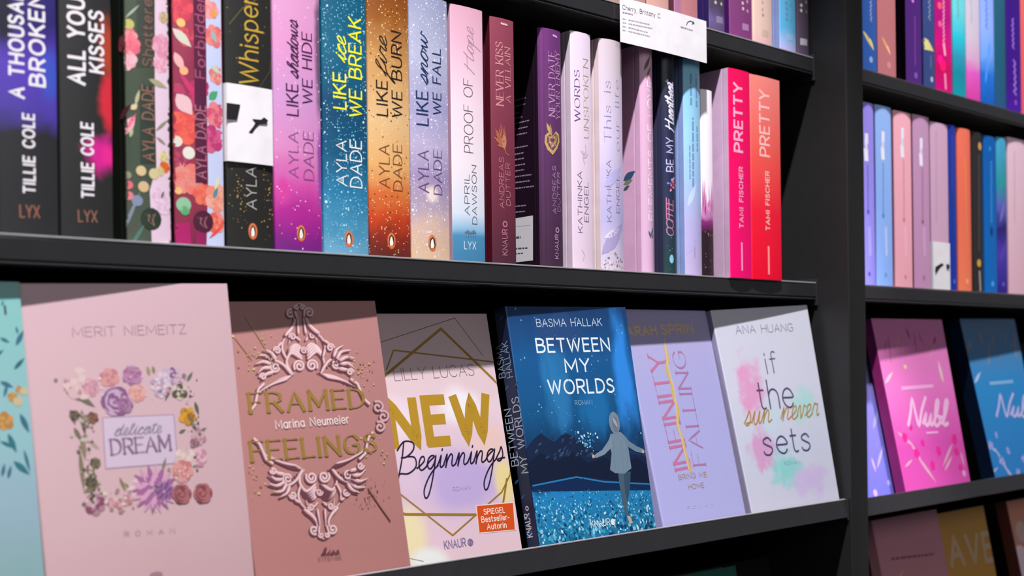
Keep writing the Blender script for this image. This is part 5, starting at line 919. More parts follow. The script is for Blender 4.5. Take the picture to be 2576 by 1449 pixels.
('baroque_frame','taper',[(32.74,163.33),(28.08,163.27),(23.94,160.34)],1.35,'f2d2d4',0,{}),
('baroque_frame','taper',[(88.07,158.44),(93.12,157.29),(96.84,153.7)],3.99,'6c3c48',0,{}),
('baroque_frame','taper',[(90.02,159.98),(95.08,158.83),(98.82,155.24)],3.33,'d2a6aa',0,{}),
('baroque_frame','taper',[(90.58,160.49),(95.65,159.34),(99.39,155.75)],1.4,'f2d2d4',0,{}),
('baroque_frame','taper',[(32.07,157.91),(27.37,156.71),(23.79,153.24)],3.84,'6c3c48',0,{}),
('baroque_frame','taper',[(33.86,159.39),(29.16,158.18),(25.57,154.7)],3.21,'d2a6aa',0,{}),
('baroque_frame','taper',[(34.39,159.88),(29.68,158.67),(26.08,155.19)],1.35,'f2d2d4',0,{}),
('baroque_frame','taper',[(84.6,168.61),(87.27,172.86),(92.43,175.38)],4,'6c3c48',0,{}),
('baroque_frame','taper',[(86.54,170.16),(89.22,174.42),(94.4,176.95)],3.34,'d2a6aa',0,{}),
('baroque_frame','taper',[(87.11,170.67),(89.78,174.94),(94.97,177.47)],1.4,'f2d2d4',0,{}),
('baroque_frame','taper',[(35.9,167.81),(33.68,171.84),(29.09,174.07)],3.87,'6c3c48',0,{}),
('baroque_frame','taper',[(37.71,169.31),(35.48,173.34),(30.88,175.57)],3.23,'d2a6aa',0,{}),
('baroque_frame','taper',[(38.23,169.81),(36.01,173.84),(31.4,176.07)],1.36,'f2d2d4',0,{}),
('baroque_frame','dot',78.7,161.05,0.9,'6c3c48','6c3c48',0,{}),
('baroque_frame','dot',44.53,160.67,0.88,'6c3c48','6c3c48',0,{}),
('baroque_frame','dot',80.94,162.57,0.9,'6c3c48','6c3c48',0,{}),
('baroque_frame','dot',42.49,162.1,0.88,'6c3c48','6c3c48',0,{}),
('baroque_frame','dot',83.19,164.1,0.91,'6c3c48','6c3c48',0,{}),
('baroque_frame','dot',40.47,163.53,0.88,'6c3c48','6c3c48',0,{}),
('baroque_frame','stroke',[(99.92,156.13),(99.55,157.27),(98.71,158.08),(97.62,158.43),(96.51,158.28),(95.62,157.73),(95.09,156.91),(95.01,156.03),(95.33,155.27),(95.94,154.76),(96.68,154.59),(97.39,154.75),(97.92,155.15),(98.18,155.68),(98.16,156.19),(97.91,156.59),(97.54,156.81),(97.15,156.82),(96.84,156.68)],1.83,'6c3c48',0,{}),
('baroque_frame','stroke',[(101.14,157.07),(100.77,158.21),(99.93,159.02),(98.84,159.37),(97.73,159.22),(96.83,158.66),(96.31,157.85),(96.22,156.96),(96.54,156.2),(97.15,155.7),(97.9,155.53),(98.61,155.68),(99.13,156.08),(99.39,156.61),(99.38,157.13),(99.13,157.53),(98.75,157.74),(98.36,157.76),(98.06,157.61)],1.52,'d2a6aa',0,{}),
('baroque_frame','stroke',[(101.4,157.3),(101.03,158.44),(100.19,159.25),(99.1,159.6),(97.99,159.45),(97.09,158.9),(96.57,158.08),(96.48,157.19),(96.8,156.43),(97.41,155.93),(98.16,155.76),(98.87,155.91),(99.4,156.32),(99.66,156.84),(99.64,157.36),(99.39,157.76),(99.02,157.97),(98.63,157.99),(98.32,157.84)],0.64,'f2d2d4',0,{}),
('baroque_frame','stroke',[(22.51,155.52),(22.91,156.61),(23.7,157.39),(24.7,157.74),(25.69,157.62),(26.47,157.1),(26.89,156.33),(26.92,155.49),(26.58,154.76),(26,154.27),(25.31,154.1),(24.69,154.24),(24.24,154.61),(24.04,155.11),(24.09,155.6),(24.33,155.99),(24.68,156.19),(25.03,156.21),(25.3,156.08)],1.73,'6c3c48',0,{}),
('baroque_frame','stroke',[(23.6,156.41),(24,157.49),(24.8,158.28),(25.8,158.63),(26.79,158.51),(27.56,158),(27.99,157.23),(28.01,156.38),(27.68,155.65),(27.09,155.16),(26.41,154.99),(25.78,155.13),(25.33,155.5),(25.13,156),(25.18,156.49),(25.43,156.88),(25.77,157.08),(26.13,157.1),(26.39,156.97)],1.45,'d2a6aa',0,{}),
('baroque_frame','stroke',[(23.83,156.63),(24.23,157.72),(25.03,158.5),(26.03,158.85),(27.02,158.73),(27.8,158.22),(28.22,157.45),(28.25,156.6),(27.91,155.87),(27.33,155.38),(26.65,155.21),(26.02,155.35),(25.57,155.72),(25.37,156.22),(25.42,156.71),(25.66,157.1),(26.01,157.3),(26.36,157.33),(26.63,157.19)],0.61,'f2d2d4',0,{}),
('baroque_frame','taper',[(73.5,155.23),(80.33,154.09),(86.55,151.74),(90.88,148.16)],2.15,'6c3c48',0,{}),
('baroque_frame','taper',[(74.8,156.25),(81.64,155.11),(87.87,152.76),(92.21,149.19)],1.8,'d2a6aa',0,{}),
('baroque_frame','taper',[(75.1,156.53),(81.94,155.39),(88.18,153.04),(92.52,149.46)],0.76,'f2d2d4',0,{}),
('baroque_frame','taper',[(46.71,155.03),(40.13,153.82),(34.17,151.47),(29.97,148)],2.11,'6c3c48',0,{}),
('baroque_frame','taper',[(47.95,156.03),(41.37,154.82),(35.4,152.46),(31.19,148.98)],1.76,'d2a6aa',0,{}),
('baroque_frame','taper',[(48.25,156.3),(41.66,155.08),(35.68,152.73),(31.47,149.25)],0.74,'f2d2d4',0,{}),
('baroque_frame','taper',[(74.41,154.65),(82.18,153.21),(89.67,150.26),(94.02,146.67)],2.15,'6c3c48',0,{}),
('baroque_frame','taper',[(75.71,155.66),(83.5,154.23),(91,151.28),(95.36,147.69)],1.8,'d2a6aa',0,{}),
('baroque_frame','taper',[(76.02,155.94),(83.8,154.51),(91.31,151.56),(95.67,147.97)],0.76,'f2d2d4',0,{}),
('baroque_frame','taper',[(45.79,154.44),(38.33,152.94),(31.2,150.02),(27.02,146.56)],2.11,'6c3c48',0,{}),
('baroque_frame','taper',[(47.04,155.44),(39.57,153.93),(32.42,151),(28.23,147.54)],1.76,'d2a6aa',0,{}),
('baroque_frame','taper',[(47.33,155.71),(39.85,154.2),(32.71,151.27),(28.52,147.8)],0.74,'f2d2d4',0,{}),
('baroque_frame','taper',[(75.33,154.06),(84.04,152.32),(92.81,148.77),(97.18,145.17)],2.16,'6c3c48',0,{}),
('baroque_frame','taper',[(76.63,155.08),(85.36,153.35),(94.15,149.79),(98.52,146.2)],1.8,'d2a6aa',0,{}),
('baroque_frame','taper',[(76.93,155.35),(85.67,153.62),(94.46,150.07),(98.84,146.47)],0.76,'f2d2d4',0,{}),
('baroque_frame','taper',[(44.88,153.85),(36.54,152.06),(28.25,148.57),(24.08,145.13)],2.11,'6c3c48',0,{}),
('baroque_frame','taper',[(46.12,154.85),(37.77,153.05),(29.46,149.55),(25.29,146.1)],1.76,'d2a6aa',0,{}),
('baroque_frame','taper',[(46.41,155.12),(38.06,153.32),(29.74,149.81),(25.57,146.36)],0.74,'f2d2d4',0,{}),
('baroque_frame','taper',[(76.24,153.47),(85.91,151.44),(95.96,147.28),(100.35,143.67)],2.16,'6c3c48',0,{}),
('baroque_frame','taper',[(77.55,154.49),(87.23,152.46),(97.31,148.3),(101.7,144.69)],1.8,'d2a6aa',0,{}),
('baroque_frame','taper',[(77.85,154.76),(87.54,152.73),(97.62,148.58),(102.02,144.97)],0.76,'f2d2d4',0,{}),
('baroque_frame','taper',[(43.97,153.27),(34.75,151.19),(25.3,147.13),(21.16,143.7)],2.11,'6c3c48',0,{}),
('baroque_frame','taper',[(45.21,154.26),(35.98,152.18),(26.51,148.11),(22.36,144.67)],1.76,'d2a6aa',0,{}),
('baroque_frame','taper',[(45.5,154.53),(36.26,152.44),(26.79,148.37),(22.64,144.93)],0.74,'f2d2d4',0,{}),
('baroque_frame','taper',[(77.16,152.88),(87.78,150.55),(99.13,145.78),(103.54,142.16)],2.16,'6c3c48',0,{}),
('baroque_frame','taper',[(78.46,153.9),(89.1,151.57),(100.48,146.8),(104.9,143.18)],1.8,'d2a6aa',0,{}),
('baroque_frame','taper',[(78.77,154.17),(89.41,151.85),(100.79,147.08),(105.21,143.46)],0.76,'f2d2d4',0,{}),
('baroque_frame','taper',[(43.06,152.68),(32.96,150.31),(22.37,145.7),(18.25,142.28)],2.11,'6c3c48',0,{}),
('baroque_frame','taper',[(44.3,153.68),(34.19,151.3),(23.58,146.67),(19.44,143.24)],1.76,'d2a6aa',0,{}),
('baroque_frame','taper',[(44.59,153.94),(34.47,151.56),(23.86,146.93),(19.72,143.5)],0.74,'f2d2d4',0,{}),
('baroque_frame','stroke',[(96.59,150.49),(101.63,146.89),(103.39,141.46),(105.78,134.82),(109.58,131.17)],2.55,'6c3c48',0,{}),
('baroque_frame','stroke',[(98.06,151.62),(103.11,148.01),(104.88,142.58),(107.27,135.93),(111.07,132.28)],2.13,'d2a6aa',0,{}),
('baroque_frame','stroke',[(98.42,151.94),(103.48,148.34),(105.25,142.9),(107.64,136.25),(111.45,132.6)],0.89,'f2d2d4',0,{}),
('baroque_frame','stroke',[(24.71,150.18),(20,146.74),(18.12,141.61),(15.64,135.38),(12.12,132.02)],2.42,'6c3c48',0,{}),
('baroque_frame','stroke',[(26.03,151.26),(21.31,147.81),(19.43,142.67),(16.94,136.43),(13.42,133.06)],2.02,'d2a6aa',0,{}),
('baroque_frame','stroke',[(26.36,151.57),(21.64,148.11),(19.75,142.97),(17.26,136.73),(13.74,133.36)],0.85,'f2d2d4',0,{}),
('baroque_frame','taper',[(59.49,67.41),(63.38,64.91),(69.04,68.04),(72.4,75.37),(71.45,84.08)],2.91,'6c3c48',0,{}),
('baroque_frame','taper',[(61.06,68.53),(64.97,66.03),(70.64,69.18),(74,76.51),(73.05,85.24)],2.43,'d2a6aa',0,{}),
('baroque_frame','taper',[(61.49,68.88),(65.39,66.38),(71.07,69.53),(74.43,76.87),(73.48,85.6)],1.02,'f2d2d4',0,{}),
('baroque_frame','taper',[(54.03,67.71),(50.04,65.66),(44.77,69.34),(42.05,76.82),(43.52,85.25)],2.9,'6c3c48',0,{}),
('baroque_frame','taper',[(55.59,68.83),(51.59,66.77),(46.31,70.45),(43.58,77.95),(45.05,86.39)],2.42,'d2a6aa',0,{}),
('baroque_frame','taper',[(56.01,69.17),(52.01,67.11),(46.72,70.8),(43.99,78.29),(45.47,86.74)],1.02,'f2d2d4',0,{}),
('baroque_frame','taper',[(59.56,69.41),(64.35,66.29),(69.88,70.01),(72.29,76.82),(70.53,84.41)],2.91,'6c3c48',0,{}),
('baroque_frame','taper',[(61.13,70.53),(65.94,67.41),(71.48,71.15),(73.89,77.96),(72.13,85.57)],2.43,'d2a6aa',0,{}),
('baroque_frame','taper',[(61.55,70.88),(66.36,67.76),(71.91,71.5),(74.32,78.32),(72.56,85.93)],1.02,'f2d2d4',0,{}),
('baroque_frame','taper',[(54.1,69.7),(49.19,67.12),(44.09,71.35),(42.24,78.23),(44.42,85.5)],2.9,'6c3c48',0,{}),
('baroque_frame','taper',[(55.66,70.82),(50.74,68.24),(45.63,72.47),(43.78,79.35),(45.96,86.64)],2.42,'d2a6aa',0,{}),
('baroque_frame','taper',[(56.08,71.16),(51.15,68.58),(46.04,72.81),(44.19,79.7),(46.37,86.99)],1.02,'f2d2d4',0,{}),
('baroque_frame','taper',[(59.63,71.4),(65.32,67.67),(70.73,71.99),(72.18,78.27),(69.61,84.74)],2.91,'6c3c48',0,{}),
('baroque_frame','taper',[(61.2,72.53),(66.91,68.8),(72.33,73.12),(73.79,79.42),(71.21,85.9)],2.43,'d2a6aa',0,{}),
('baroque_frame','taper',[(61.62,72.88),(67.34,69.15),(72.76,73.48),(74.22,79.77),(71.63,86.25)],1.02,'f2d2d4',0,{}),
('baroque_frame','taper',[(54.16,71.68),(48.34,68.58),(43.42,73.37),(42.44,79.63),(45.32,85.75)],2.9,'6c3c48',0,{}),
('baroque_frame','taper',[(55.73,72.81),(49.88,69.7),(44.95,74.48),(43.97,80.76),(46.86,86.88)],2.42,'d2a6aa',0,{}),
('baroque_frame','taper',[(56.14,73.16),(50.3,70.04),(45.36,74.83),(44.38,81.11),(47.28,87.24)],1.02,'f2d2d4',0,{}),
('baroque_frame','taper',[(59.69,73.4),(66.3,69.05),(71.57,73.96),(72.08,79.72),(68.69,85.07)],2.92,'6c3c48',0,{}),
('baroque_frame','taper',[(61.27,74.53),(67.89,70.18),(73.17,75.1),(73.68,80.87),(70.29,86.22)],2.43,'d2a6aa',0,{}),
('baroque_frame','taper',[(61.69,74.88),(68.31,70.53),(73.6,75.46),(74.11,81.22),(70.71,86.58)],1.02,'f2d2d4',0,{}),
('baroque_frame','taper',[(54.23,73.67),(47.49,70.05),(42.74,75.38),(42.63,81.04),(46.23,85.99)],2.9,'6c3c48',0,{}),
('baroque_frame','taper',[(55.79,74.8),(49.03,71.16),(44.28,76.5),(44.17,82.17),(47.77,87.13)],2.42,'d2a6aa',0,{}),
('baroque_frame','taper',[(56.21,75.15),(49.44,71.51),(44.69,76.84),(44.58,82.52),(48.18,87.48)],1.02,'f2d2d4',0,{}),
('baroque_frame','taper',[(59.76,75.4),(67.27,70.44),(72.41,75.94),(71.97,81.17),(67.78,85.39)],2.92,'6c3c48',0,{}),
('baroque_frame','taper',[(61.34,76.53),(68.86,71.57),(74.02,77.09),(73.57,82.32),(69.37,86.55)],2.44,'d2a6aa',0,{}),
('baroque_frame','taper',[(61.76,76.89),(69.29,71.92),(74.45,77.44),(74,82.68),(69.8,86.91)],1.02,'f2d2d4',0,{}),
('baroque_frame','taper',[(54.3,75.67),(46.64,71.5),(42.07,77.39),(42.83,82.45),(47.13,86.24)],2.91,'6c3c48',0,{}),
('baroque_frame','taper',[(55.86,76.8),(48.18,72.62),(43.6,78.51),(44.36,83.58),(48.68,87.38)],2.43,'d2a6aa',0,{}),
('baroque_frame','taper',[(56.28,77.14),(48.59,72.97),(44.01,78.86),(44.77,83.93),(49.09,87.73)],1.02,'f2d2d4',0,{}),
('baroque_frame','taper',[(72.52,73.77),(74.79,67.3),(72.71,61.08),(68.25,57.9),(63.35,58.77)],2.42,'6c3c48',0,{}),
('baroque_frame','taper',[(73.94,74.78),(76.22,68.3),(74.13,62.07),(69.67,58.89),(64.75,59.75)],2.02,'d2a6aa',0,{}),
('baroque_frame','taper',[(74.3,75.07),(76.58,68.59),(74.49,62.36),(70.02,59.17),(65.1,60.04)],0.85,'f2d2d4',0,{}),
('baroque_frame','taper',[(42.17,75.26),(39.59,69.2),(41.16,62.92),(45.2,59.31),(50.01,59.58)],2.37,'6c3c48',0,{}),
('baroque_frame','taper',[(43.52,76.25),(40.94,70.17),(42.51,63.89),(46.57,60.27),(51.38,60.55)],1.98,'d2a6aa',0,{}),
('baroque_frame','taper',[(43.86,76.54),(41.28,70.45),(42.85,64.17),(46.9,60.55),(51.72,60.83)],0.83,'f2d2d4',0,{}),
('baroque_frame','taper',[(59.31,62.53),(62.88,59.47),(67.22,60.35),(68.57,63.71)],2.05,'6c3c48',0,{}),
('baroque_frame','taper',[(60.59,63.42),(64.16,60.36),(68.51,61.25),(69.86,64.62)],1.71,'d2a6aa',0,{}),
('baroque_frame','taper',[(60.88,63.67),(64.46,60.6),(68.81,61.49),(70.17,64.86)],0.72,'f2d2d4',0,{}),
('baroque_frame','taper',[(54.46,62.81),(50.74,60.19),(46.59,61.57),(45.51,65.02)],2.04,'6c3c48',0,{}),
('baroque_frame','taper',[(55.72,63.7),(52,61.08),(47.84,62.46),(46.76,65.91)],1.7,'d2a6aa',0,{}),
('baroque_frame','taper',[(56.02,63.94),(52.29,61.32),(48.13,62.7),(47.05,66.15)],0.71,'f2d2d4',0,{}),
('baroque_frame','stroke',[(66.79,82.55),(67.12,80.65),(66.54,78.88),(65.23,77.6),(63.51,77.04),(61.76,77.24),(60.35,78.12),(59.52,79.42),(59.4,80.85),(59.94,82.11),(60.98,82.96),(62.25,83.27),(63.47,83.02),(64.39,82.33),(64.85,81.39),(64.82,80.43),(64.37,79.65),(63.64,79.19),(62.84,79.11),(62.15,79.36),(61.71,79.82),(61.56,80.36),(61.68,80.83)],2.08,'6c3c48',0,{}),
('baroque_frame','stroke',[(68.08,83.48),(68.41,81.57),(67.83,79.8),(66.51,78.52),(64.79,77.95),(63.04,78.16),(61.62,79.03),(60.8,80.34),(60.67,81.77),(61.22,83.03),(62.26,83.89),(63.53,84.19),(64.75,83.94),(65.67,83.25),(66.14,82.31),(66.11,81.35),(65.65,80.57),(64.92,80.11),(64.12,80.03),(63.43,80.27),(62.98,80.74),(62.84,81.28),(62.96,81.75)],1.73,'d2a6aa',0,{}),
('baroque_frame','stroke',[(68.38,83.73),(68.71,81.82),(68.13,80.05),(66.81,78.77),(65.09,78.2),(63.34,78.41),(61.92,79.28),(61.09,80.58),(60.97,82.02),(61.52,83.28),(62.55,84.14),(63.83,84.44),(65.05,84.19),(65.97,83.5),(66.44,82.56),(66.41,81.6),(65.95,80.82),(65.22,80.36),(64.42,80.28),(63.73,80.52),(63.28,80.99),(63.13,81.53),(63.26,82)],0.73,'f2d2d4',0,{}),
('baroque_frame','stroke',[(48.47,83.34),(48.02,81.49),(48.47,79.7),(49.66,78.33),(51.3,77.61),(53.03,77.66),(54.48,78.39),(55.39,79.61),(55.6,81.02),(55.15,82.32),(54.18,83.26),(52.95,83.66),(51.74,83.52),(50.79,82.91),(50.28,82.03),(50.24,81.08),(50.64,80.27),(51.32,79.76),(52.09,79.6),(52.79,79.78),(53.26,80.2),(53.44,80.72),(53.35,81.2)],2.05,'6c3c48',0,{}),
('baroque_frame','stroke',[(49.72,84.26),(49.27,82.41),(49.72,80.61),(50.92,79.24),(52.56,78.52),(54.29,78.56),(55.75,79.3),(56.65,80.52),(56.87,81.94),(56.41,83.24),(55.44,84.17),(54.21,84.58),(53,84.44),(52.05,83.83),(51.53,82.94),(51.5,81.99),(51.89,81.18),(52.57,80.67),(53.35,80.51),(54.05,80.7),(54.52,81.12),(54.7,81.64),(54.61,82.11)],1.71,'d2a6aa',0,{}),
('baroque_frame','stroke',[(50.02,84.5),(49.57,82.65),(50.01,80.86),(51.21,79.48),(52.86,78.77),(54.59,78.81),(56.04,79.55),(56.95,80.77),(57.16,82.19),(56.71,83.49),(55.74,84.42),(54.51,84.83),(53.29,84.68),(52.35,84.08),(51.83,83.19),(51.79,82.24),(52.19,81.43),(52.87,80.91),(53.65,80.76),(54.34,80.94),(54.81,81.36),(54.99,81.88),(54.9,82.36)],0.72,'f2d2d4',0,{}),
('baroque_frame','stroke',[(67.98,59.3),(67.55,58.25),(66.7,57.53),(65.63,57.26),(64.58,57.45),(63.76,58.01),(63.31,58.81),(63.29,59.65),(63.64,60.35),(64.26,60.79),(64.98,60.92),(65.65,60.74),(66.13,60.33),(66.34,59.82),(66.29,59.33),(66.03,58.97),(65.66,58.79),(65.29,58.79),(65,58.94)],1.54,'6c3c48',0,{}),
('baroque_frame','stroke',[(69.09,60.07),(68.66,59.01),(67.81,58.29),(66.74,58.02),(65.69,58.21),(64.87,58.78),(64.41,59.57),(64.39,60.41),(64.74,61.11),(65.36,61.56),(66.09,61.68),(66.76,61.5),(67.23,61.1),(67.45,60.59),(67.4,60.1),(67.14,59.73),(66.76,59.55),(66.39,59.56),(66.11,59.71)],1.29,'d2a6aa',0,{}),
('baroque_frame','stroke',[(69.31,60.25),(68.89,59.2),(68.03,58.47),(66.96,58.2),(65.91,58.39),(65.09,58.96),(64.64,59.75),(64.61,60.59),(64.97,61.3),(65.59,61.74),(66.31,61.87),(66.98,61.69),(67.46,61.28),(67.67,60.77),(67.62,60.28),(67.36,59.92),(66.99,59.73),(66.62,59.74),(66.33,59.89)],0.54,'f2d2d4',0,{}),
('baroque_frame','stroke',[(46.13,60.61),(46.47,59.53),(47.24,58.72),(48.26,58.32),(49.29,58.38),(50.13,58.84),(50.62,59.58),(50.7,60.4),(50.4,61.13),(49.83,61.64),(49.13,61.85),(48.47,61.75),(47.98,61.41),(47.74,60.93),(47.76,60.44),(47.99,60.05),(48.34,59.83),(48.7,59.79),(48.99,59.91)],1.52,'6c3c48',0,{}),
('baroque_frame','stroke',[(47.2,61.36),(47.54,60.28),(48.32,59.47),(49.33,59.07),(50.37,59.14),(51.21,59.6),(51.7,60.33),(51.78,61.15),(51.48,61.89),(50.91,62.4),(50.21,62.61),(49.55,62.5),(49.06,62.16),(48.82,61.68),(48.84,61.2),(49.06,60.81),(49.41,60.59),(49.77,60.55),(50.06,60.66)],1.27,'d2a6aa',0,{}),
('baroque_frame','stroke',[(47.42,61.54),(47.76,60.46),(48.54,59.65),(49.55,59.25),(50.59,59.32),(51.43,59.78),(51.92,60.51),(52,61.34),(51.7,62.07),(51.13,62.58),(50.43,62.79),(49.77,62.69),(49.28,62.34),(49.04,61.86),(49.05,61.38),(49.28,60.99),(49.63,60.77),(49.99,60.73),(50.28,60.84)],0.53,'f2d2d4',0,{}),
('baroque_frame','stroke',[(60.11,70.09),(59.68,69.01),(58.81,68.27),(57.73,68),(56.67,68.21),(55.85,68.81),(55.42,69.65),(55.44,70.51),(55.85,71.23),(56.52,71.66),(57.29,71.75),(57.97,71.51),(58.43,71.04),(58.61,70.48),(58.5,69.96),(58.18,69.58),(57.75,69.42),(57.33,69.46),(57.02,69.66),(56.87,69.93)],1.37,'6c3c48',0,{}),
('baroque_frame','stroke',[(61.14,70.82),(60.71,69.74),(59.85,69),(58.76,68.73),(57.7,68.93),(56.88,69.54),(56.45,70.37),(56.47,71.24),(56.88,71.96),(57.55,72.39),(58.32,72.47),(59,72.24),(59.47,71.77),(59.64,71.21),(59.53,70.69),(59.21,70.31),(58.78,70.14),(58.36,70.19),(58.05,70.38),(57.9,70.65)],1.14,'d2a6aa',0,{}),
('baroque_frame','stroke',[(61.34,70.98),(60.91,69.9),(60.05,69.16),(58.96,68.89),(57.89,69.1),(57.07,69.7),(56.65,70.54),(56.66,71.4),(57.07,72.12),(57.75,72.55),(58.51,72.64),(59.2,72.4),(59.66,71.94),(59.84,71.37),(59.73,70.85),(59.41,70.47),(58.98,70.31),(58.56,70.35),(58.25,70.55),(58.1,70.82)],0.48,'f2d2d4',0,{}),
('baroque_frame','taper',[(69.73,56.96),(64.66,53.28),(61.13,48.96),(60.69,45.02),(63.04,42.01)],3.43,'6c3c48',0,{}),
('baroque_frame','taper',[(71.51,58.2),(66.42,54.51),(62.89,50.18),(62.45,46.23),(64.8,43.22)],2.87,'d2a6aa',0,{}),
('baroque_frame','taper',[(72.01,58.61),(66.92,54.91),(63.39,50.58),(62.95,46.63),(65.3,43.62)],1.2,'f2d2d4',0,{}),
('baroque_frame','taper',[(43.05,58.6),(47.68,54.37),(50.83,49.65),(50.99,45.7),(48.5,43.07)],3.36,'6c3c48',0,{}),
('baroque_frame','taper',[(44.76,59.82),(49.41,55.59),(52.56,50.87),(52.73,46.91),(50.22,44.27)],2.81,'d2a6aa',0,{}),
('baroque_frame','taper',[(45.24,60.22),(49.89,55.99),(53.05,51.27),(53.22,47.3),(50.71,44.66)],1.18,'f2d2d4',0,{}),
('baroque_frame','taper',[(59.63,57.29),(59.15,52.21),(58.63,46.01)],2.38,'6c3c48',0,{}),
('baroque_frame','taper',[(61.02,58.27),(60.54,53.18),(60.02,46.97)],1.99,'d2a6aa',0,{}),
('baroque_frame','taper',[(61.37,58.55),(60.89,53.46),(60.37,47.24)],0.84,'f2d2d4',0,{}),
('baroque_frame','taper',[(53.56,57.67),(53.69,52.57),(53.78,46.35)],2.37,'6c3c48',0,{}),
('baroque_frame','taper',[(54.94,58.64),(55.07,53.53),(55.16,47.3)],1.98,'d2a6aa',0,{}),
('baroque_frame','taper',[(55.29,58.92),(55.42,53.81),(55.51,47.58)],0.83,'f2d2d4',0,{}),
('baroque_frame','stroke',[(61.12,40.84),(62.51,40.01),(64.07,39.83),(65.45,40.27),(66.4,41.2),(66.76,42.38),(66.52,43.55),(65.8,44.47),(64.78,44.98),(63.73,45.02),(62.84,44.64),(62.3,43.99),(62.16,43.22),(62.39,42.53),(62.88,42.04),(63.48,41.83),(64.04,41.9),(64.43,42.16),(64.6,42.52)],1.86,'6c3c48',0,{}),
('baroque_frame','stroke',[(62.34,41.67),(63.73,40.84),(65.29,40.65),(66.67,41.1),(67.63,42.03),(67.99,43.22),(67.75,44.38),(67.02,45.3),(66.01,45.81),(64.95,45.85),(64.07,45.48),(63.52,44.82),(63.38,44.05),(63.61,43.36),(64.1,42.87),(64.7,42.66),(65.26,42.73),(65.66,42.99),(65.83,43.35)],1.55,'d2a6aa',0,{}),
('baroque_frame','stroke',[(62.61,41.89),(64.01,41.06),(65.56,40.87),(66.95,41.32),(67.9,42.25),(68.27,43.43),(68.03,44.6),(67.3,45.52),(66.28,46.03),(65.22,46.07),(64.34,45.69),(63.79,45.04),(63.65,44.27),(63.88,43.58),(64.37,43.09),(64.98,42.88),(65.54,42.94),(65.93,43.21),(66.1,43.57)],0.65,'f2d2d4',0,{}),
('baroque_frame','stroke',[(51.33,41.57),(49.91,40.95),(48.39,40.99),(47.08,41.63),(46.22,42.68),(45.95,43.89),(46.26,45),(47.02,45.8),(48.03,46.16),(49.06,46.05),(49.9,45.56),(50.38,44.84),(50.47,44.06),(50.2,43.41),(49.69,43),(49.09,42.88),(48.55,43.02),(48.19,43.34),(48.05,43.72)],1.85,'6c3c48',0,{}),
('baroque_frame','stroke',[(52.53,42.39),(51.1,41.77),(49.58,41.81),(48.27,42.45),(47.41,43.5),(47.14,44.71),(47.45,45.82),(48.21,46.62),(49.23,46.98),(50.26,46.88),(51.09,46.38),(51.58,45.66),(51.67,44.88),(51.4,44.23),(50.89,43.82),(50.28,43.7),(49.74,43.84),(49.38,44.16),(49.24,44.54)],1.54,'d2a6aa',0,{}),
('baroque_frame','stroke',[(52.8,42.6),(51.37,41.98),(49.85,42.02),(48.54,42.66),(47.68,43.71),(47.41,44.92),(47.71,46.04),(48.48,46.84),(49.49,47.2),(50.53,47.09),(51.36,46.6),(51.85,45.88),(51.94,45.1),(51.67,44.45),(51.15,44.04),(50.55,43.92),(50.01,44.06),(49.65,44.38),(49.51,44.75)],0.65,'f2d2d4',0,{}),
('baroque_frame','taper',[(59.34,45.49),(60.08,40.34),(57.83,37.12),(55.99,36.7)],2.03,'6c3c48',0,{}),
('baroque_frame','taper',[(60.61,46.36),(61.36,41.21),(59.1,37.98),(57.26,37.56)],1.7,'d2a6aa',0,{}),
('baroque_frame','taper',[(60.91,46.6),(61.65,41.44),(59.4,38.22),(57.56,37.79)],0.71,'f2d2d4',0,{}),
('baroque_frame','taper',[(53.28,45.91),(52.2,40.92),(54.2,37.4),(55.99,36.7)],2.02,'6c3c48',0,{}),
('baroque_frame','taper',[(54.54,46.78),(53.46,41.78),(55.46,38.26),(57.26,37.56)],1.69,'d2a6aa',0,{}),
('baroque_frame','taper',[(54.83,47.02),(53.75,42.02),(55.75,38.49),(57.56,37.79)],0.71,'f2d2d4',0,{}),
('baroque_frame','stroke',[(60.89,39.33),(60.54,38.51),(59.84,37.97),(58.98,37.81),(58.18,38.02),(57.58,38.52),(57.31,39.17),(57.38,39.8),(57.73,40.28),(58.25,40.52),(58.79,40.5),(59.23,40.28),(59.49,39.92),(59.53,39.55),(59.39,39.25),(59.15,39.09),(58.89,39.07)],1.35,'6c3c48',0,{}),
('baroque_frame','stroke',[(61.93,40.03),(61.57,39.2),(60.87,38.66),(60.02,38.5),(59.21,38.72),(58.61,39.22),(58.34,39.86),(58.41,40.5),(58.76,40.97),(59.28,41.22),(59.83,41.2),(60.27,40.97),(60.52,40.62),(60.57,40.25),(60.43,39.95),(60.18,39.78),(59.92,39.77)],1.13,'d2a6aa',0,{}),
('baroque_frame','stroke',[(62.13,40.19),(61.77,39.36),(61.07,38.82),(60.22,38.66),(59.41,38.88),(58.81,39.38),(58.54,40.02),(58.61,40.65),(58.96,41.13),(59.48,41.37),(60.02,41.36),(60.47,41.13),(60.72,40.78),(60.77,40.4),(60.63,40.1),(60.38,39.94),(60.12,39.92)],0.47,'f2d2d4',0,{}),
('baroque_frame','stroke',[(51.79,40.01),(52.09,39.14),(52.74,38.51),(53.57,38.22),(54.38,38.31),(55,38.72),(55.31,39.32),(55.29,39.96),(54.97,40.48),(54.48,40.8),(53.94,40.86),(53.49,40.7),(53.21,40.39),(53.14,40.03),(53.26,39.71),(53.49,39.51),(53.75,39.46)],1.34,'6c3c48',0,{}),
('baroque_frame','stroke',[(52.82,40.71),(53.11,39.83),(53.76,39.2),(54.59,38.91),(55.41,39),(56.03,39.41),(56.34,40.01),(56.32,40.65),(56,41.18),(55.51,41.49),(54.97,41.56),(54.51,41.4),(54.24,41.08),(54.17,40.72),(54.29,40.4),(54.52,40.21),(54.77,40.15)],1.12,'d2a6aa',0,{}),
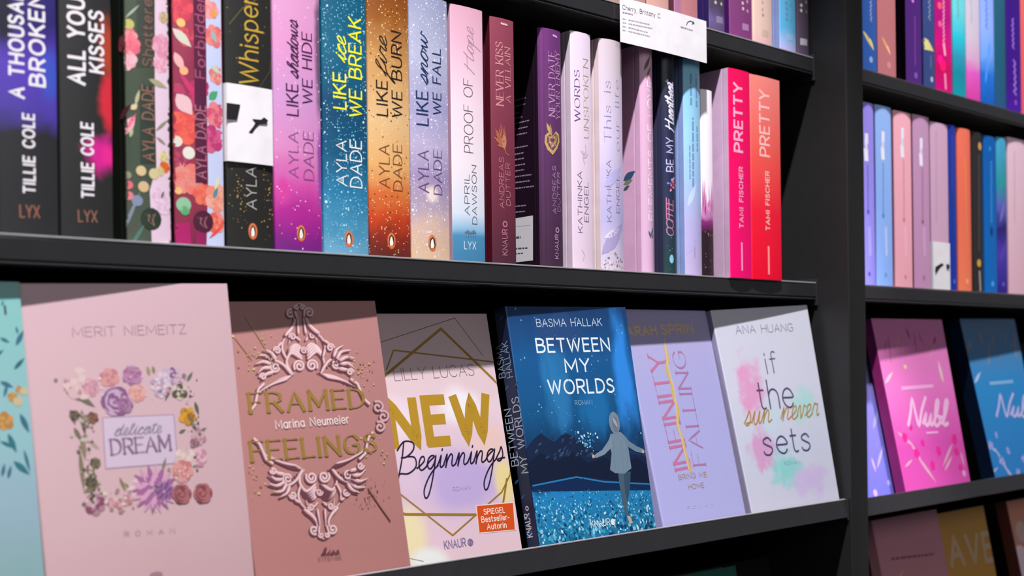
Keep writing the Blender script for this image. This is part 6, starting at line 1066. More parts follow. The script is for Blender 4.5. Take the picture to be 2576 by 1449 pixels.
('baroque_frame','stroke',[(53.01,40.86),(53.31,39.99),(53.96,39.35),(54.79,39.07),(55.6,39.16),(56.23,39.57),(56.54,40.17),(56.51,40.81),(56.2,41.33),(55.7,41.65),(55.16,41.72),(54.71,41.55),(54.43,41.24),(54.37,40.88),(54.48,40.56),(54.71,40.36),(54.97,40.31)],0.47,'f2d2d4',0,{}),
('baroque_frame','taper',[(74.51,62.61),(77.72,64.74),(77.21,68.23)],2.76,'6c3c48',0,{}),
('baroque_frame','taper',[(76.06,63.69),(79.28,65.83),(78.77,69.33)],2.31,'d2a6aa',0,{}),
('baroque_frame','taper',[(76.47,64.02),(79.68,66.16),(79.17,69.66)],0.97,'f2d2d4',0,{}),
('baroque_frame','taper',[(39.32,64.62),(36.45,67.03),(37.15,70.36)],2.69,'6c3c48',0,{}),
('baroque_frame','taper',[(40.79,65.68),(37.91,68.09),(38.62,71.42)],2.25,'d2a6aa',0,{}),
('baroque_frame','taper',[(41.18,66),(38.3,68.41),(39,71.74)],0.94,'f2d2d4',0,{}),
('baroque_frame','stroke',[(82.59,67.66),(82.1,66.44),(81.1,65.61),(79.85,65.31),(78.63,65.54),(77.7,66.23),(77.21,67.17),(77.22,68.15),(77.69,68.95),(78.47,69.44),(79.35,69.53),(80.13,69.26),(80.67,68.74),(80.87,68.1),(80.74,67.51),(80.37,67.09),(79.88,66.91),(79.4,66.95),(79.04,67.18),(78.87,67.48)],1.74,'6c3c48',0,{}),
('baroque_frame','stroke',[(83.79,68.49),(83.29,67.27),(82.3,66.43),(81.05,66.13),(79.82,66.37),(78.88,67.05),(78.39,67.99),(78.41,68.97),(78.88,69.78),(79.66,70.26),(80.54,70.36),(81.32,70.09),(81.86,69.57),(82.06,68.93),(81.94,68.34),(81.56,67.92),(81.07,67.73),(80.59,67.78),(80.23,68),(80.06,68.31)],1.45,'d2a6aa',0,{}),
('baroque_frame','stroke',[(84.04,68.69),(83.55,67.47),(82.55,66.64),(81.3,66.34),(80.08,66.57),(79.14,67.26),(78.65,68.2),(78.67,69.18),(79.14,69.99),(79.91,70.47),(80.79,70.57),(81.58,70.3),(82.11,69.77),(82.32,69.14),(82.19,68.55),(81.82,68.12),(81.32,67.94),(80.84,67.98),(80.49,68.21),(80.31,68.51)],0.61,'f2d2d4',0,{}),
('baroque_frame','stroke',[(32.79,70.31),(33.16,69.09),(34.03,68.19),(35.17,67.76),(36.32,67.87),(37.25,68.43),(37.76,69.29),(37.81,70.24),(37.42,71.07),(36.73,71.61),(35.92,71.79),(35.17,71.61),(34.64,71.15),(34.41,70.56),(34.49,69.98),(34.81,69.54),(35.25,69.31),(35.7,69.3),(36.05,69.48),(36.23,69.76)],1.68,'6c3c48',0,{}),
('baroque_frame','stroke',[(33.9,71.11),(34.27,69.89),(35.14,68.98),(36.28,68.56),(37.44,68.66),(38.36,69.23),(38.88,70.09),(38.93,71.04),(38.54,71.87),(37.84,72.41),(37.03,72.59),(36.28,72.41),(35.75,71.96),(35.52,71.36),(35.6,70.78),(35.92,70.34),(36.37,70.11),(36.82,70.1),(37.16,70.28),(37.34,70.56)],1.4,'d2a6aa',0,{}),
('baroque_frame','stroke',[(34.13,71.31),(34.51,70.09),(35.38,69.18),(36.52,68.76),(37.68,68.87),(38.6,69.43),(39.12,70.29),(39.17,71.24),(38.78,72.07),(38.08,72.62),(37.27,72.79),(36.52,72.61),(35.99,72.16),(35.76,71.56),(35.84,70.98),(36.16,70.54),(36.6,70.31),(37.06,70.31),(37.4,70.49),(37.58,70.76)],0.59,'f2d2d4',0,{}),
('baroque_frame','taper',[(69.71,85.94),(75.06,78.76),(81.84,74.96),(86.35,77.08),(85.24,81.8),(80.84,82.57)],2.78,'6c3c48',0,{}),
('baroque_frame','taper',[(71.25,87.05),(76.61,79.87),(83.41,76.07),(87.93,78.19),(86.81,82.92),(82.4,83.69)],2.32,'d2a6aa',0,{}),
('baroque_frame','taper',[(71.65,87.39),(77.02,80.2),(83.82,76.4),(88.34,78.53),(87.23,83.26),(82.81,84.03)],0.97,'f2d2d4',0,{}),
('baroque_frame','taper',[(45.42,86.93),(39.85,80.36),(33.27,77.29),(29.26,79.73),(30.58,84.16),(34.69,84.54)],2.73,'6c3c48',0,{}),
('baroque_frame','taper',[(46.9,88.02),(41.32,81.45),(34.73,78.36),(30.71,80.8),(32.02,85.24),(36.14,85.63)],2.28,'d2a6aa',0,{}),
('baroque_frame','taper',[(47.29,88.35),(41.7,81.77),(35.11,78.69),(31.09,81.12),(32.4,85.56),(36.52,85.95)],0.96,'f2d2d4',0,{}),
('baroque_frame','stroke',[(84.42,75.94),(86,77.01),(86.86,78.56),(86.87,80.26),(86.09,81.73),(84.74,82.7),(83.15,83.01),(81.66,82.66),(80.56,81.77),(80.04,80.57),(80.15,79.34),(80.8,78.33),(81.81,77.73),(82.93,77.61),(83.92,77.95),(84.58,78.61),(84.82,79.42),(84.64,80.19),(84.16,80.75),(83.51,81.03),(82.87,81),(82.39,80.73),(82.14,80.33)],1.92,'6c3c48',0,{}),
('baroque_frame','stroke',[(85.68,76.82),(87.26,77.89),(88.12,79.45),(88.13,81.15),(87.35,82.62),(86,83.6),(84.41,83.91),(82.91,83.55),(81.81,82.65),(81.29,81.45),(81.4,80.22),(82.06,79.22),(83.07,78.61),(84.19,78.5),(85.18,78.83),(85.84,79.5),(86.08,80.31),(85.91,81.08),(85.42,81.64),(84.77,81.92),(84.13,81.88),(83.65,81.62),(83.4,81.22)],1.6,'d2a6aa',0,{}),
('baroque_frame','stroke',[(85.96,77.05),(87.54,78.12),(88.4,79.68),(88.41,81.38),(87.63,82.86),(86.29,83.83),(84.69,84.14),(83.2,83.78),(82.09,82.89),(81.57,81.69),(81.68,80.46),(82.34,79.45),(83.35,78.85),(84.47,78.73),(85.46,79.06),(86.12,79.73),(86.36,80.54),(86.19,81.31),(85.7,81.88),(85.05,82.15),(84.41,82.12),(83.93,81.85),(83.68,81.45)],0.67,'f2d2d4',0,{}),
('baroque_frame','stroke',[(31.52,78.44),(30.14,79.6),(29.45,81.16),(29.55,82.79),(30.35,84.13),(31.65,84.96),(33.13,85.13),(34.49,84.67),(35.46,83.72),(35.86,82.52),(35.68,81.34),(35.01,80.42),(34.03,79.93),(32.99,79.91),(32.11,80.32),(31.54,81.02),(31.37,81.82),(31.58,82.54),(32.06,83.04),(32.68,83.25),(33.26,83.16),(33.69,82.87),(33.9,82.46)],1.85,'6c3c48',0,{}),
('baroque_frame','stroke',[(32.68,79.29),(31.3,80.45),(30.61,82.02),(30.71,83.64),(31.51,84.99),(32.81,85.82),(34.3,85.99),(35.66,85.53),(36.63,84.58),(37.03,83.38),(36.85,82.2),(36.18,81.28),(35.2,80.79),(34.16,80.77),(33.27,81.18),(32.7,81.87),(32.53,82.67),(32.74,83.39),(33.23,83.9),(33.84,84.1),(34.43,84.02),(34.86,83.72),(35.06,83.32)],1.54,'d2a6aa',0,{}),
('baroque_frame','stroke',[(32.94,79.51),(31.56,80.68),(30.87,82.24),(30.97,83.86),(31.77,85.22),(33.07,86.04),(34.56,86.21),(35.92,85.75),(36.89,84.8),(37.3,83.6),(37.12,82.42),(36.44,81.5),(35.46,81.01),(34.42,80.99),(33.53,81.4),(32.96,82.1),(32.79,82.9),(33,83.62),(33.49,84.12),(34.1,84.33),(34.69,84.25),(35.12,83.95),(35.33,83.55)],0.65,'f2d2d4',0,{}),
('baroque_frame','taper',[(84,74.57),(87.66,70.31),(94.68,69.36)],3.85,'6c3c48',0,{}),
('baroque_frame','taper',[(85.94,75.95),(89.62,71.68),(96.65,70.74)],3.21,'d2a6aa',0,{}),
('baroque_frame','taper',[(86.51,76.41),(90.19,72.14),(97.23,71.21)],1.35,'f2d2d4',0,{}),
('baroque_frame','taper',[(30.59,77.14),(26.98,73.41),(20.62,73.18)],3.7,'6c3c48',0,{}),
('baroque_frame','taper',[(32.39,78.48),(28.76,74.73),(22.39,74.49)],3.09,'d2a6aa',0,{}),
('baroque_frame','taper',[(32.91,78.92),(29.28,75.17),(22.9,74.93)],1.3,'f2d2d4',0,{}),
('baroque_frame','taper',[(86.59,76.2),(91.63,74.2),(97.45,75.1)],3.85,'6c3c48',0,{}),
('baroque_frame','taper',[(88.54,77.58),(93.6,75.59),(99.43,76.49)],3.22,'d2a6aa',0,{}),
('baroque_frame','taper',[(89.11,78.04),(94.17,76.05),(100.01,76.96)],1.35,'f2d2d4',0,{}),
('baroque_frame','taper',[(28.32,78.93),(23.64,77.48),(18.51,78.84)],3.69,'6c3c48',0,{}),
('baroque_frame','taper',[(30.11,80.26),(25.41,78.8),(20.27,80.16)],3.08,'d2a6aa',0,{}),
('baroque_frame','taper',[(30.63,80.71),(25.93,79.25),(20.78,80.6)],1.3,'f2d2d4',0,{}),
('baroque_frame','taper',[(87.32,79.08),(92.43,78.85),(97.02,81.59)],3.86,'6c3c48',0,{}),
('baroque_frame','taper',[(89.28,80.47),(94.4,80.25),(99.01,83)],3.22,'d2a6aa',0,{}),
('baroque_frame','taper',[(89.85,80.94),(94.97,80.72),(99.58,83.47)],1.35,'f2d2d4',0,{}),
('baroque_frame','taper',[(27.84,81.76),(23.21,81.96),(19.29,84.92)],3.7,'6c3c48',0,{}),
('baroque_frame','taper',[(29.62,83.09),(24.98,83.3),(21.05,86.26)],3.09,'d2a6aa',0,{}),
('baroque_frame','taper',[(30.14,83.54),(25.5,83.74),(21.56,86.7)],1.3,'f2d2d4',0,{}),
('baroque_frame','taper',[(85.54,82.67),(90.67,83.63),(94.63,86.99)],3.86,'6c3c48',0,{}),
('baroque_frame','taper',[(87.49,84.07),(92.63,85.03),(96.6,88.41)],3.23,'d2a6aa',0,{}),
('baroque_frame','taper',[(88.06,84.53),(93.2,85.5),(97.18,88.88)],1.35,'f2d2d4',0,{}),
('baroque_frame','taper',[(29.69,85.04),(25.09,86.35),(21.74,89.85)],3.71,'6c3c48',0,{}),
('baroque_frame','taper',[(31.48,86.38),(26.87,87.7),(23.51,91.19)],3.1,'d2a6aa',0,{}),
('baroque_frame','taper',[(32,86.83),(27.38,88.15),(24.02,91.64)],1.3,'f2d2d4',0,{}),
('baroque_frame','taper',[(81.41,72.95),(83.8,68.76),(88.8,66.17)],3.83,'6c3c48',0,{}),
('baroque_frame','taper',[(83.35,74.32),(85.74,70.13),(90.76,67.54)],3.2,'d2a6aa',0,{}),
('baroque_frame','taper',[(83.91,74.78),(86.31,70.59),(91.33,67.99)],1.35,'f2d2d4',0,{}),
('baroque_frame','taper',[(32.87,75.35),(30.41,71.56),(25.69,69.58)],3.7,'6c3c48',0,{}),
('baroque_frame','taper',[(34.67,76.68),(32.2,72.88),(27.47,70.89)],3.09,'d2a6aa',0,{}),
('baroque_frame','taper',[(35.19,77.13),(32.72,73.32),(27.99,71.33)],1.3,'f2d2d4',0,{}),
('baroque_frame','dot',76.11,83.37,0.87,'6c3c48','6c3c48',0,{}),
('baroque_frame','dot',42.03,84.81,0.85,'6c3c48','6c3c48',0,{}),
('baroque_frame','dot',78.25,81.83,0.87,'6c3c48','6c3c48',0,{}),
('baroque_frame','dot',39.91,83.49,0.85,'6c3c48','6c3c48',0,{}),
('baroque_frame','dot',80.4,80.28,0.87,'6c3c48','6c3c48',0,{}),
('baroque_frame','dot',37.79,82.17,0.85,'6c3c48','6c3c48',0,{}),
('baroque_frame','stroke',[(97.58,85.69),(97.14,84.6),(96.25,83.84),(95.13,83.54),(94.03,83.71),(93.18,84.28),(92.71,85.09),(92.68,85.95),(93.05,86.69),(93.69,87.16),(94.45,87.3),(95.15,87.13),(95.64,86.72),(95.87,86.2),(95.82,85.69),(95.54,85.31),(95.16,85.12),(94.77,85.12),(94.47,85.26)],1.77,'6c3c48',0,{}),
('baroque_frame','stroke',[(98.8,86.55),(98.36,85.45),(97.47,84.69),(96.35,84.39),(95.25,84.56),(94.39,85.13),(93.92,85.95),(93.89,86.81),(94.26,87.54),(94.91,88.01),(95.66,88.16),(96.36,87.98),(96.86,87.57),(97.09,87.05),(97.03,86.55),(96.76,86.17),(96.37,85.97),(95.98,85.97),(95.68,86.12)],1.48,'d2a6aa',0,{}),
('baroque_frame','stroke',[(99.06,86.77),(98.62,85.67),(97.73,84.91),(96.61,84.6),(95.51,84.78),(94.65,85.35),(94.18,86.16),(94.15,87.02),(94.52,87.76),(95.17,88.23),(95.93,88.37),(96.62,88.2),(97.12,87.79),(97.35,87.27),(97.3,86.76),(97.02,86.38),(96.64,86.19),(96.24,86.18),(95.95,86.33)],0.62,'f2d2d4',0,{}),
('baroque_frame','stroke',[(20.36,88.78),(20.68,87.71),(21.43,86.93),(22.4,86.56),(23.39,86.64),(24.2,87.12),(24.67,87.85),(24.75,88.67),(24.46,89.39),(23.91,89.88),(23.24,90.07),(22.61,89.96),(22.14,89.61),(21.91,89.13),(21.92,88.65),(22.14,88.27),(22.48,88.06),(22.82,88.03),(23.1,88.14)],1.68,'6c3c48',0,{}),
('baroque_frame','stroke',[(21.44,89.59),(21.77,88.53),(22.52,87.74),(23.49,87.37),(24.48,87.45),(25.29,87.93),(25.76,88.66),(25.84,89.48),(25.56,90.21),(25,90.7),(24.33,90.89),(23.7,90.77),(23.23,90.42),(23,89.95),(23.01,89.46),(23.23,89.08),(23.57,88.87),(23.92,88.84),(24.19,88.96)],1.4,'d2a6aa',0,{}),
('baroque_frame','stroke',[(21.68,89.8),(22,88.73),(22.75,87.94),(23.73,87.57),(24.72,87.66),(25.52,88.13),(26,88.87),(26.08,89.69),(25.79,90.41),(25.24,90.9),(24.57,91.09),(23.93,90.98),(23.46,90.63),(23.23,90.15),(23.25,89.67),(23.47,89.29),(23.8,89.07),(24.15,89.04),(24.42,89.16)],0.59,'f2d2d4',0,{}),
('baroque_frame','taper',[(71.23,87.23),(78.12,88.12),(84.5,90.22),(89.06,93.57)],2.09,'6c3c48',0,{}),
('baroque_frame','taper',[(72.53,88.16),(79.44,89.06),(85.82,91.16),(90.39,94.53)],1.74,'d2a6aa',0,{}),
('baroque_frame','taper',[(72.83,88.42),(79.74,89.32),(86.13,91.42),(90.7,94.79)],0.73,'f2d2d4',0,{}),
('baroque_frame','taper',[(44.5,88.29),(38.02,89.68),(32.23,92.16),(28.27,95.68)],2.05,'6c3c48',0,{}),
('baroque_frame','taper',[(45.75,89.21),(39.26,90.59),(33.45,93.07),(29.48,96.6)],1.71,'d2a6aa',0,{}),
('baroque_frame','taper',[(46.04,89.45),(39.54,90.84),(33.74,93.32),(29.77,96.85)],0.72,'f2d2d4',0,{}),
('baroque_frame','taper',[(72.18,87.77),(80.04,88.92),(87.72,91.56),(92.3,94.94)],2.09,'6c3c48',0,{}),
('baroque_frame','taper',[(73.48,88.71),(81.35,89.86),(89.05,92.51),(93.64,95.89)],1.75,'d2a6aa',0,{}),
('baroque_frame','taper',[(73.78,88.96),(81.66,90.12),(89.36,92.77),(93.95,96.15)],0.73,'f2d2d4',0,{}),
('baroque_frame','taper',[(43.63,88.89),(36.29,90.59),(29.37,93.67),(25.42,97.19)],2.05,'6c3c48',0,{}),
('baroque_frame','taper',[(44.87,89.81),(37.52,91.51),(30.58,94.59),(26.63,98.1)],1.71,'d2a6aa',0,{}),
('baroque_frame','taper',[(45.16,90.06),(37.8,91.76),(30.87,94.83),(26.91,98.35)],0.72,'f2d2d4',0,{}),
('baroque_frame','taper',[(73.13,88.31),(81.95,89.73),(90.95,92.92),(95.56,96.3)],2.09,'6c3c48',0,{}),
('baroque_frame','taper',[(74.43,89.25),(83.27,90.67),(92.29,93.87),(96.9,97.27)],1.75,'d2a6aa',0,{}),
('baroque_frame','taper',[(74.74,89.5),(83.58,90.93),(92.6,94.13),(97.21,97.53)],0.73,'f2d2d4',0,{}),
('baroque_frame','taper',[(42.76,89.49),(34.55,91.51),(26.51,95.18),(22.58,98.69)],2.05,'6c3c48',0,{}),
('baroque_frame','taper',[(44,90.41),(35.78,92.42),(27.72,96.1),(23.79,99.6)],1.71,'d2a6aa',0,{}),
('baroque_frame','taper',[(44.29,90.66),(36.07,92.67),(28,96.34),(24.07,99.85)],0.72,'f2d2d4',0,{}),
('baroque_frame','taper',[(74.08,88.86),(83.88,90.53),(94.2,94.28),(98.83,97.68)],2.1,'6c3c48',0,{}),
('baroque_frame','taper',[(75.39,89.8),(85.2,91.48),(95.54,95.24),(100.18,98.65)],1.75,'d2a6aa',0,{}),
('baroque_frame','taper',[(75.69,90.05),(85.51,91.73),(95.86,95.5),(100.49,98.91)],0.73,'f2d2d4',0,{}),
('baroque_frame','taper',[(41.88,90.1),(32.83,92.42),(23.67,96.69),(19.76,100.18)],2.05,'6c3c48',0,{}),
('baroque_frame','taper',[(43.12,91.01),(34.05,93.33),(24.87,97.6),(20.96,101.1)],1.71,'d2a6aa',0,{}),
('baroque_frame','taper',[(43.41,91.26),(34.33,93.58),(25.16,97.85),(21.23,101.34)],0.72,'f2d2d4',0,{}),
('baroque_frame','taper',[(75.04,89.4),(85.8,91.34),(97.47,95.65),(102.12,99.06)],2.1,'6c3c48',0,{}),
('baroque_frame','taper',[(76.34,90.34),(87.13,92.29),(98.82,96.61),(103.47,100.03)],1.75,'d2a6aa',0,{}),
('baroque_frame','taper',[(76.65,90.6),(87.44,92.55),(99.13,96.87),(103.79,100.29)],0.73,'f2d2d4',0,{}),
('baroque_frame','taper',[(41.01,90.7),(31.1,93.33),(20.84,98.18),(16.94,101.67)],2.04,'6c3c48',0,{}),
('baroque_frame','taper',[(42.25,91.61),(32.32,94.24),(22.04,99.1),(18.14,102.58)],1.71,'d2a6aa',0,{}),
('baroque_frame','taper',[(42.54,91.86),(32.61,94.49),(22.32,99.34),(18.42,102.83)],0.72,'f2d2d4',0,{}),
('baroque_frame','stroke',[(94.61,90.92),(99.89,94.29),(102.01,99.56),(104.83,106.04),(108.86,109.53)],2.48,'6c3c48',0,{}),
('baroque_frame','stroke',[(96.08,91.97),(101.36,95.34),(103.49,100.63),(106.32,107.11),(110.36,110.61)],2.07,'d2a6aa',0,{}),
('baroque_frame','stroke',[(96.44,92.27),(101.73,95.65),(103.86,100.93),(106.69,107.42),(110.73,110.92)],0.87,'f2d2d4',0,{}),
('baroque_frame','stroke',[(22.88,93.53),(18.4,97.05),(16.85,102.14),(14.77,108.36),(11.48,111.8)],2.36,'6c3c48',0,{}),
('baroque_frame','stroke',[(24.2,94.53),(19.71,98.05),(18.16,103.14),(16.07,109.37),(12.77,112.81)],1.97,'d2a6aa',0,{}),
('baroque_frame','stroke',[(24.52,94.82),(20.03,98.34),(18.48,103.43),(16.4,109.66),(13.09,113.1)],0.83,'f2d2d4',0,{}),
('baroque_frame','stroke',[(115.41,132.85),(118,132.89),(120.1,131.91),(121.24,130.25),(121.24,128.38),(120.23,126.79),(118.56,125.82),(116.74,125.65),(115.22,126.2),(114.34,127.24),(114.23,128.45),(114.78,129.49),(115.75,130.12),(116.81,130.26),(117.66,129.97),(118.11,129.42),(118.13,128.84)],2.13,'6c3c48',0,{}),
('baroque_frame','stroke',[(116.62,133.7),(119.21,133.74),(121.31,132.76),(122.45,131.1),(122.46,129.23),(121.44,127.63),(119.77,126.66),(117.94,126.49),(116.42,127.04),(115.54,128.09),(115.43,129.29),(115.98,130.33),(116.96,130.97),(118.02,131.11),(118.87,130.82),(119.32,130.27),(119.33,129.68)],1.83,'d2a6aa',0,{}),
('baroque_frame','stroke',[(119.21,125.35),(121.82,125.38),(123.93,124.39),(125.07,122.72),(125.08,120.85),(124.05,119.26),(122.38,118.31),(120.54,118.14),(119.02,118.7),(118.13,119.75),(118.02,120.96),(118.57,121.99),(119.55,122.62),(120.62,122.76),(121.47,122.46),(121.92,121.91),(121.94,121.33)],2.13,'6c3c48',0,{}),
('baroque_frame','stroke',[(120.42,126.19),(123.03,126.22),(125.14,125.23),(126.29,123.57),(126.3,121.69),(125.27,120.1),(123.59,119.14),(121.75,118.97),(120.23,119.54),(119.34,120.59),(119.22,121.79),(119.78,122.83),(120.76,123.46),(121.83,123.6),(122.68,123.3),(123.14,122.75),(123.16,122.16)],1.83,'d2a6aa',0,{}),
('baroque_frame','stroke',[(114.88,117.46),(117.3,117.48),(119.26,116.55),(120.32,115),(120.32,113.26),(119.37,111.79),(117.82,110.91),(116.12,110.76),(114.7,111.29),(113.88,112.27),(113.77,113.39),(114.29,114.35),(115.2,114.93),(116.19,115.05),(116.98,114.77),(117.4,114.26),(117.41,113.71)],2.12,'6c3c48',0,{}),
('baroque_frame','stroke',[(116.08,118.29),(118.51,118.31),(120.47,117.38),(121.53,115.83),(121.53,114.09),(120.58,112.62),(119.03,111.73),(117.32,111.59),(115.9,112.11),(115.08,113.09),(114.97,114.21),(115.49,115.17),(116.4,115.76),(117.39,115.88),(118.18,115.6),(118.6,115.09),(118.62,114.54)],1.82,'d2a6aa',0,{}),
('title_lettering','T','FRAMED',12.81,131.4,106.23,130.13,13.57,'a4813c','serif',0.17,1),
('title_lettering','T','FEELINGS',8.96,97.46,111.38,96.14,13.34,'a4813c','serif',0.17,1),
('author_lettering','T','Marina Neumeier',30.71,118.63,90.93,119.07,5.95,'f0dcdc','sans',0.14,0),
('gold_splatter','scatter',[(106.87,158.57),(106.39,155.55),(29.8,173.05),(106.07,98.34),(8.28,80.89),(16.38,176.33)],150,(7.67,7.87,0.21,1.1),'d8b46c e8d090 b08c50',1),
('gold_splatter','scatter',[(100.38,63.29)],60,(8.33,7.53,0.18,0.88),'6a4440 7c544a',0),
('gold_splatter','stroke',[(18.42,200.9),(26.85,184.75),(31.16,175.91)],0.59,'b08c58',1,{}),
('gold_splatter','stroke',[(8.55,185.16),(18.99,169.05)],0.58,'a88058',1,{}),
('gold_splatter','stroke',[(99.6,69.25),(107.9,55.15),(115.02,44.04)],1.18,'6a4440',0,{}),
('publisher_logo','T','kiss',52.22,26.38,67.46,26.08,5,'6c3c46','script',0.12,0),
('publisher_logo','T','INTENSE',49.72,23.08,68.85,22.21,2.48,'7c4c54','sans',0.12,0)]
ART['new'] = [('gold_line_frame','stroke',[(20.12,153.13),(85.45,192.69),(140.48,141.2)],2.25,'a5802e',1,{}),
('gold_line_frame','stroke',[(25.84,159.98),(35.43,175.53),(137.74,163.26),(144.46,98.38)],1.3,'a5802e',1,{}),
('gold_line_frame','stroke',[(23.31,181.88),(101.52,201.74),(125.39,169.04)],0.52,'6a5450',0,{}),
('gold_line_frame','stroke',[(-4.34,57.51),(23.29,45.85),(99.8,37.5)],2.12,'a5802e',1,{}),
('gold_line_frame','stroke',[(19.99,62.82),(65.85,24.64),(123.24,53.83),(139.15,71.77)],1.39,'a5802e',1,{}),
('gold_line_frame','stroke',[(130.98,64.09),(119.87,37.03)],2.01,'a5802e',1,{}),
('gold_line_frame','stroke',[(4.88,17.25),(33.49,8.43)],0.48,'8a7a70',0,{}),
('author_lettering','T','LILLY LUCAS',32.54,150.78,113.3,152.7,9.59,'6c5c60','sans',0.05,0),
('title_lettering','T','NEW',22.99,99.91,121.07,99.88,33.95,'c4982c','sans',0.25,1),
('title_lettering','T','Beginnings',22.42,78.1,131.03,79.78,22.88,'241634','script',0.06,0),
('subtitle_lettering','T','ROMAN',72.93,59.14,91.03,59.09,3.18,'b09cc0','sans',0.1,0),
('bestseller_sticker','poly',[(93.47,45.91),(134.6,44.79),(132.47,21.2),(92.26,22.86)],0,'f2d8c8',0,{}),
('bestseller_sticker','poly',[(94.58,45.15),(133.54,43.9),(131.3,21.99),(93.27,23.71)],0,'d8501c',0,{}),
('bestseller_sticker','T','SPIEGEL',101.11,37.68,123.35,37,4.18,'f8e4d8','sans',0.16,0),
('bestseller_sticker','T','Bestseller-',97.37,31.62,126.9,30.71,4.48,'f8e4d8','sans',0.16,0),
('bestseller_sticker','T','Autorin',102.04,25.29,122.59,24.61,4.49,'f8e4d8','sans',0.16,0),
('publisher_logo','T','KNAUR',55.98,15.16,77.43,15.05,6.15,'8a76a0','sans',0.13,0),
('publisher_logo','ring',82.41,17.31,2.85,'8a76a0','8a76a0',0,{}),
('publisher_logo','dot',82.41,17.31,1.27,'8a76a0','8a76a0',0,{})]
ART['between'] = [('author_lettering','T','BASMA HALLAK',32.35,193.88,110,194.51,6.61,'d4e0ec','sans',0.1,0),
('title_lettering','T','BETWEEN',28.65,171.72,115.61,171.53,11.41,'eef6ff','sans',0.15,0),
('title_lettering','T','MY',58.49,153.61,87.28,153.48,11.21,'eef6ff','sans',0.15,0),
('title_lettering','T','WORLDS',35.43,135.34,113.84,133.95,11.71,'eef6ff','sans',0.15,0),
('subtitle_lettering','T','ROMAN',63.76,124.4,84.5,124.14,3.83,'9cc0d8','sans',0.1,0),
('night_landscape','poly',[(-0.24,90.33),(11.64,98.88),(19.08,102.45),(27.16,97.21),(33.45,94.08),(42.36,99.31),(48.7,100.63),(57.38,96.64),(64.6,92.03),(71.97,85.28),(86.13,82.55),(101.4,83.94),(120.69,78.32),(147.98,72.74),(151,45.34),(1.19,56.46)],0,'142646',0,{}),
('night_landscape','poly',[(-0.71,78.75),(15.87,85.84),(32.59,77.87),(52.63,84.57),(69.59,73.33),(89.99,77.01),(108.45,68.56),(130.24,74.04),(149.33,63.57),(151,45.34),(0.32,56.54)],0,'0d1c38',0,{}),
('night_landscape','ridges',[(7.63,78.11),(79.55,74.3),(80.56,91.68),(6.59,95.86)],26,'2c4468 223a60 3a5478'),
('night_landscape','poly',[(0.76,58.8),(29.2,60.61),(62.46,61.84),(105.5,53.98),(145.92,46.87),(146.25,43.24),(0.94,55.16)],0,'0b2a56',0,{}),
('night_landscape','stroke',[(1.82,59.7),(29.33,61.28),(53.04,62.63),(85.71,55.7),(146.21,48.29)],1.32,'2c80c0',0,{}),
('blue_flower_field','field',[(-3.4,10.5),(146.67,8.73),(146.21,48.29),(0.95,59.78)],760),
('printed_figure','scatter',[(73.19,91.46)],46,(5.77,5.5,0.53,1.58),'58b8e8 98dcf8 2c88cc d0f0fc',0),
('printed_figure','poly',[(104.32,63.24),(116.56,62.96),(115.38,52.06),(110.88,40.11),(110.43,27.84),(110.24,21.9),(106.2,22.32),(105,36.46),(103.8,50.61)],0,'4a6478',0,{}),
('printed_figure','poly',[(111.07,61.28),(120.49,61.93),(116.35,46.66),(111.04,35.87),(109.56,43.75)],0,'38526a',0,{}),
('printed_figure','poly',[(107.49,23.59),(111.53,23.16),(114.31,16.55),(110.12,16.3)],0,'c8b0a4',0,{}),
('printed_figure','poly',[(101.42,96.69),(114.36,98.04),(121.35,91.87),(121.71,78.25),(122.08,64.65),(111.94,60.5),(100.05,62.18),(94.66,65.43),(99.56,79.83),(97.55,89.86)],0,'7a90a4',0,{}),
('printed_figure','poly',[(101.64,95.26),(96.56,89.92),(88.29,83.45),(79.82,80.55),(76.37,78.02),(80.1,77.04),(90.4,79.09),(101.67,85.34)],0,'8296aa',0,{}),
('printed_figure','poly',[(117.85,94.96),(123.84,88.84),(132.24,83.97),(141.02,80.48),(139.26,76.99),(130.21,79.07),(119.93,84.81)],0,'74889e',0,{}),
('printed_figure','dot',76.51,78.7,1.75,'c8a89c','c8a89c',0,{}),
('printed_figure','dot',140.07,78.38,1.82,'c8a89c','c8a89c',0,{}),
('printed_figure','ellipse',108.37,106.24,10.08,'7c8e9e','7c8e9e',0,{'ax': 0.66}),
('printed_figure','ellipse',109.09,104.77,7.2,'707c8c','707c8c',0,{'ax': 0.55}),
('printed_figure','leaf',[(106.85,111.32),(112.04,101.75)],2.88,'a8b4c0',0,{}),
('printed_figure','stroke',[(103.65,90.16),(101.75,65.56)],0.71,'73889c',0,{}),
('printed_figure','stroke',[(113.82,90.21),(111.5,63.37)],0.72,'73889c',0,{}),
('printed_figure','stroke',[(120.07,85.51),(117.19,66.11)],0.72,'73889c',0,{}),
('publisher_logo','T','KNAUR',61.96,18.51,85.1,18.35,5.38,'e8f0f8','sans',0.15,0),
('publisher_logo','ring',89.02,20.34,2.77,'f0f4f8','f0f4f8',0,{}),
('publisher_logo','dot',89.02,20.34,1.73,'f0f4f8','f0f4f8',0,{}),
('night_landscape','scatter',[(34.61,184.11),(87.66,165.6),(110.35,129.06),(41.11,121.67)],60,(22.79,17.37,0.18,0.49),'8fb8d8',0)]
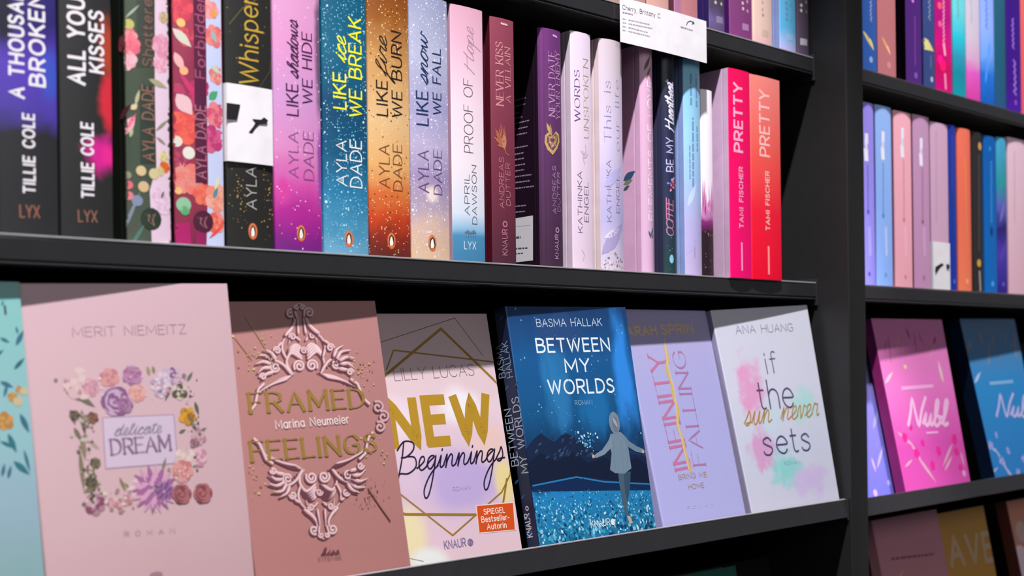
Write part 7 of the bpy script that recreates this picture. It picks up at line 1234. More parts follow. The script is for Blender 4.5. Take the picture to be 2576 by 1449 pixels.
ART['between@S'] = [('author_lettering','T','BASMA',11.89,153.48,11.03,181.35,-8.12,'8ea0b8','sans',0.1,0),
('author_lettering','T','HALLAK',2.99,152.17,3.56,182.53,-7.07,'9cb4cc','sans',0.1,0),
('title_lettering','T','BETWEEN',11.31,78.5,11.14,126.2,-8.65,'b8c8dc','sans',0.11,0),
('title_lettering','T','MY WORLDS',0.93,71.2,-0.24,134.39,-8.5,'b8c8dc','sans',0.11,0),
('publisher_logo','T','KNAUR',6.86,18.49,7.18,37.57,-6.1,'d8dce8','sans',0.15,0),
('publisher_logo','ring',8.7,42.01,1.98,'e8e8f0','e8e8f0',0,{}),
('cover_print','leaf',[(14.73,142.76),(8.94,145.8)],2.35,'2c5488',0,{}),
('cover_print','leaf',[(2.24,143.92),(-3.45,146.93)],2.33,'2c5488',0,{}),
('cover_print','leaf',[(19.6,63.48),(13.84,66.8)],2.34,'2c5488',0,{}),
('cover_print','leaf',[(14.4,50.22),(8.69,53.58)],2.33,'2c5488',0,{}),
('cover_print','leaf',[(11.06,33.33),(5.39,36.73)],2.31,'2c5488',0,{}),
('cover_print','leaf',[(11.42,20.19),(5.75,23.63)],2.31,'2c5488',0,{}),
('cover_print','leaf',[(9.24,201.59),(3.46,204.42)],2.35,'2c5488',0,{})]
ART['sarah'] = [('author_lettering','T','ARAH',2.93,189.72,42.92,191.28,8.46,'ffd890','sans',0.2,1),
('author_lettering','T','SPRIN',50.83,191.28,96.58,192.52,9.1,'f8d08c','sans',0.19,1),
('title_lettering','T','INFINITY',53.89,60.88,47.35,171.16,22.83,'c47aa4','serif',0.1,0),
('title_lettering','T','FALLING',76.09,62.4,76.99,174.05,17.89,'b07aac','serif',0.09,0),
('gold_crack','stroke',[(50.74,179.02),(52.12,167.96),(47.04,158.21),(49.89,144.46),(48.79,128.91),(52.2,117.14),(46.58,101.93),(49.98,90.22),(50.01,74.89),(52.87,57.52)],3.69,'e8c478',1,{}),
('gold_crack','stroke',[(52.08,187.72),(50.98,171.91),(49.87,156.2),(52.18,132.69),(47.69,109.59),(48.87,82.61),(50.04,59.63)],1.24,'f0dca4',1,{}),
('subtitle_lettering','T','BRING ME',33.6,50.65,74.25,50.58,4.5,'b8985c','sans',0.12,1),
('subtitle_lettering','T','HOME',44.89,40.71,67.08,40.79,4.46,'b8985c','sans',0.12,1),
('subtitle_lettering','T','R',36.55,22.68,41.12,22.63,2.55,'d4d4f4','sans',0.12,0),
('subtitle_lettering','T','O',45.15,22.63,49.77,22.58,2.56,'d4d4f4','sans',0.12,0),
('subtitle_lettering','T','M',53.84,22.58,58.51,22.53,2.58,'d4d4f4','sans',0.12,0),
('subtitle_lettering','T','A',62.63,22.53,67.34,22.48,2.59,'d4d4f4','sans',0.12,0),
('subtitle_lettering','T','N',71.5,22.48,76.27,22.42,2.6,'d4d4f4','sans',0.12,0)]
ART['sun'] = [('author_lettering','T','ANA HUANG',31.15,188.94,123.01,187.39,8.23,'7c8090','sans',0.1,0),
('title_lettering','T','if',67.51,145.31,85.19,145.37,22.35,'6c5c84','sans',0.07,0),
('title_lettering','T','the',45.26,109.81,101.74,107.54,29.45,'5c4c74','sans',0.07,0),
('title_lettering','T','sets',38.61,63.2,117.21,60.65,25.71,'4c4c78','sans',0.08,0),
('title_lettering','T','sun never',15.35,95.42,140.15,94.94,20.68,'c89848','scriptb',0.08,1),
('subtitle_lettering','T','ROMAN',67.94,50.19,93.83,48.95,3.26,'a8a4bc','sans',0.1,0)]
ART['lav'] = [('cover_print','leaf',[(84.52,81.93),(104.69,104.57)],5.88,'a8a4ec',0,{}),
('cover_print','leaf',[(79.29,58.93),(97.64,71.87)],4.85,'8c84e0',0,{}),
('cover_print','leaf',[(75.7,36.05),(99.2,62.4)],4.32,'c0b0e8',0,{}),
('cover_print','leaf',[(69.37,50.31),(72.37,31.69)],4.33,'d0b0d8',0,{}),
('cover_print','dot',94.68,18.92,3.37,'b4b4f8','b4b4f8',0,{}),
('cover_print','dot',62.29,9.62,4.25,'d8b4ec','d8b4ec',0,{})]
ART['pink'] = [('cover_print','leaf',[(6.16,79.28),(37.51,59.05)],4.39,'d8a4b8',0,{}),
('cover_print','leaf',[(28.03,68.92),(50.81,34.78)],4.42,'d8a4b8',0,{}),
('cover_print','leaf',[(38.47,49.61),(70.65,14.61)],4.9,'d8a4b8',0,{}),
('cover_print','leaf',[(124.27,59.38),(91.04,32.26)],4.07,'d8a4b8',0,{}),
('cover_print','leaf',[(139.7,48.79),(142.42,29.06)],3.57,'d8a4b8',0,{}),
('cover_print','leaf',[(93.9,27.3),(119.18,45.05)],3.98,'d8a4b8',0,{}),
('cover_print','leaf',[(159.37,77.45),(168.86,62.12)],4.14,'d8a4b8',0,{}),
('cover_print','leaf',[(7.9,37.47),(28.2,45.52)],3.37,'d8a4b8',0,{}),
('cover_print','flower',20.4,71.63,6.36,'ec2c9c','d8288c',0,{'n': 5}),
('cover_print','flower',39.31,51.91,6.86,'ec2c9c','d8288c',0,{'n': 5}),
('cover_print','flower',56.53,62.79,4.96,'ec2c9c','d8288c',0,{'n': 5}),
('cover_print','flower',69.34,35.99,6.43,'ec2c9c','d8288c',0,{'n': 5}),
('cover_print','flower',88.74,51.56,6.51,'ec2c9c','d8288c',0,{'n': 5}),
('cover_print','flower',130.63,63.95,7.15,'ec2c9c','d8288c',0,{'n': 5}),
('cover_print','flower',130.25,49.31,6.1,'ec2c9c','d8288c',0,{'n': 5}),
('cover_print','flower',157.69,72.56,5.17,'ec2c9c','d8288c',0,{'n': 5}),
('cover_print','flower',132.89,29.65,5.06,'ec2c9c','d8288c',0,{'n': 5}),
('cover_print','flower',37.29,82.61,3.96,'ec2c9c','d8288c',0,{'n': 5}),
('publisher_logo','dot',138.73,21.49,4.05,'e8a0d8','e8a0d8',0,{}),
('title_lettering','T','Nubl',33.17,85.62,119.62,81.08,31.3,'f4bce4','script',0.15,0),
('author_lettering','stroke',[(34.83,129.19),(102.67,130.57)],4.51,'f0a8da',0,{}),
('subtitle_lettering','stroke',[(69.68,74.54),(95.02,74.36)],2.5,'ecaad8',0,{}),
('cover_print','leaf',[(14.76,175.11),(22.88,189.12)],3.53,'c86a98',0,{}),
('cover_print','leaf',[(22.47,159.06),(28.41,197.46)],3.52,'c86a98',0,{}),
('cover_print','leaf',[(39.9,171.08),(49.6,204.25)],3.56,'d890b0',0,{}),
('cover_print','leaf',[(52.09,167.22),(56.58,193.33)],3.57,'d890b0',0,{}),
('cover_print','leaf',[(73.09,189.18),(67.2,203.05)],3.62,'b04078',0,{}),
('cover_print','leaf',[(81.03,171.51),(84.13,200.14)],3.61,'c86a98',0,{}),
('cover_print','leaf',[(98.71,182.63),(92.61,199.41)],3.65,'c86a98',0,{}),
('cover_print','leaf',[(105.94,161.66),(126.09,188.24)],3.64,'d890b0',0,{}),
('cover_print','leaf',[(130.3,192.16),(121.46,181.31)],3.7,'b04078',0,{}),
('cover_print','dot',50.44,154.81,3.05,'e0c890','e0c890',0,{}),
('cover_print','leaf',[(128.1,132.99),(125.24,162.83)],6.24,'ecc0c8',0,{}),
('cover_print','leaf',[(1.18,135.61),(22.5,149.44)],4.95,'f0c0d4',0,{})]
ART['blue'] = [('cover_print','leaf',[(-11.72,59.56),(25.23,36.9)],4.94,'a8b4dc',0,{}),
('cover_print','leaf',[(14.34,47.86),(40,10.11)],4.95,'a8b4dc',0,{}),
('cover_print','leaf',[(25.87,26.55),(62.67,-12.33)],5.5,'a8b4dc',0,{}),
('cover_print','leaf',[(130.61,35.67),(88.82,6.57)],4.57,'a8b4dc',0,{}),
('cover_print','leaf',[(149.04,23.76),(151.58,2.03)],4.01,'a8b4dc',0,{}),
('cover_print','leaf',[(92.07,1.07),(123.78,20.04)],4.47,'a8b4dc',0,{}),
('cover_print','leaf',[(174.84,54.93),(185.85,37.88)],4.7,'a8b4dc',0,{}),
('cover_print','leaf',[(-11.84,13.89),(13.22,22.28)],3.78,'a8b4dc',0,{}),
('cover_print','flower',5.29,50.95,7.14,'4a9ae0','b8a0d8',0,{'n': 5}),
('cover_print','flower',27.01,29.05,7.7,'4a9ae0','b8a0d8',0,{'n': 5}),
('cover_print','flower',48.43,40.64,5.56,'4a9ae0','b8a0d8',0,{'n': 5}),
('cover_print','flower',62.58,11.07,7.21,'4a9ae0','b8a0d8',0,{'n': 5}),
('cover_print','flower',86.95,27.75,7.3,'4a9ae0','b8a0d8',0,{'n': 5}),
('cover_print','flower',138.57,40.58,8.02,'4a9ae0','b8a0d8',0,{'n': 5}),
('cover_print','flower',137.49,24.5,6.85,'4a9ae0','b8a0d8',0,{'n': 5}),
('cover_print','flower',172.49,49.57,5.85,'4a9ae0','b8a0d8',0,{'n': 5}),
('cover_print','flower',139.9,2.87,5.68,'4a9ae0','b8a0d8',0,{'n': 5}),
('cover_print','flower',26.24,62.68,4.44,'4a9ae0','b8a0d8',0,{'n': 5}),
('title_lettering','T','Nubl',38.04,87.12,138.61,81.69,28.38,'c0b8e8','script',0.14,0),
('author_lettering','stroke',[(39.88,130.17),(99.2,131.24)],4.54,'7fb0e0',0,{}),
('cover_print','leaf',[(-3.24,170.69),(16.04,187.59)],3.44,'8a8a90',0,{}),
('cover_print','leaf',[(12.11,174.22),(11.47,193.23)],3.41,'8a8a90',0,{}),
('cover_print','leaf',[(26.41,175.43),(40.02,202.24)],3.43,'6a7a98',0,{}),
('cover_print','leaf',[(43.43,182.94),(38.39,201.9)],3.45,'a08a70',0,{}),
('cover_print','leaf',[(44.63,151.34),(63.65,193.11)],3.43,'8a8a90',0,{}),
('cover_print','leaf',[(66.35,169.36),(72.41,205.42)],3.46,'8a8a90',0,{}),
('cover_print','leaf',[(76.67,159.1),(86.15,175.7)],3.47,'6a7a98',0,{}),
('cover_print','leaf',[(100.26,181.42),(106.95,199.14)],3.51,'8a8a90',0,{}),
('cover_print','leaf',[(113.95,178.62),(116.08,181.84)],3.52,'a08a70',0,{}),
('cover_print','leaf',[(122.04,161.14),(128.48,200.65)],3.51,'a08a70',0,{}),
('cover_print','leaf',[(-0.01,131.27),(22.36,146.43)],5.04,'a8c4ec',0,{})]
ART['bgold'] = [('title_lettering','T','AVE',15.85,134.44,123.36,129.26,34.51,'b89a80','sans',0.2,0)]
ART['bmauve'] = [('cover_print','leaf',[(29.59,137.2),(47.99,146.05)],3.3,'c89078',0,{}),
('cover_print','leaf',[(66.36,127.26),(62.72,141.86)],3.36,'b87c70',0,{}),
('author_lettering','dash',[(25.19,161.42),(119.56,156.08)],3.8,'7c4c5c',0,{})]
ART['bcoral'] = [('cover_print','dot',23.23,157.89,14.75,'c4a49c','c4a49c',0,{}),
('cover_print','dot',8.02,119.37,22.23,'e8ccd8','e8ccd8',0,{})]
ART['bteal'] = [('cover_print','leaf',[(7.22,194.73),(34.42,203.17)],7.89,'a02430',0,{})]
ART['card'] = [('name_lettering','T','Cherry, Brittany C.',3.2,30.21,55.29,31.05,3.99,'4c4854','sans',0.12,0),
('small_print','dash',[(3.15,27.3),(16.54,27.61)],1.45,'8c8894',0,{}),
('small_print','dash',[(10.52,21.77),(38.89,22.5)],1.24,'aaa4b2',0,{}),
('small_print','dash',[(3.04,21.5),(7.84,21.65)],1.23,'aaa4b2',0,{}),
('small_print','dash',[(10.45,18.31),(42.16,19.38)],1.24,'aaa4b2',0,{}),
('small_print','dash',[(2.98,18.05),(7.78,18.19)],1.23,'aaa4b2',0,{}),
('small_print','dash',[(10.39,14.85),(35.97,14.6)],1.24,'aaa4b2',0,{}),
('small_print','dash',[(2.92,14.6),(7.71,14.73)],1.23,'aaa4b2',0,{}),
('small_print','dash',[(10.33,11.38),(39.23,11.47)],1.24,'aaa4b2',0,{}),
('small_print','dash',[(2.85,11.15),(7.65,11.27)],1.23,'aaa4b2',0,{}),
('small_print','dash',[(83.43,28.21),(101.75,28.02)],1.52,'8c8894',0,{}),
('printed_arrow','stroke',[(92.31,31.71),(94.15,34.71),(98.94,36.72),(103.1,35.56)],0.96,'4c4854',0,{}),
('printed_arrow','poly',[(100.67,33.59),(104.88,35.11),(102.54,37.76)],0,'4c4854',0,{})]

# ------------------------------------------------------------------ the setting and the bookcase
tag(box('floor', (-.6, 2.6, -3.4, .6, -1.27, -1.25), FLOOR), kind='structure')
tag(box('wall_back', (-.6, 2.6, .30, .38, -1.25, 1.3), plain('dark_wall', '3a3836', .8, .1)), kind='structure')
bc = empty('bookcase', Matrix.Translation((1.13, .1, -1.25)), 'black bookcase frame with a tall upright between two bays of books', 'bookcase')
def fr(name, a): return box(name, (a[0] - 1.13, a[1] - 1.13, a[2] - .1, a[3] - .1, a[4] + 1.25, a[5] + 1.25), BLACK if name == 'upright' else BLACK2, bc, .0012 if name == 'upright' else 0)
fr('upright', (1.1137, 1.1465, -.039, .27, -1.25, 1.0)); fr('upright', (.086, .1185, -.039, .27, -1.25, 1.0)); fr('upright', (2.144, 2.177, -.039, .27, -1.25, 1.0))
fr('back_panel', (.1185, 1.1137, .255, .27, -1.25, 1.0)); fr('back_panel', (1.1465, 2.144, .255, .27, -1.25, 1.0))
def rail(z, y=0):   # front rail with a groove and a thin bead under it; z is the shelf's top
    return [(y + .012, z), (y + .0030, z + .0008), (y + .0021, z + .0007), (y + .0013, z + .0003), (y + .0006, z - .0003), (y + .0002, z - .0011), (y, z - .0020), (y, z - .0146), (y + .0006, z - .0153), (y + .0018, z - .0155), (y + .0018, z - .0163), (y + .0004, z - .0166), (y, z - .0172), (y + .0004, z - .0182), (y + .0012, z - .0185), (y + .012, z - .0185)]
def flat_shelf(x0, x1, z, label, y=0, strip=True):
    t = empty('shelf', Matrix.Translation(((x0 + x1) / 2, .12, z - .0185)), label, 'shelf', 'flat shelves of the bookcase'); o = Vector(t.location)
    def rel(p): return [(a - o.y, b - o.z) for a, b in p]
    extrude_x('front_rail', rel(rail(z, y)), x0 - o.x, x1 - .0022 - o.x, RAIL, t)
    box('board', (x0 - o.x, x1 - .0022 - o.x, y + .012 - o.y, .2545 - o.y, z - .0185 - o.z, z - o.z), BLACK, t)
    if strip: box('highlight_strip', (x0 - o.x, x1 - .0024 - o.x, y - .0004 - o.y, y + .0014 - o.y, z - .0007 - o.z, z + .0007 - o.z), HIGHLIGHT, t, .0003)  # added pale strip, its colour stands in for the highlight along the rail
    box('end_bracket', (x1 - .0022 - o.x, x1 - o.x, y - .0012 - o.y, .25 - o.y, z - .0245 - o.z, z + .004 - o.z), RAIL, t, .0006)
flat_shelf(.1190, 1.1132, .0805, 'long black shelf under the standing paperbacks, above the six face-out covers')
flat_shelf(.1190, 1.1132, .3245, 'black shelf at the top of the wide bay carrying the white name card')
flat_shelf(1.1470, 2.1435, .0805, 'black shelf under the pastel spines in the far bay', -.010, False)
flat_shelf(1.1470, 2.1435, .3245, 'black shelf under the blue, teal and purple spines in the far bay', -.010, False)
def display_shelf(x0, x1, z, label, strip=False):
    t = empty('display_shelf', Matrix.Translation(((x0 + x1) / 2, .1, z - .0125)), label, 'shelf', 'sloping display shelves'); o = Vector(t.location)
    def rel(p): return [(a - o.y, b - o.z) for a, b in p]
    a, b = x0 - o.x, x1 - .002 - o.x
    extrude_x('front_lip', rel([(-.0331, z + .0002), (-.0322, z + .0006), (-.0311, z), (-.0312, z - .0098), (-.0312, z - .0185), (-.0348, z - .0190), (-.0359, z - .0182)]), a, b, RAIL, t)
    extrude_x('tray', rel([(-.0312, z - .0100), (.25, z - .0100), (.25, z - .0140), (-.0312, z - .0140)]), a, b, BLACK, t)
    extrude_x('sloping_panel', [(y_ - .1, z_ + 1.25) for y_, z_ in [(.026, z - .0095), (.070, z + .172), (.075, z + .172), (.031, z - .0095)]], x0 - 1.13, x1 - 1.13, BLACK2, bc)
    if strip: box('highlight_strip', (a, b - .0002, -.0334 - o.y, -.0310 - o.y, z - .0001 - o.z, z + .0011 - o.z), HIGHLIGHT, t, .0003)  # same painted highlight, added along the top of the lip
    box('end_bracket', (b, b + .002, -.0362 - o.y, .25 - o.y, z - .0215 - o.z, z + .001 - o.z), RAIL, t, .0006)
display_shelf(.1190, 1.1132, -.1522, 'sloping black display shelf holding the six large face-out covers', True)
display_shelf(1.1470, 2.1435, -.1545, 'sloping black display shelf under the pink and blue floral covers in the far bay')
display_shelf(.1190, 1.1132, -.3960, 'dark display shelf at the bottom under the green-topped cover')
display_shelf(1.1470, 2.1435, -.3860, 'sloping display shelf at the bottom of the far bay under the gold cover')

# ------------------------------------------------------------------ books standing with their spines out
def standing(face, X0, X1, s, H, zs, label, group, m, side=None, bulge=.0012, depth=.132, art=True, r=.0012):
    T = X1 - X0; h = T / 2
    root = empty('paperback_book', Matrix.Translation(((X0 + X1) / 2, s, zs)), label, 'book', group)
    path = [(-h, depth), (-h, .0085), (-h + .0004, .0075), (-h, .0065), (-h, r)]
    for i in range(1, 4): a = math.pi / 2 * i / 4; path.append((-h + r - r * math.cos(a), r - r * math.sin(a)))
    n = 18; e = h - r
    for i in range(n + 1): x = -e + 2 * e * i / n; path.append((x, -bulge * (1 - (x / e) ** 2)))
    path += [(-x, y) for x, y in path[:8][::-1]]
    ms = [m] + ([side] if side else [])
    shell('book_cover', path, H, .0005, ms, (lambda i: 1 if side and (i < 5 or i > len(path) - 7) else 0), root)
    obj('page_block', *box_g(-h + .0007, h - .0007, max(.0012, r), depth - .0015, .0008, H - .0008), PAPER, root)
    z = [.05]
    def sp(u, v, l): x = u * 1e-3; y = -bulge * (1 - min(1, (x / e) ** 2)) if abs(x) < e else r - math.sqrt(max(0, r * r - min(r, abs(x) - e) ** 2)); return (x, y - l, v * 1e-3)
    draw(face, root, clip(sp, T * 500, H * 1000), z, 1, 3.2)
    draw(face + '@L', root, lambda u, v, l: (-h - l, u * 1e-3, v * 1e-3), [.03])
    return root
def clip(fn, hu, hv, u0=None):
    lo = -hu if u0 is None else u0
    return lambda u, v, l: fn(min(hu, max(lo, u)), min(hv, max(0, v)), l)
G1 = 'paperbacks standing on the long middle shelf'; G2 = 'paperbacks on the top shelf of the wide bay'; G3 = 'paperbacks on the upper shelf of the far bay'; G4 = 'pastel and dark paperbacks on the middle shelf of the far bay'
CM = cover_mat
def paper_wrap(face, h, v0, v1, marks):
    root = ROOTS[face]; n = 10; pts = [(-h, 30)] + [(-h, 1.5), (-h + .8, -.9)] + [(-h + 1.2 + (2 * h - 2.4) * i / n, -1.5 - .8 * math.sin(math.pi * i / n)) for i in range(n + 1)] + [(h - .8, -.9), (h, 1.5), (h, 30)]
    k = len(pts); v = [(x * 1e-3, y * 1e-3, z * 1e-3) for z in (v0, v1) for x, y in pts]
    obj('paper_wrap', v, [(i, i + 1, k + i + 1, k + i) for i in range(k - 1)], WHITE, root)
    c = Canvas(lambda a, b, l: (max(-h, min(h, a)) * 1e-3, -.0024 - l, b * 1e-3), [.05])
    for p in marks: c.poly(p, '1e1c20')
    c.build('printed_marks', root, 0)
ROOTS = {}
ROOTS['thousand'] = standing('thousand',0.2537,0.2905,0.006,0.209,0.0805,'black paperback whose spine turns violet-blue above white bold lettering, first on the shelf',G1,CM('thousand_print',[(0, '2a2a2c'), (64.1, '29282c'), (78.1, '4a3a9c'), (106.1, '553ab0'), (131.1, '2c2468'), (209, '3a2a78')], amt=12,nscale=30,clouds=[(13,101.1,9,22,'3c50b8',.8),(-14,136.1,8,26,'15142c',.8)]),None)
ROOTS['allyour'] = standing('allyour',0.2915,0.3261,0.006,0.209,0.0805,'black paperback with a magenta and red ink cloud along its spine',G1,CM('allyour_print',[(0, '282829'), (209, '2a292b')], amt=4,nscale=22,clouds=[(16,124.9,9,26,'a8402c',1.6),(17,88.7,12,24,'cc2c3c',1.6),(10,55.1,16,17,'d0208c',1.6),(14,55.1,7,11,'e0288c',1)]),None)
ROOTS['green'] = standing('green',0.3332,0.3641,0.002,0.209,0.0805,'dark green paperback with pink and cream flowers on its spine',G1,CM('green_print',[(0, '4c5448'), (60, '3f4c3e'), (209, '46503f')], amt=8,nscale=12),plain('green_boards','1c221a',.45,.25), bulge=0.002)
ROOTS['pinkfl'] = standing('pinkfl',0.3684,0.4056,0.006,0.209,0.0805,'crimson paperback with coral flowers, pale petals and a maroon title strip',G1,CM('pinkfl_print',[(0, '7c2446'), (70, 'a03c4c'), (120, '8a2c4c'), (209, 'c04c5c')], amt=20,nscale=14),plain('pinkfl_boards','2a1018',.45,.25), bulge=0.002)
ROOTS['whisp'] = standing('whisp',0.4071,0.4445,0.006,0.209,0.0805,'black paperback with a gold script title and a white paper wrap',G1,CM('whisp_print',[(0, '252523'), (209, '262625')], amt=2,speck=[(1.6,.06,'7a6434')]),None)
ROOTS['shadows'] = standing('shadows',0.4455,0.4853,0.006,0.209,0.0805,'pink and magenta paperback with dark plum lettering and a sparkling edge',G1,CM('shadows_print',[(0, '6c2078'), (12, '8a2084'), (30, 'b02890'), (48, 'cc4ca4'), (75, 'd486bc'), (110, 'cb92c8'), (150, 'd892c4'), (209, 'd69cc4')], amt=12,nscale=24,clouds=[(19,150,6,60,'6a5470',.9),(19,60,5,40,'8a4aa0',.9),(-14,45,8,14,'d0409c',1)],speck=[(1.5,.09,'ecd0e8')]),None, bulge=0.002)
ROOTS['ice'] = standing('ice',0.4867,0.527,0.006,0.209,0.0805,'teal-blue paperback with yellow lettering and icy speckles',G1,CM('ice_print',[(0, '6aa0c0'), (18, '4a90b4'), (45, '2c7ca6'), (75, '125478'), (110, '0f4668'), (150, '16607f'), (209, '0e5674')], amt=18,nscale=14,speck=[(1.4,.4,'7cc0d4'),(1.9,.2,'b0dcec'),(2.6,.06,'d8f0f8')]),None, bulge=0.002)
ROOTS['fire'] = standing('fire',0.5277,0.5671,0.006,0.209,0.0805,'orange and amber paperback with black lettering and a fiery foot',G1,CM('fire_print',[(0, '5c2420'), (16, '8a2a1c'), (32, 'c4421c'), (50, 'd47038'), (70, 'dfa868'), (105, 'dfb684'), (150, 'c89458'), (185, '94551f'), (209, '7c4016')], amt=12,nscale=18,speck=[(1.4,.22,'f4dcb0'),(1.9,.14,'5a3418')]),None, bulge=0.002)
ROOTS['snow'] = standing('snow',0.5678,0.6063,0.006,0.2092,0.0805,'lilac-grey paperback with navy lettering and snowy speckles',G1,CM('snow_print',[(0, 'd6b494'), (26, 'd6b4a4'), (42, 'b4a0b4'), (66, '9c8cb4'), (90, 'b8accc'), (120, 'a09cc4'), (165, 'b0b2cc'), (209, '9498b8')], amt=14,nscale=22,clouds=[(0,52,9,9,'eed8d4',1)],speck=[(1.4,.34,'dcd8f0'),(1.9,.14,'f0ecfa'),(2.6,.05,'f8f4fc')]),None, bulge=0.002)
ROOTS['proof'] = standing('proof',0.6092,0.6439,0.006,0.2086,0.0805,'pale pink paperback fading to a blue sea at its foot',G1,CM('proof_print',[(0, '3f7ca4'), (22, '4c8cb4'), (27, '8cb8d8'), (40, 'd4dcec'), (80, 'ecdfe8'), (130, 'ecd2e0'), (180, 'e0b0c6'), (209, 'd6a2b6')], amt=2,nscale=20),plain('proof_boards','b890a4',.45,.25))
ROOTS['kiss'] = standing('kiss',0.6517,0.6785,0.006,0.2063,0.0805,'burgundy paperback with a copper flower emblem and serif title',G1,CM('kiss_print',[(0, '4c2634'), (70, '702e40'), (209, '8e4256')], amt=3),plain('kiss_boards','4a0c1c',.45,.25))
ROOTS['date'] = standing('date',0.7085,0.7369,0.006,0.2075,0.0805,'purple paperback with a gold heart emblem, its black back cover turned outward',G1,CM('date_print',[(0, '40283c'), (60, '4e2e50'), (120, '5e3262'), (209, '6c3272')], amt=5),plain('date_boards','1c0a1c',.45,.25), r=.006)
ROOTS['words'] = standing('words',0.7458,0.7715,0.006,0.211,0.0805,'white-lilac paperback with a gold and violet two-line serif title',G1,CM('words_print',[(0, 'e4cce0'), (209, 'e4d2e6')], amt=20,nscale=40),plain('words_boards','cbb6c8',.45,.25))
ROOTS['life'] = standing('life',0.7823,0.8124,0.006,0.2105,0.0805,'pale lavender paperback with watercolour blooms and a spaced grey title',G1,CM('life_print',[(0, 'd4c8dc'), (50, 'b8b0dc'), (80, 'c4b8dc'), (120, 'd4c6e4'), (209, 'cdbcc4')], amt=16,nscale=22),plain('life_boards','dcc8cc',.45,.25), bulge=0.003)
ROOTS['elem'] = standing('elem',0.837,0.8549,0.006,0.214,0.0805,'rose-mauve paperback with a white vertical title, half under the name card',G1,CM('elem_print',[(0, 'd2aaca'), (209, 'cfa2c0')], amt=4),plain('elem_boards','c69cbc',.45,.25), bulge=0.003)
ROOTS['heart'] = standing('heart',0.8681,0.8873,0.006,0.2122,0.0805,'midnight-blue paperback with white script and a cluster of red blossoms',G1,CM('heart_print',[(0, '24403f'), (40, '26344a'), (110, '262a50'), (209, '22262e')], amt=16,nscale=14),plain('heart_boards','30304a',.45,.25), bulge=0.003)
ROOTS['lblue'] = standing('lblue',0.8997,0.9252,0.006,0.2108,0.0805,'sky-blue paperback shading to lilac, right below the corner of the name card',G1,CM('lblue_print',[(0, 'c4b2dc'), (50, 'b8b0e0'), (95, 'a4c4ee'), (140, '9cd0f0'), (209, '7cbcd8')], amt=12,nscale=26),plain('lblue_boards','8498cc',.45,.25), bulge=0.002)
ROOTS['white'] = standing('white',0.9332,0.9514,0.012,0.1872,0.0805,'short white paperback with a dark flowery foot, pushed back beside the hot pink spine',G1,CM('white_print',[(0, '281a20'), (46, '2c1a24'), (56, '8a2878'), (66, 'd8a8d0'), (78, 'efe6ee'), (187, 'f0ecf4')], amt=6,nscale=10),None)
ROOTS['prettyp'] = standing('prettyp',0.9582,0.9935,-0.003,0.2094,0.0805,'thick hot pink paperback with a pale pink vertical title',G1,CM('prettyp_print',[(0, 'f2066e'), (209, 'ee0a58')], amt=5),plain('prettyp_boards','b294ae',.45,.25))
ROOTS['prettyr'] = standing('prettyr',0.994,1.0453,-0.003,0.2086,0.0805,'thick scarlet paperback fading to salmon at its top, last on the shelf',G1,CM('prettyr_print',[(0, 'f00430'), (70, 'ee1c38'), (130, 'ea5850'), (209, 'ea827c')], amt=8,nscale=30),plain('prettyr_boards','c04048',.45,.25))
ROOTS['ubrown'] = standing('ubrown',0.811,0.8467,0.006,0.209,0.3245,'dusty rose paperback hidden low behind the left end of the name card',G2,CM('ubrown_print',[(0, 'b68c88'), (209, 'b08880')], amt=8,nscale=18),None)
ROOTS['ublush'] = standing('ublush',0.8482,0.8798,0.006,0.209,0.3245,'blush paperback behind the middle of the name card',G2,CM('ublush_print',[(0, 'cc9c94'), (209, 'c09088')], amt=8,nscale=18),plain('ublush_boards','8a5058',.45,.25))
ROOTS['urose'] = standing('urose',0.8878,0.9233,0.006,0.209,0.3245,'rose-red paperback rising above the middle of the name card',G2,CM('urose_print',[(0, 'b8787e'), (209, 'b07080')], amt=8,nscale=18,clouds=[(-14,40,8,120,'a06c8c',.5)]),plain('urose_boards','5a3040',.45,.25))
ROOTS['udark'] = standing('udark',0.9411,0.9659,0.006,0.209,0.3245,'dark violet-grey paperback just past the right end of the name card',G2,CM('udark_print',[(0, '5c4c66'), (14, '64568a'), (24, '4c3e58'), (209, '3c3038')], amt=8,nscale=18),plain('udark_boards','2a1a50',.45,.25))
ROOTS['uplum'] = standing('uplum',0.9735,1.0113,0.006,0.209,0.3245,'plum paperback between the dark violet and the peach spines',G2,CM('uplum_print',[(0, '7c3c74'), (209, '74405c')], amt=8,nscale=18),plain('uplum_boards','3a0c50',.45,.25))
ROOTS['upeach'] = standing('upeach',1.0139,1.0457,0.006,0.209,0.3245,'peach paperback with faint grey lettering',G2,CM('upeach_print',[(0, 'd8a8ac'), (16, 'd8b8ac'), (209, 'd8b4a8')], amt=8,nscale=18),None)
ROOTS['ublue'] = standing('ublue',1.0597,1.0886,0.006,0.209,0.3245,'bright sky-blue paperback second from the end of the top shelf',G2,CM('ublue_print',[(0, 'b4a8dc'), (12, '92b0dc'), (26, '58aad4'), (209, '74b4dc')], amt=8,nscale=18),plain('ublue_boards','7c88b8',.45,.25))
ROOTS['ugrey'] = standing('ugrey',1.0915,1.1128,0.006,0.209,0.3245,'charcoal-plum paperback at the end of the top shelf beside the upright',G2,CM('ugrey_print',[(0, '54465c'), (209, '50444c')], amt=8,nscale=18),None)
ROOTS['rblue'] = standing('rblue',1.2046,1.234,-0.004,0.209,0.3245,'royal blue paperback with a gold streak, first beside the upright on the upper row',G3,CM('rblue_print',[(0, '2a58a4'), (209, '34509c')], amt=8,nscale=18),None)
ROOTS['rcop'] = standing('rcop',1.2356,1.2757,-0.004,0.209,0.3245,'copper-pink paperback with an orange streak',G3,CM('rcop_print',[(0, 'bc7078'), (209, 'b46c6c')], amt=8,nscale=18),plain('rcop_boards','8a4a58',.45,.25))
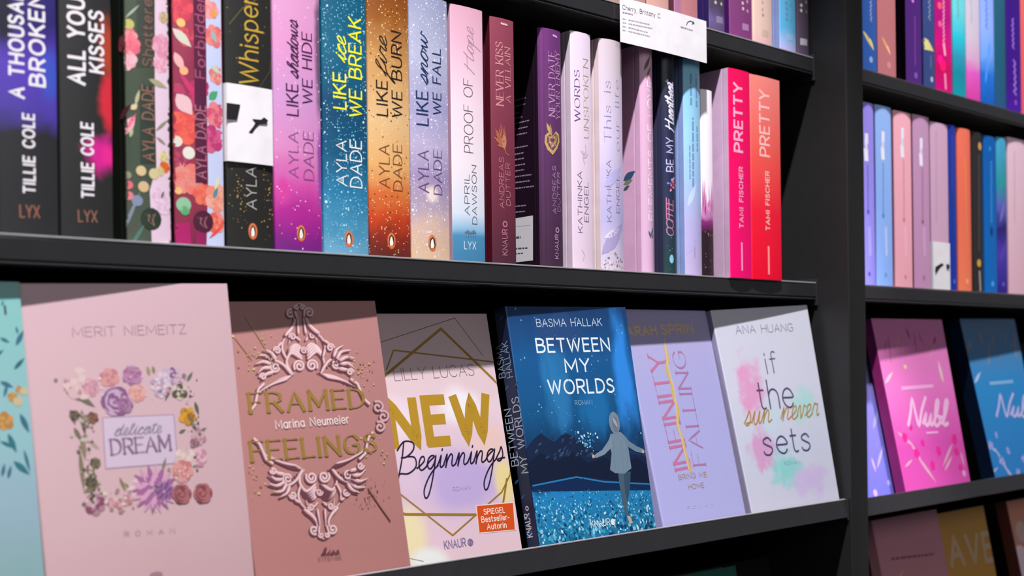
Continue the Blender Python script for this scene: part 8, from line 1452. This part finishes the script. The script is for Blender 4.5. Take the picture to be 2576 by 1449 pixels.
ROOTS['rpurp'] = standing('rpurp',1.2988,1.3348,-0.004,0.209,0.3245,'deep purple paperback with a violet vertical title',G3,CM('rpurp_print',[(0, '4e2478'), (209, '48186c')], amt=8,nscale=18),plain('rpurp_boards','1c0424',.45,.25))
ROOTS['rnavy'] = standing('rnavy',1.3394,1.3661,-0.004,0.209,0.3245,'slate-navy paperback with a cream arrow shape',G3,CM('rnavy_print',[(0, '34487c'), (209, '3c4488')], amt=8,nscale=18),None)
ROOTS['rhot'] = standing('rhot',1.3679,1.4084,-0.004,0.209,0.3245,'hot pink and crimson paperback with white lettering',G3,CM('rhot_print',[(0, 'd00078'), (30, 'c4005c'), (60, 'd8007c'), (90, 'b4007c'), (209, 'd0106c')], amt=16,nscale=18),None)
ROOTS['rteal'] = standing('rteal',1.4113,1.444,-0.004,0.209,0.3245,'turquoise paperback darkening to teal at its foot',G3,CM('rteal_print',[(0, '0c98a8'), (30, '108aa0'), (50, '2898b8'), (75, '28c4d8'), (110, '6cd4dc'), (209, '74d0dc')], amt=8,nscale=18),None)
ROOTS['rlil'] = standing('rlil',1.4459,1.4818,-0.004,0.209,0.3245,'paperback fading from magenta foot to silver-lilac',G3,CM('rlil_print',[(0, 'd83aa0'), (38, 'e45cc4'), (52, 'd8a4cc'), (80, 'd2c0d4'), (209, 'c8c8d8')], amt=8,nscale=18),None)
ROOTS['rblu'] = standing('rblu',1.4849,1.5209,-0.004,0.209,0.3245,'cornflower-blue paperback deepening to cobalt at its foot',G3,CM('rblu_print',[(0, '0c5cb8'), (40, '2072d8'), (64, '70a4f8'), (100, '90b0fc'), (209, '8ca4f8')], amt=12,nscale=14),None)
ROOTS['rdteal'] = standing('rdteal',1.523,1.5534,-0.004,0.209,0.3245,'dark petrol-blue paperback between the cobalt and the indigo spines',G3,CM('rdteal_print',[(0, '245480'), (70, '1c5a74'), (209, '2c5c74')], amt=8,nscale=18),None)
ROOTS['rpurp2'] = standing('rpurp2',1.5555,1.5974,-0.004,0.209,0.3245,'indigo-purple paperback with two lilac script titles',G3,CM('rpurp2_print',[(0, '48149a'), (40, '3c0c84'), (209, '340878')], amt=8,nscale=18),plain('rpurp2_boards','100430',.45,.25))
ROOTS['rcoral'] = standing('rcoral',1.5996,1.6454,-0.004,0.209,0.3245,'coral paperback at the cut-off end of the upper row',G3,CM('rcoral_print',[(0, 'd8586c'), (209, 'e46858')], amt=8,nscale=18),None)
ROOTS['mlav'] = standing('mlav',1.2015,1.2249,-0.004,0.2084,0.0805,'lavender paperback with white bold lettering, first beside the upright',G4,CM('mlav_print',[(0, '9a92f4'), (209, '9c8cec')], amt=4),None)
ROOTS['msky'] = standing('msky',1.2283,1.2628,-0.004,0.2089,0.0805,'light sky-blue paperback with blue script',G4,CM('msky_print',[(0, '90b4fc'), (209, '98bcf8')], amt=4),plain('msky_boards','a0a4ec',.45,.25))
ROOTS['mpink'] = standing('mpink',1.268,1.3075,-0.004,0.2077,0.0805,'light pink paperback with rose script',G4,CM('mpink_print',[(0, 'f6acbc'), (209, 'fab2c2')], amt=4),None)
ROOTS['mmauve'] = standing('mmauve',1.3112,1.3495,-0.004,0.2085,0.0805,'mauve paperback with white bold lettering',G4,CM('mmauve_print',[(0, 'c892bc'), (209, 'c696bc')], amt=4),plain('mmauve_boards','9c6484',.45,.25))
ROOTS['mpale'] = standing('mpale',1.3523,1.3952,-0.004,0.205,0.0805,'pale mauve-pink paperback with a white paper wrap at its foot',G4,CM('mpale_print',[(0, 'd2a8c4'), (209, 'd4a8c4')], amt=4),None)
ROOTS['mnavy'] = standing('mnavy',1.3971,1.4152,-0.004,0.2065,0.0805,'narrow navy-blue paperback right after the white paper wrap',G4,CM('mnavy_print',[(0, '1c34a8'), (100, '183c98'), (209, '2034a4')], amt=8,nscale=18),None)
ROOTS['morange'] = standing('morange',1.4182,1.4532,-0.004,0.2051,0.0805,'bright orange paperback between the navy and the black spines',G4,CM('morange_print',[(0, 'f8805c'), (90, 'f07058'), (209, 'f0745c')], amt=8,nscale=18),None, bulge=0.003)
ROOTS['mblack'] = standing('mblack',1.4573,1.4839,-0.004,0.2054,0.0805,'black paperback with two gold dots',G4,CM('mblack_print',[(0, '302c2e'), (209, '2c282c')], amt=8,nscale=18),None)
ROOTS['mblue'] = standing('mblue',1.4881,1.522,-0.004,0.2041,0.0805,'cerulean-blue paperback with light blue lettering',G4,CM('mblue_print',[(0, '0c6cc0'), (209, '0a5cac')], amt=8,nscale=18),None)
ROOTS['mviolet'] = standing('mviolet',1.5231,1.5512,-0.004,0.206,0.0805,'violet paperback turning sea-green at its top',G4,CM('mviolet_print',[(0, '30208a'), (55, '4c3cac'), (85, '281c70'), (115, '5c60b8'), (145, '2c94a0'), (209, '4ca8d4')], amt=14,nscale=12),plain('mviolet_boards','141a58',.45,.25))
ROOTS['mrose'] = standing('mrose',1.5557,1.6143,-0.004,0.2096,0.0805,'pale rose paperback at the cut-off end of the middle row',G4,CM('mrose_print',[(0, 'e2b4c4'), (209, 'e4c0d0')], amt=8,nscale=18),None)
paper_wrap('whisp',18.9733,60.6,114.8,[[(-21.22,100.6),(-8.34,100.68),(-10.96,89.8),(-21.37,89.59)],[(0.9,91.85),(7.87,92.17),(10.44,94.19),(13.62,92.33),(12.3,89.91),(6.55,88.63),(3.33,85.43),(0.76,81.77),(-2.06,81.99),(1.46,86.33),(3.39,89.37)]])
paper_wrap('mpale',21.6648,0.8,58.5,[[(-17.73,27.41),(-2.17,32.96),(3.63,31.27),(-6.2,26.93),(-16,19.72)],[(9.53,32.51),(17.39,31.88),(17.27,26.95),(10.37,26.66)]])

# ------------------------------------------------------------------ books shown face-out on the sloping shelves
def faceout(face, o, tilt, roll_, W, H, T, curl, yaw, label, group, m, side=None, gain=GAIN):
    ct, st = math.cos(tilt), math.sin(tilt); ex = Vector((1, 0, 0)); ez = Vector((0, st, ct)); c, s = math.cos(roll_), math.sin(roll_)
    x = c * ex + s * ez; z = -s * ex + c * ez; y = z.cross(x)
    R = Matrix((x, y, z)).transposed(); R = R @ Matrix.Rotation(yaw, 3, 'Z')
    mw = R.to_4x4(); mw.translation = Vector(o)
    root = empty('paperback_book', mw, label, 'book', group)
    def cy(u, v): return -curl * max(0, u / W) * max(0, v / H)
    n = 14; r = .0014
    path = lambda t: [(W, T), (W * .5, T), (r, T), (0, T - r), (0, T * .5), (0, r), (r * .3, r * .3)] + [(r + (W - r) * i / n, cy(r + (W - r) * i / n, t * H)) for i in range(n + 1)]
    shell('book_cover', path, H, .0006, [m] + ([side] if side else []), (lambda i: 1 if side and i < 6 else 0), root)
    k = W - .0015
    lv = 9; vs = []
    for j in range(lv):
        zz = .001 + (H - .002) * j / (lv - 1); vs += [(.001 + (k - .001) * i / 8, .0015 + cy(.001 + (k - .001) * i / 8, zz) * .85, zz) for i in range(9)] + [(k, T - .0012, zz), (.001, T - .0012, zz)]
    nn = 11; fs = [(j * nn + i, j * nn + (i + 1) % nn, (j + 1) * nn + (i + 1) % nn, (j + 1) * nn + i) for j in range(lv - 1) for i in range(nn)] + [tuple(range(nn))[::-1], tuple(range(nn * (lv - 1), nn * lv))]
    obj('page_block', vs, fs, PAPER, root)
    draw(face, root, clip(lambda u, v, l: (u * 1e-3, cy(u * 1e-3, v * 1e-3) - l, v * 1e-3), W * 1000, H * 1000, 0), [.06], gain)
    draw(face + '@S', root, lambda u, v, l: (-l, u * 1e-3, v * 1e-3), [.06], GAIN)
    return root
G5 = 'face-out paperbacks on the sloping display shelf'; G6 = 'face-out paperbacks in the far bay'
faceout('turq',(0.1307,-0.028,-0.162),0.185,0.012,0.138,0.2157,0.016,0.004,0,'turquoise cover with dark teal leaves and ochre flowers, cut off at the picture edge',G5,CM('turq_print',[(0, '80b4ac'), (40, '8cb0b4'), (80, '98b4c4'), (120, '94c0c8'), (213, '84c4c0')], amt=16,nscale=30,gain=GAIN),None,GAIN)
faceout('merit',(0.2693,-0.0295,-0.162),0.185,0.0149,0.1374,0.2173,0.015,0.011,0,'large pale pink cover with a square wreath of flowers round a small panel',G5,CM('merit_print',[(0, 'cfa8ae'), (60, 'd6b2b8'), (215, 'd8b4be')], amt=14,nscale=60,gain=GAIN),None,GAIN)
faceout('framed',(0.4089,-0.0295,-0.162),0.2269,0.012,0.1285,0.2115,0.014,0.008,0,'dusty rose cover with an ornate carved frame and gold serif title',G5,CM('framed_print',[(0, 'b47a76'), (210, 'b88280')], amt=10,nscale=30,gain=GAIN),None,GAIN)
faceout('new',(0.5292,-0.012,-0.162),0.2234,0.008,0.136,0.2054,0.02,0.005,0,'pastel cover with gold hexagon lines, big gold capitals and an orange sticker',G5,CM('new_print',[(0, 'eccad0'), (60, 'dcc0d8'), (130, 'eacfd8'), (204, 'd8bcc0')], amt=22,nscale=50,clouds=[(85,65,50,34,'c2acdc',.8),(25,30,22,32,'f0e0b4',.8),(40,8,26,14,'eef0ec',.7),(95,128,34,20,'f4ecf4',.8),(30,120,24,26,'f0dce8',.8),(128,62,14,26,'ecd89c',.8),(118,96,26,22,'ecc8c4',.8)],gain=GAIN),None,GAIN)
faceout('between',(0.6695,-0.0295,-0.162),0.185,0.0083,0.1433,0.2116,0.016,0.0055,0,'midnight-blue cover with a girl in a hood walking through glowing blue flowers',G5,CM('between_print',[(0, '2078a0'), (50, '2288c8'), (58, '0f2c54'), (90, '123c68'), (120, '14588c'), (165, '1a5c98'), (210, '1c3f70')], amt=14,nscale=18,vstretch=.35,clouds=[(128,150,16,70,'3490ec',1.4),(45,140,22,50,'2c7cb8',1.4),(60,190,40,22,'2a4c80',1.2),(85,120,26,30,'1c70b0',1.6)],speck=[(2.2,.03,'8cb8dc')],gain=GAIN),plain('between_spine','16284c',.4,.3,gain=GAIN),GAIN)
faceout('sarah',(0.8256,-0.0285,-0.162),0.2443,-0.0005,0.1215,0.2157,0.013,0.003,0,'lilac cover split by a gold crack between two rotated title words',G5,CM('sarah_print',[(0, 'b8b6ec'), (120, 'b2b0e6'), (215, 'b8b0dc')], amt=20,nscale=80,gain=GAIN),None,GAIN)
faceout('sun',(0.9556,-0.0295,-0.162),0.2025,0.0414,0.153,0.2146,0.016,0.011,0,'white-lavender watercolour cover with tall grey handwriting and a gold script line',G5,CM('sun_print',[(0, 'dcd8ec'), (60, 'd4d8ec'), (130, 'dcdcf0'), (215, 'd8d8e8')], amt=24,nscale=16,clouds=[(38,130,26,46,'eca8d4',1.8),(70,46,40,26,'98dcdc',2),(120,110,26,30,'b8e4e4',1.8),(36,70,24,30,'e0a8d4',1.8),(110,30,44,20,'d8c4ee',1.8),(60,100,24,24,'d0e0f0',1.6)],gain=GAIN),plain('sun_spine','a49cbc',.4,.3,gain=GAIN),GAIN)
faceout('lav',(1.149,-0.0105,-0.1644),0.2269,-0.0,0.112,0.2103,0.018,0.003,0,'violet-blue floral cover half hidden behind the upright and the pink cover',G6,CM('lav_print',[(0, '7a78e8'), (120, '9088e4'), (206, 'a89cd0')], amt=12,nscale=20,gain=GAIN),None,GAIN)
faceout('pink',(1.2435,-0.03,-0.1644),0.2094,-0.0068,0.1506,0.2135,0.014,0.007,0,'bright pink cover with white script and magenta branches',G6,CM('pink_print',[(0, 'd850ac'), (60, 'd850b0'), (130, 'e878c4'), (207, 'd880b8')], amt=10,nscale=30,gain=GAIN),plain('pink_spine','8c2468',.4,.3,gain=GAIN),GAIN)
faceout('blue',(1.4602,-0.03,-0.1644),0.2182,-0.0005,0.1383,0.2168,0.02,0.007,0,'blue cover with pale script and light blue branches',G6,CM('blue_print',[(0, '2a7cc4'), (130, '2c88c8'), (213, '5c7ca4')], amt=10,nscale=30,gain=GAIN),plain('blue_spine','0e2448',.4,.3,gain=GAIN),GAIN)
faceout('bpale',(1.149,-0.006,-0.3958),0.2,0.0,0.115,0.19,0.015,0.001,0,'pale grey-green cover peeking out beside the upright on the bottom shelf',G6,CM('bpale_print',[(0, 'b4bcb4'), (190, 'a8aca8')],gain=1.05),None,1.05)
faceout('bmauve',(1.2378,-0.0288,-0.3958),0.2,0.0,0.1431,0.2088,0.014,0.003,0,'mauve cover with faint lettering on the bottom shelf of the far bay',G6,CM('bmauve_print',[(0, 'c08078'), (120, 'b87c88'), (205, 'a87080')], amt=14,nscale=40,gain=1.05),None,1.05)
faceout('bgold',(1.3941,-0.0211,-0.3958),0.2,0.0,0.1203,0.2006,0.02,0.003,0,'golden cover with large cream capitals on the bottom shelf',G6,CM('bgold_print',[(0, 'c08048'), (120, 'b88438'), (205, 'a87c3c')], amt=14,nscale=30,gain=1.05),plain('bgold_spine','6c4430',.4,.3,gain=GAIN),1.05)
faceout('bcoral',(1.5744,-0.0272,-0.3958),0.2,0.0,0.1834,0.2012,0.018,0.003,0,'coral cover cut off at the corner of the bottom shelf',G6,CM('bcoral_print',[(0, 'd8a8a8'), (205, 'b87860')], amt=14,nscale=30,gain=1.05),plain('bcoral_spine','7c4438',.4,.3,gain=GAIN),1.05)
faceout('bteal',(0.917,-0.0088,-0.4058),0.2,0.0,0.0828,0.1938,0.016,0.002,0,'dark green and red cover in the gloom below the display shelf',G5,CM('bteal_print',[(0, '10584c'), (200, '0f5248')], amt=14,nscale=20,gain=1.05),None,1.05)

# ------------------------------------------------------------------ name card on the top rail
t = empty('name_card', Matrix.Translation((0.8006, -.0035, 0.2886)), 'white card with a printed name hanging on the top shelf rail', 'sign')
vs = []; n = 8
for i in range(n + 1):
    x = 0.1236 * i / n
    for y in (0, .0004):
        for z in (0, 0.041): vs.append((x, y - .0012 * math.sin(math.pi * i / n), z))
fs = []
for i in range(n):
    a = 4 * i; fs += [(a, a + 4, a + 5, a + 1), (a + 2, a + 3, a + 7, a + 6), (a, a + 2, a + 6, a + 4), (a + 1, a + 5, a + 7, a + 3)]
fs += [(0, 1, 3, 2), (4 * n, 4 * n + 2, 4 * n + 3, 4 * n + 1)]
obj('card', vs, fs, WHITE, t)
box('clear_holder', (.02, 0.1236 - .02,   .0006, .0034, .0240, .0262), RAIL, t, .0004)
draw('card', t, lambda u, v, l: (u * 1e-3, -.0012 * math.sin(math.pi * min(1, max(0, u / 123.61))) - l, v * 1e-3), [.05])
# the dark end plate that props up the row of standing books
e = box('bookend', (-.0008, .0008, -.075, .075, 0, .128), BLACK, None, .0004)
e.location = (1.0560, .0900, .0806); e.rotation_euler = (0, -.14, 0) if False else (0, .0, 0); tag(e, 'thin black bookend plate beside the scarlet spine', 'bookend')
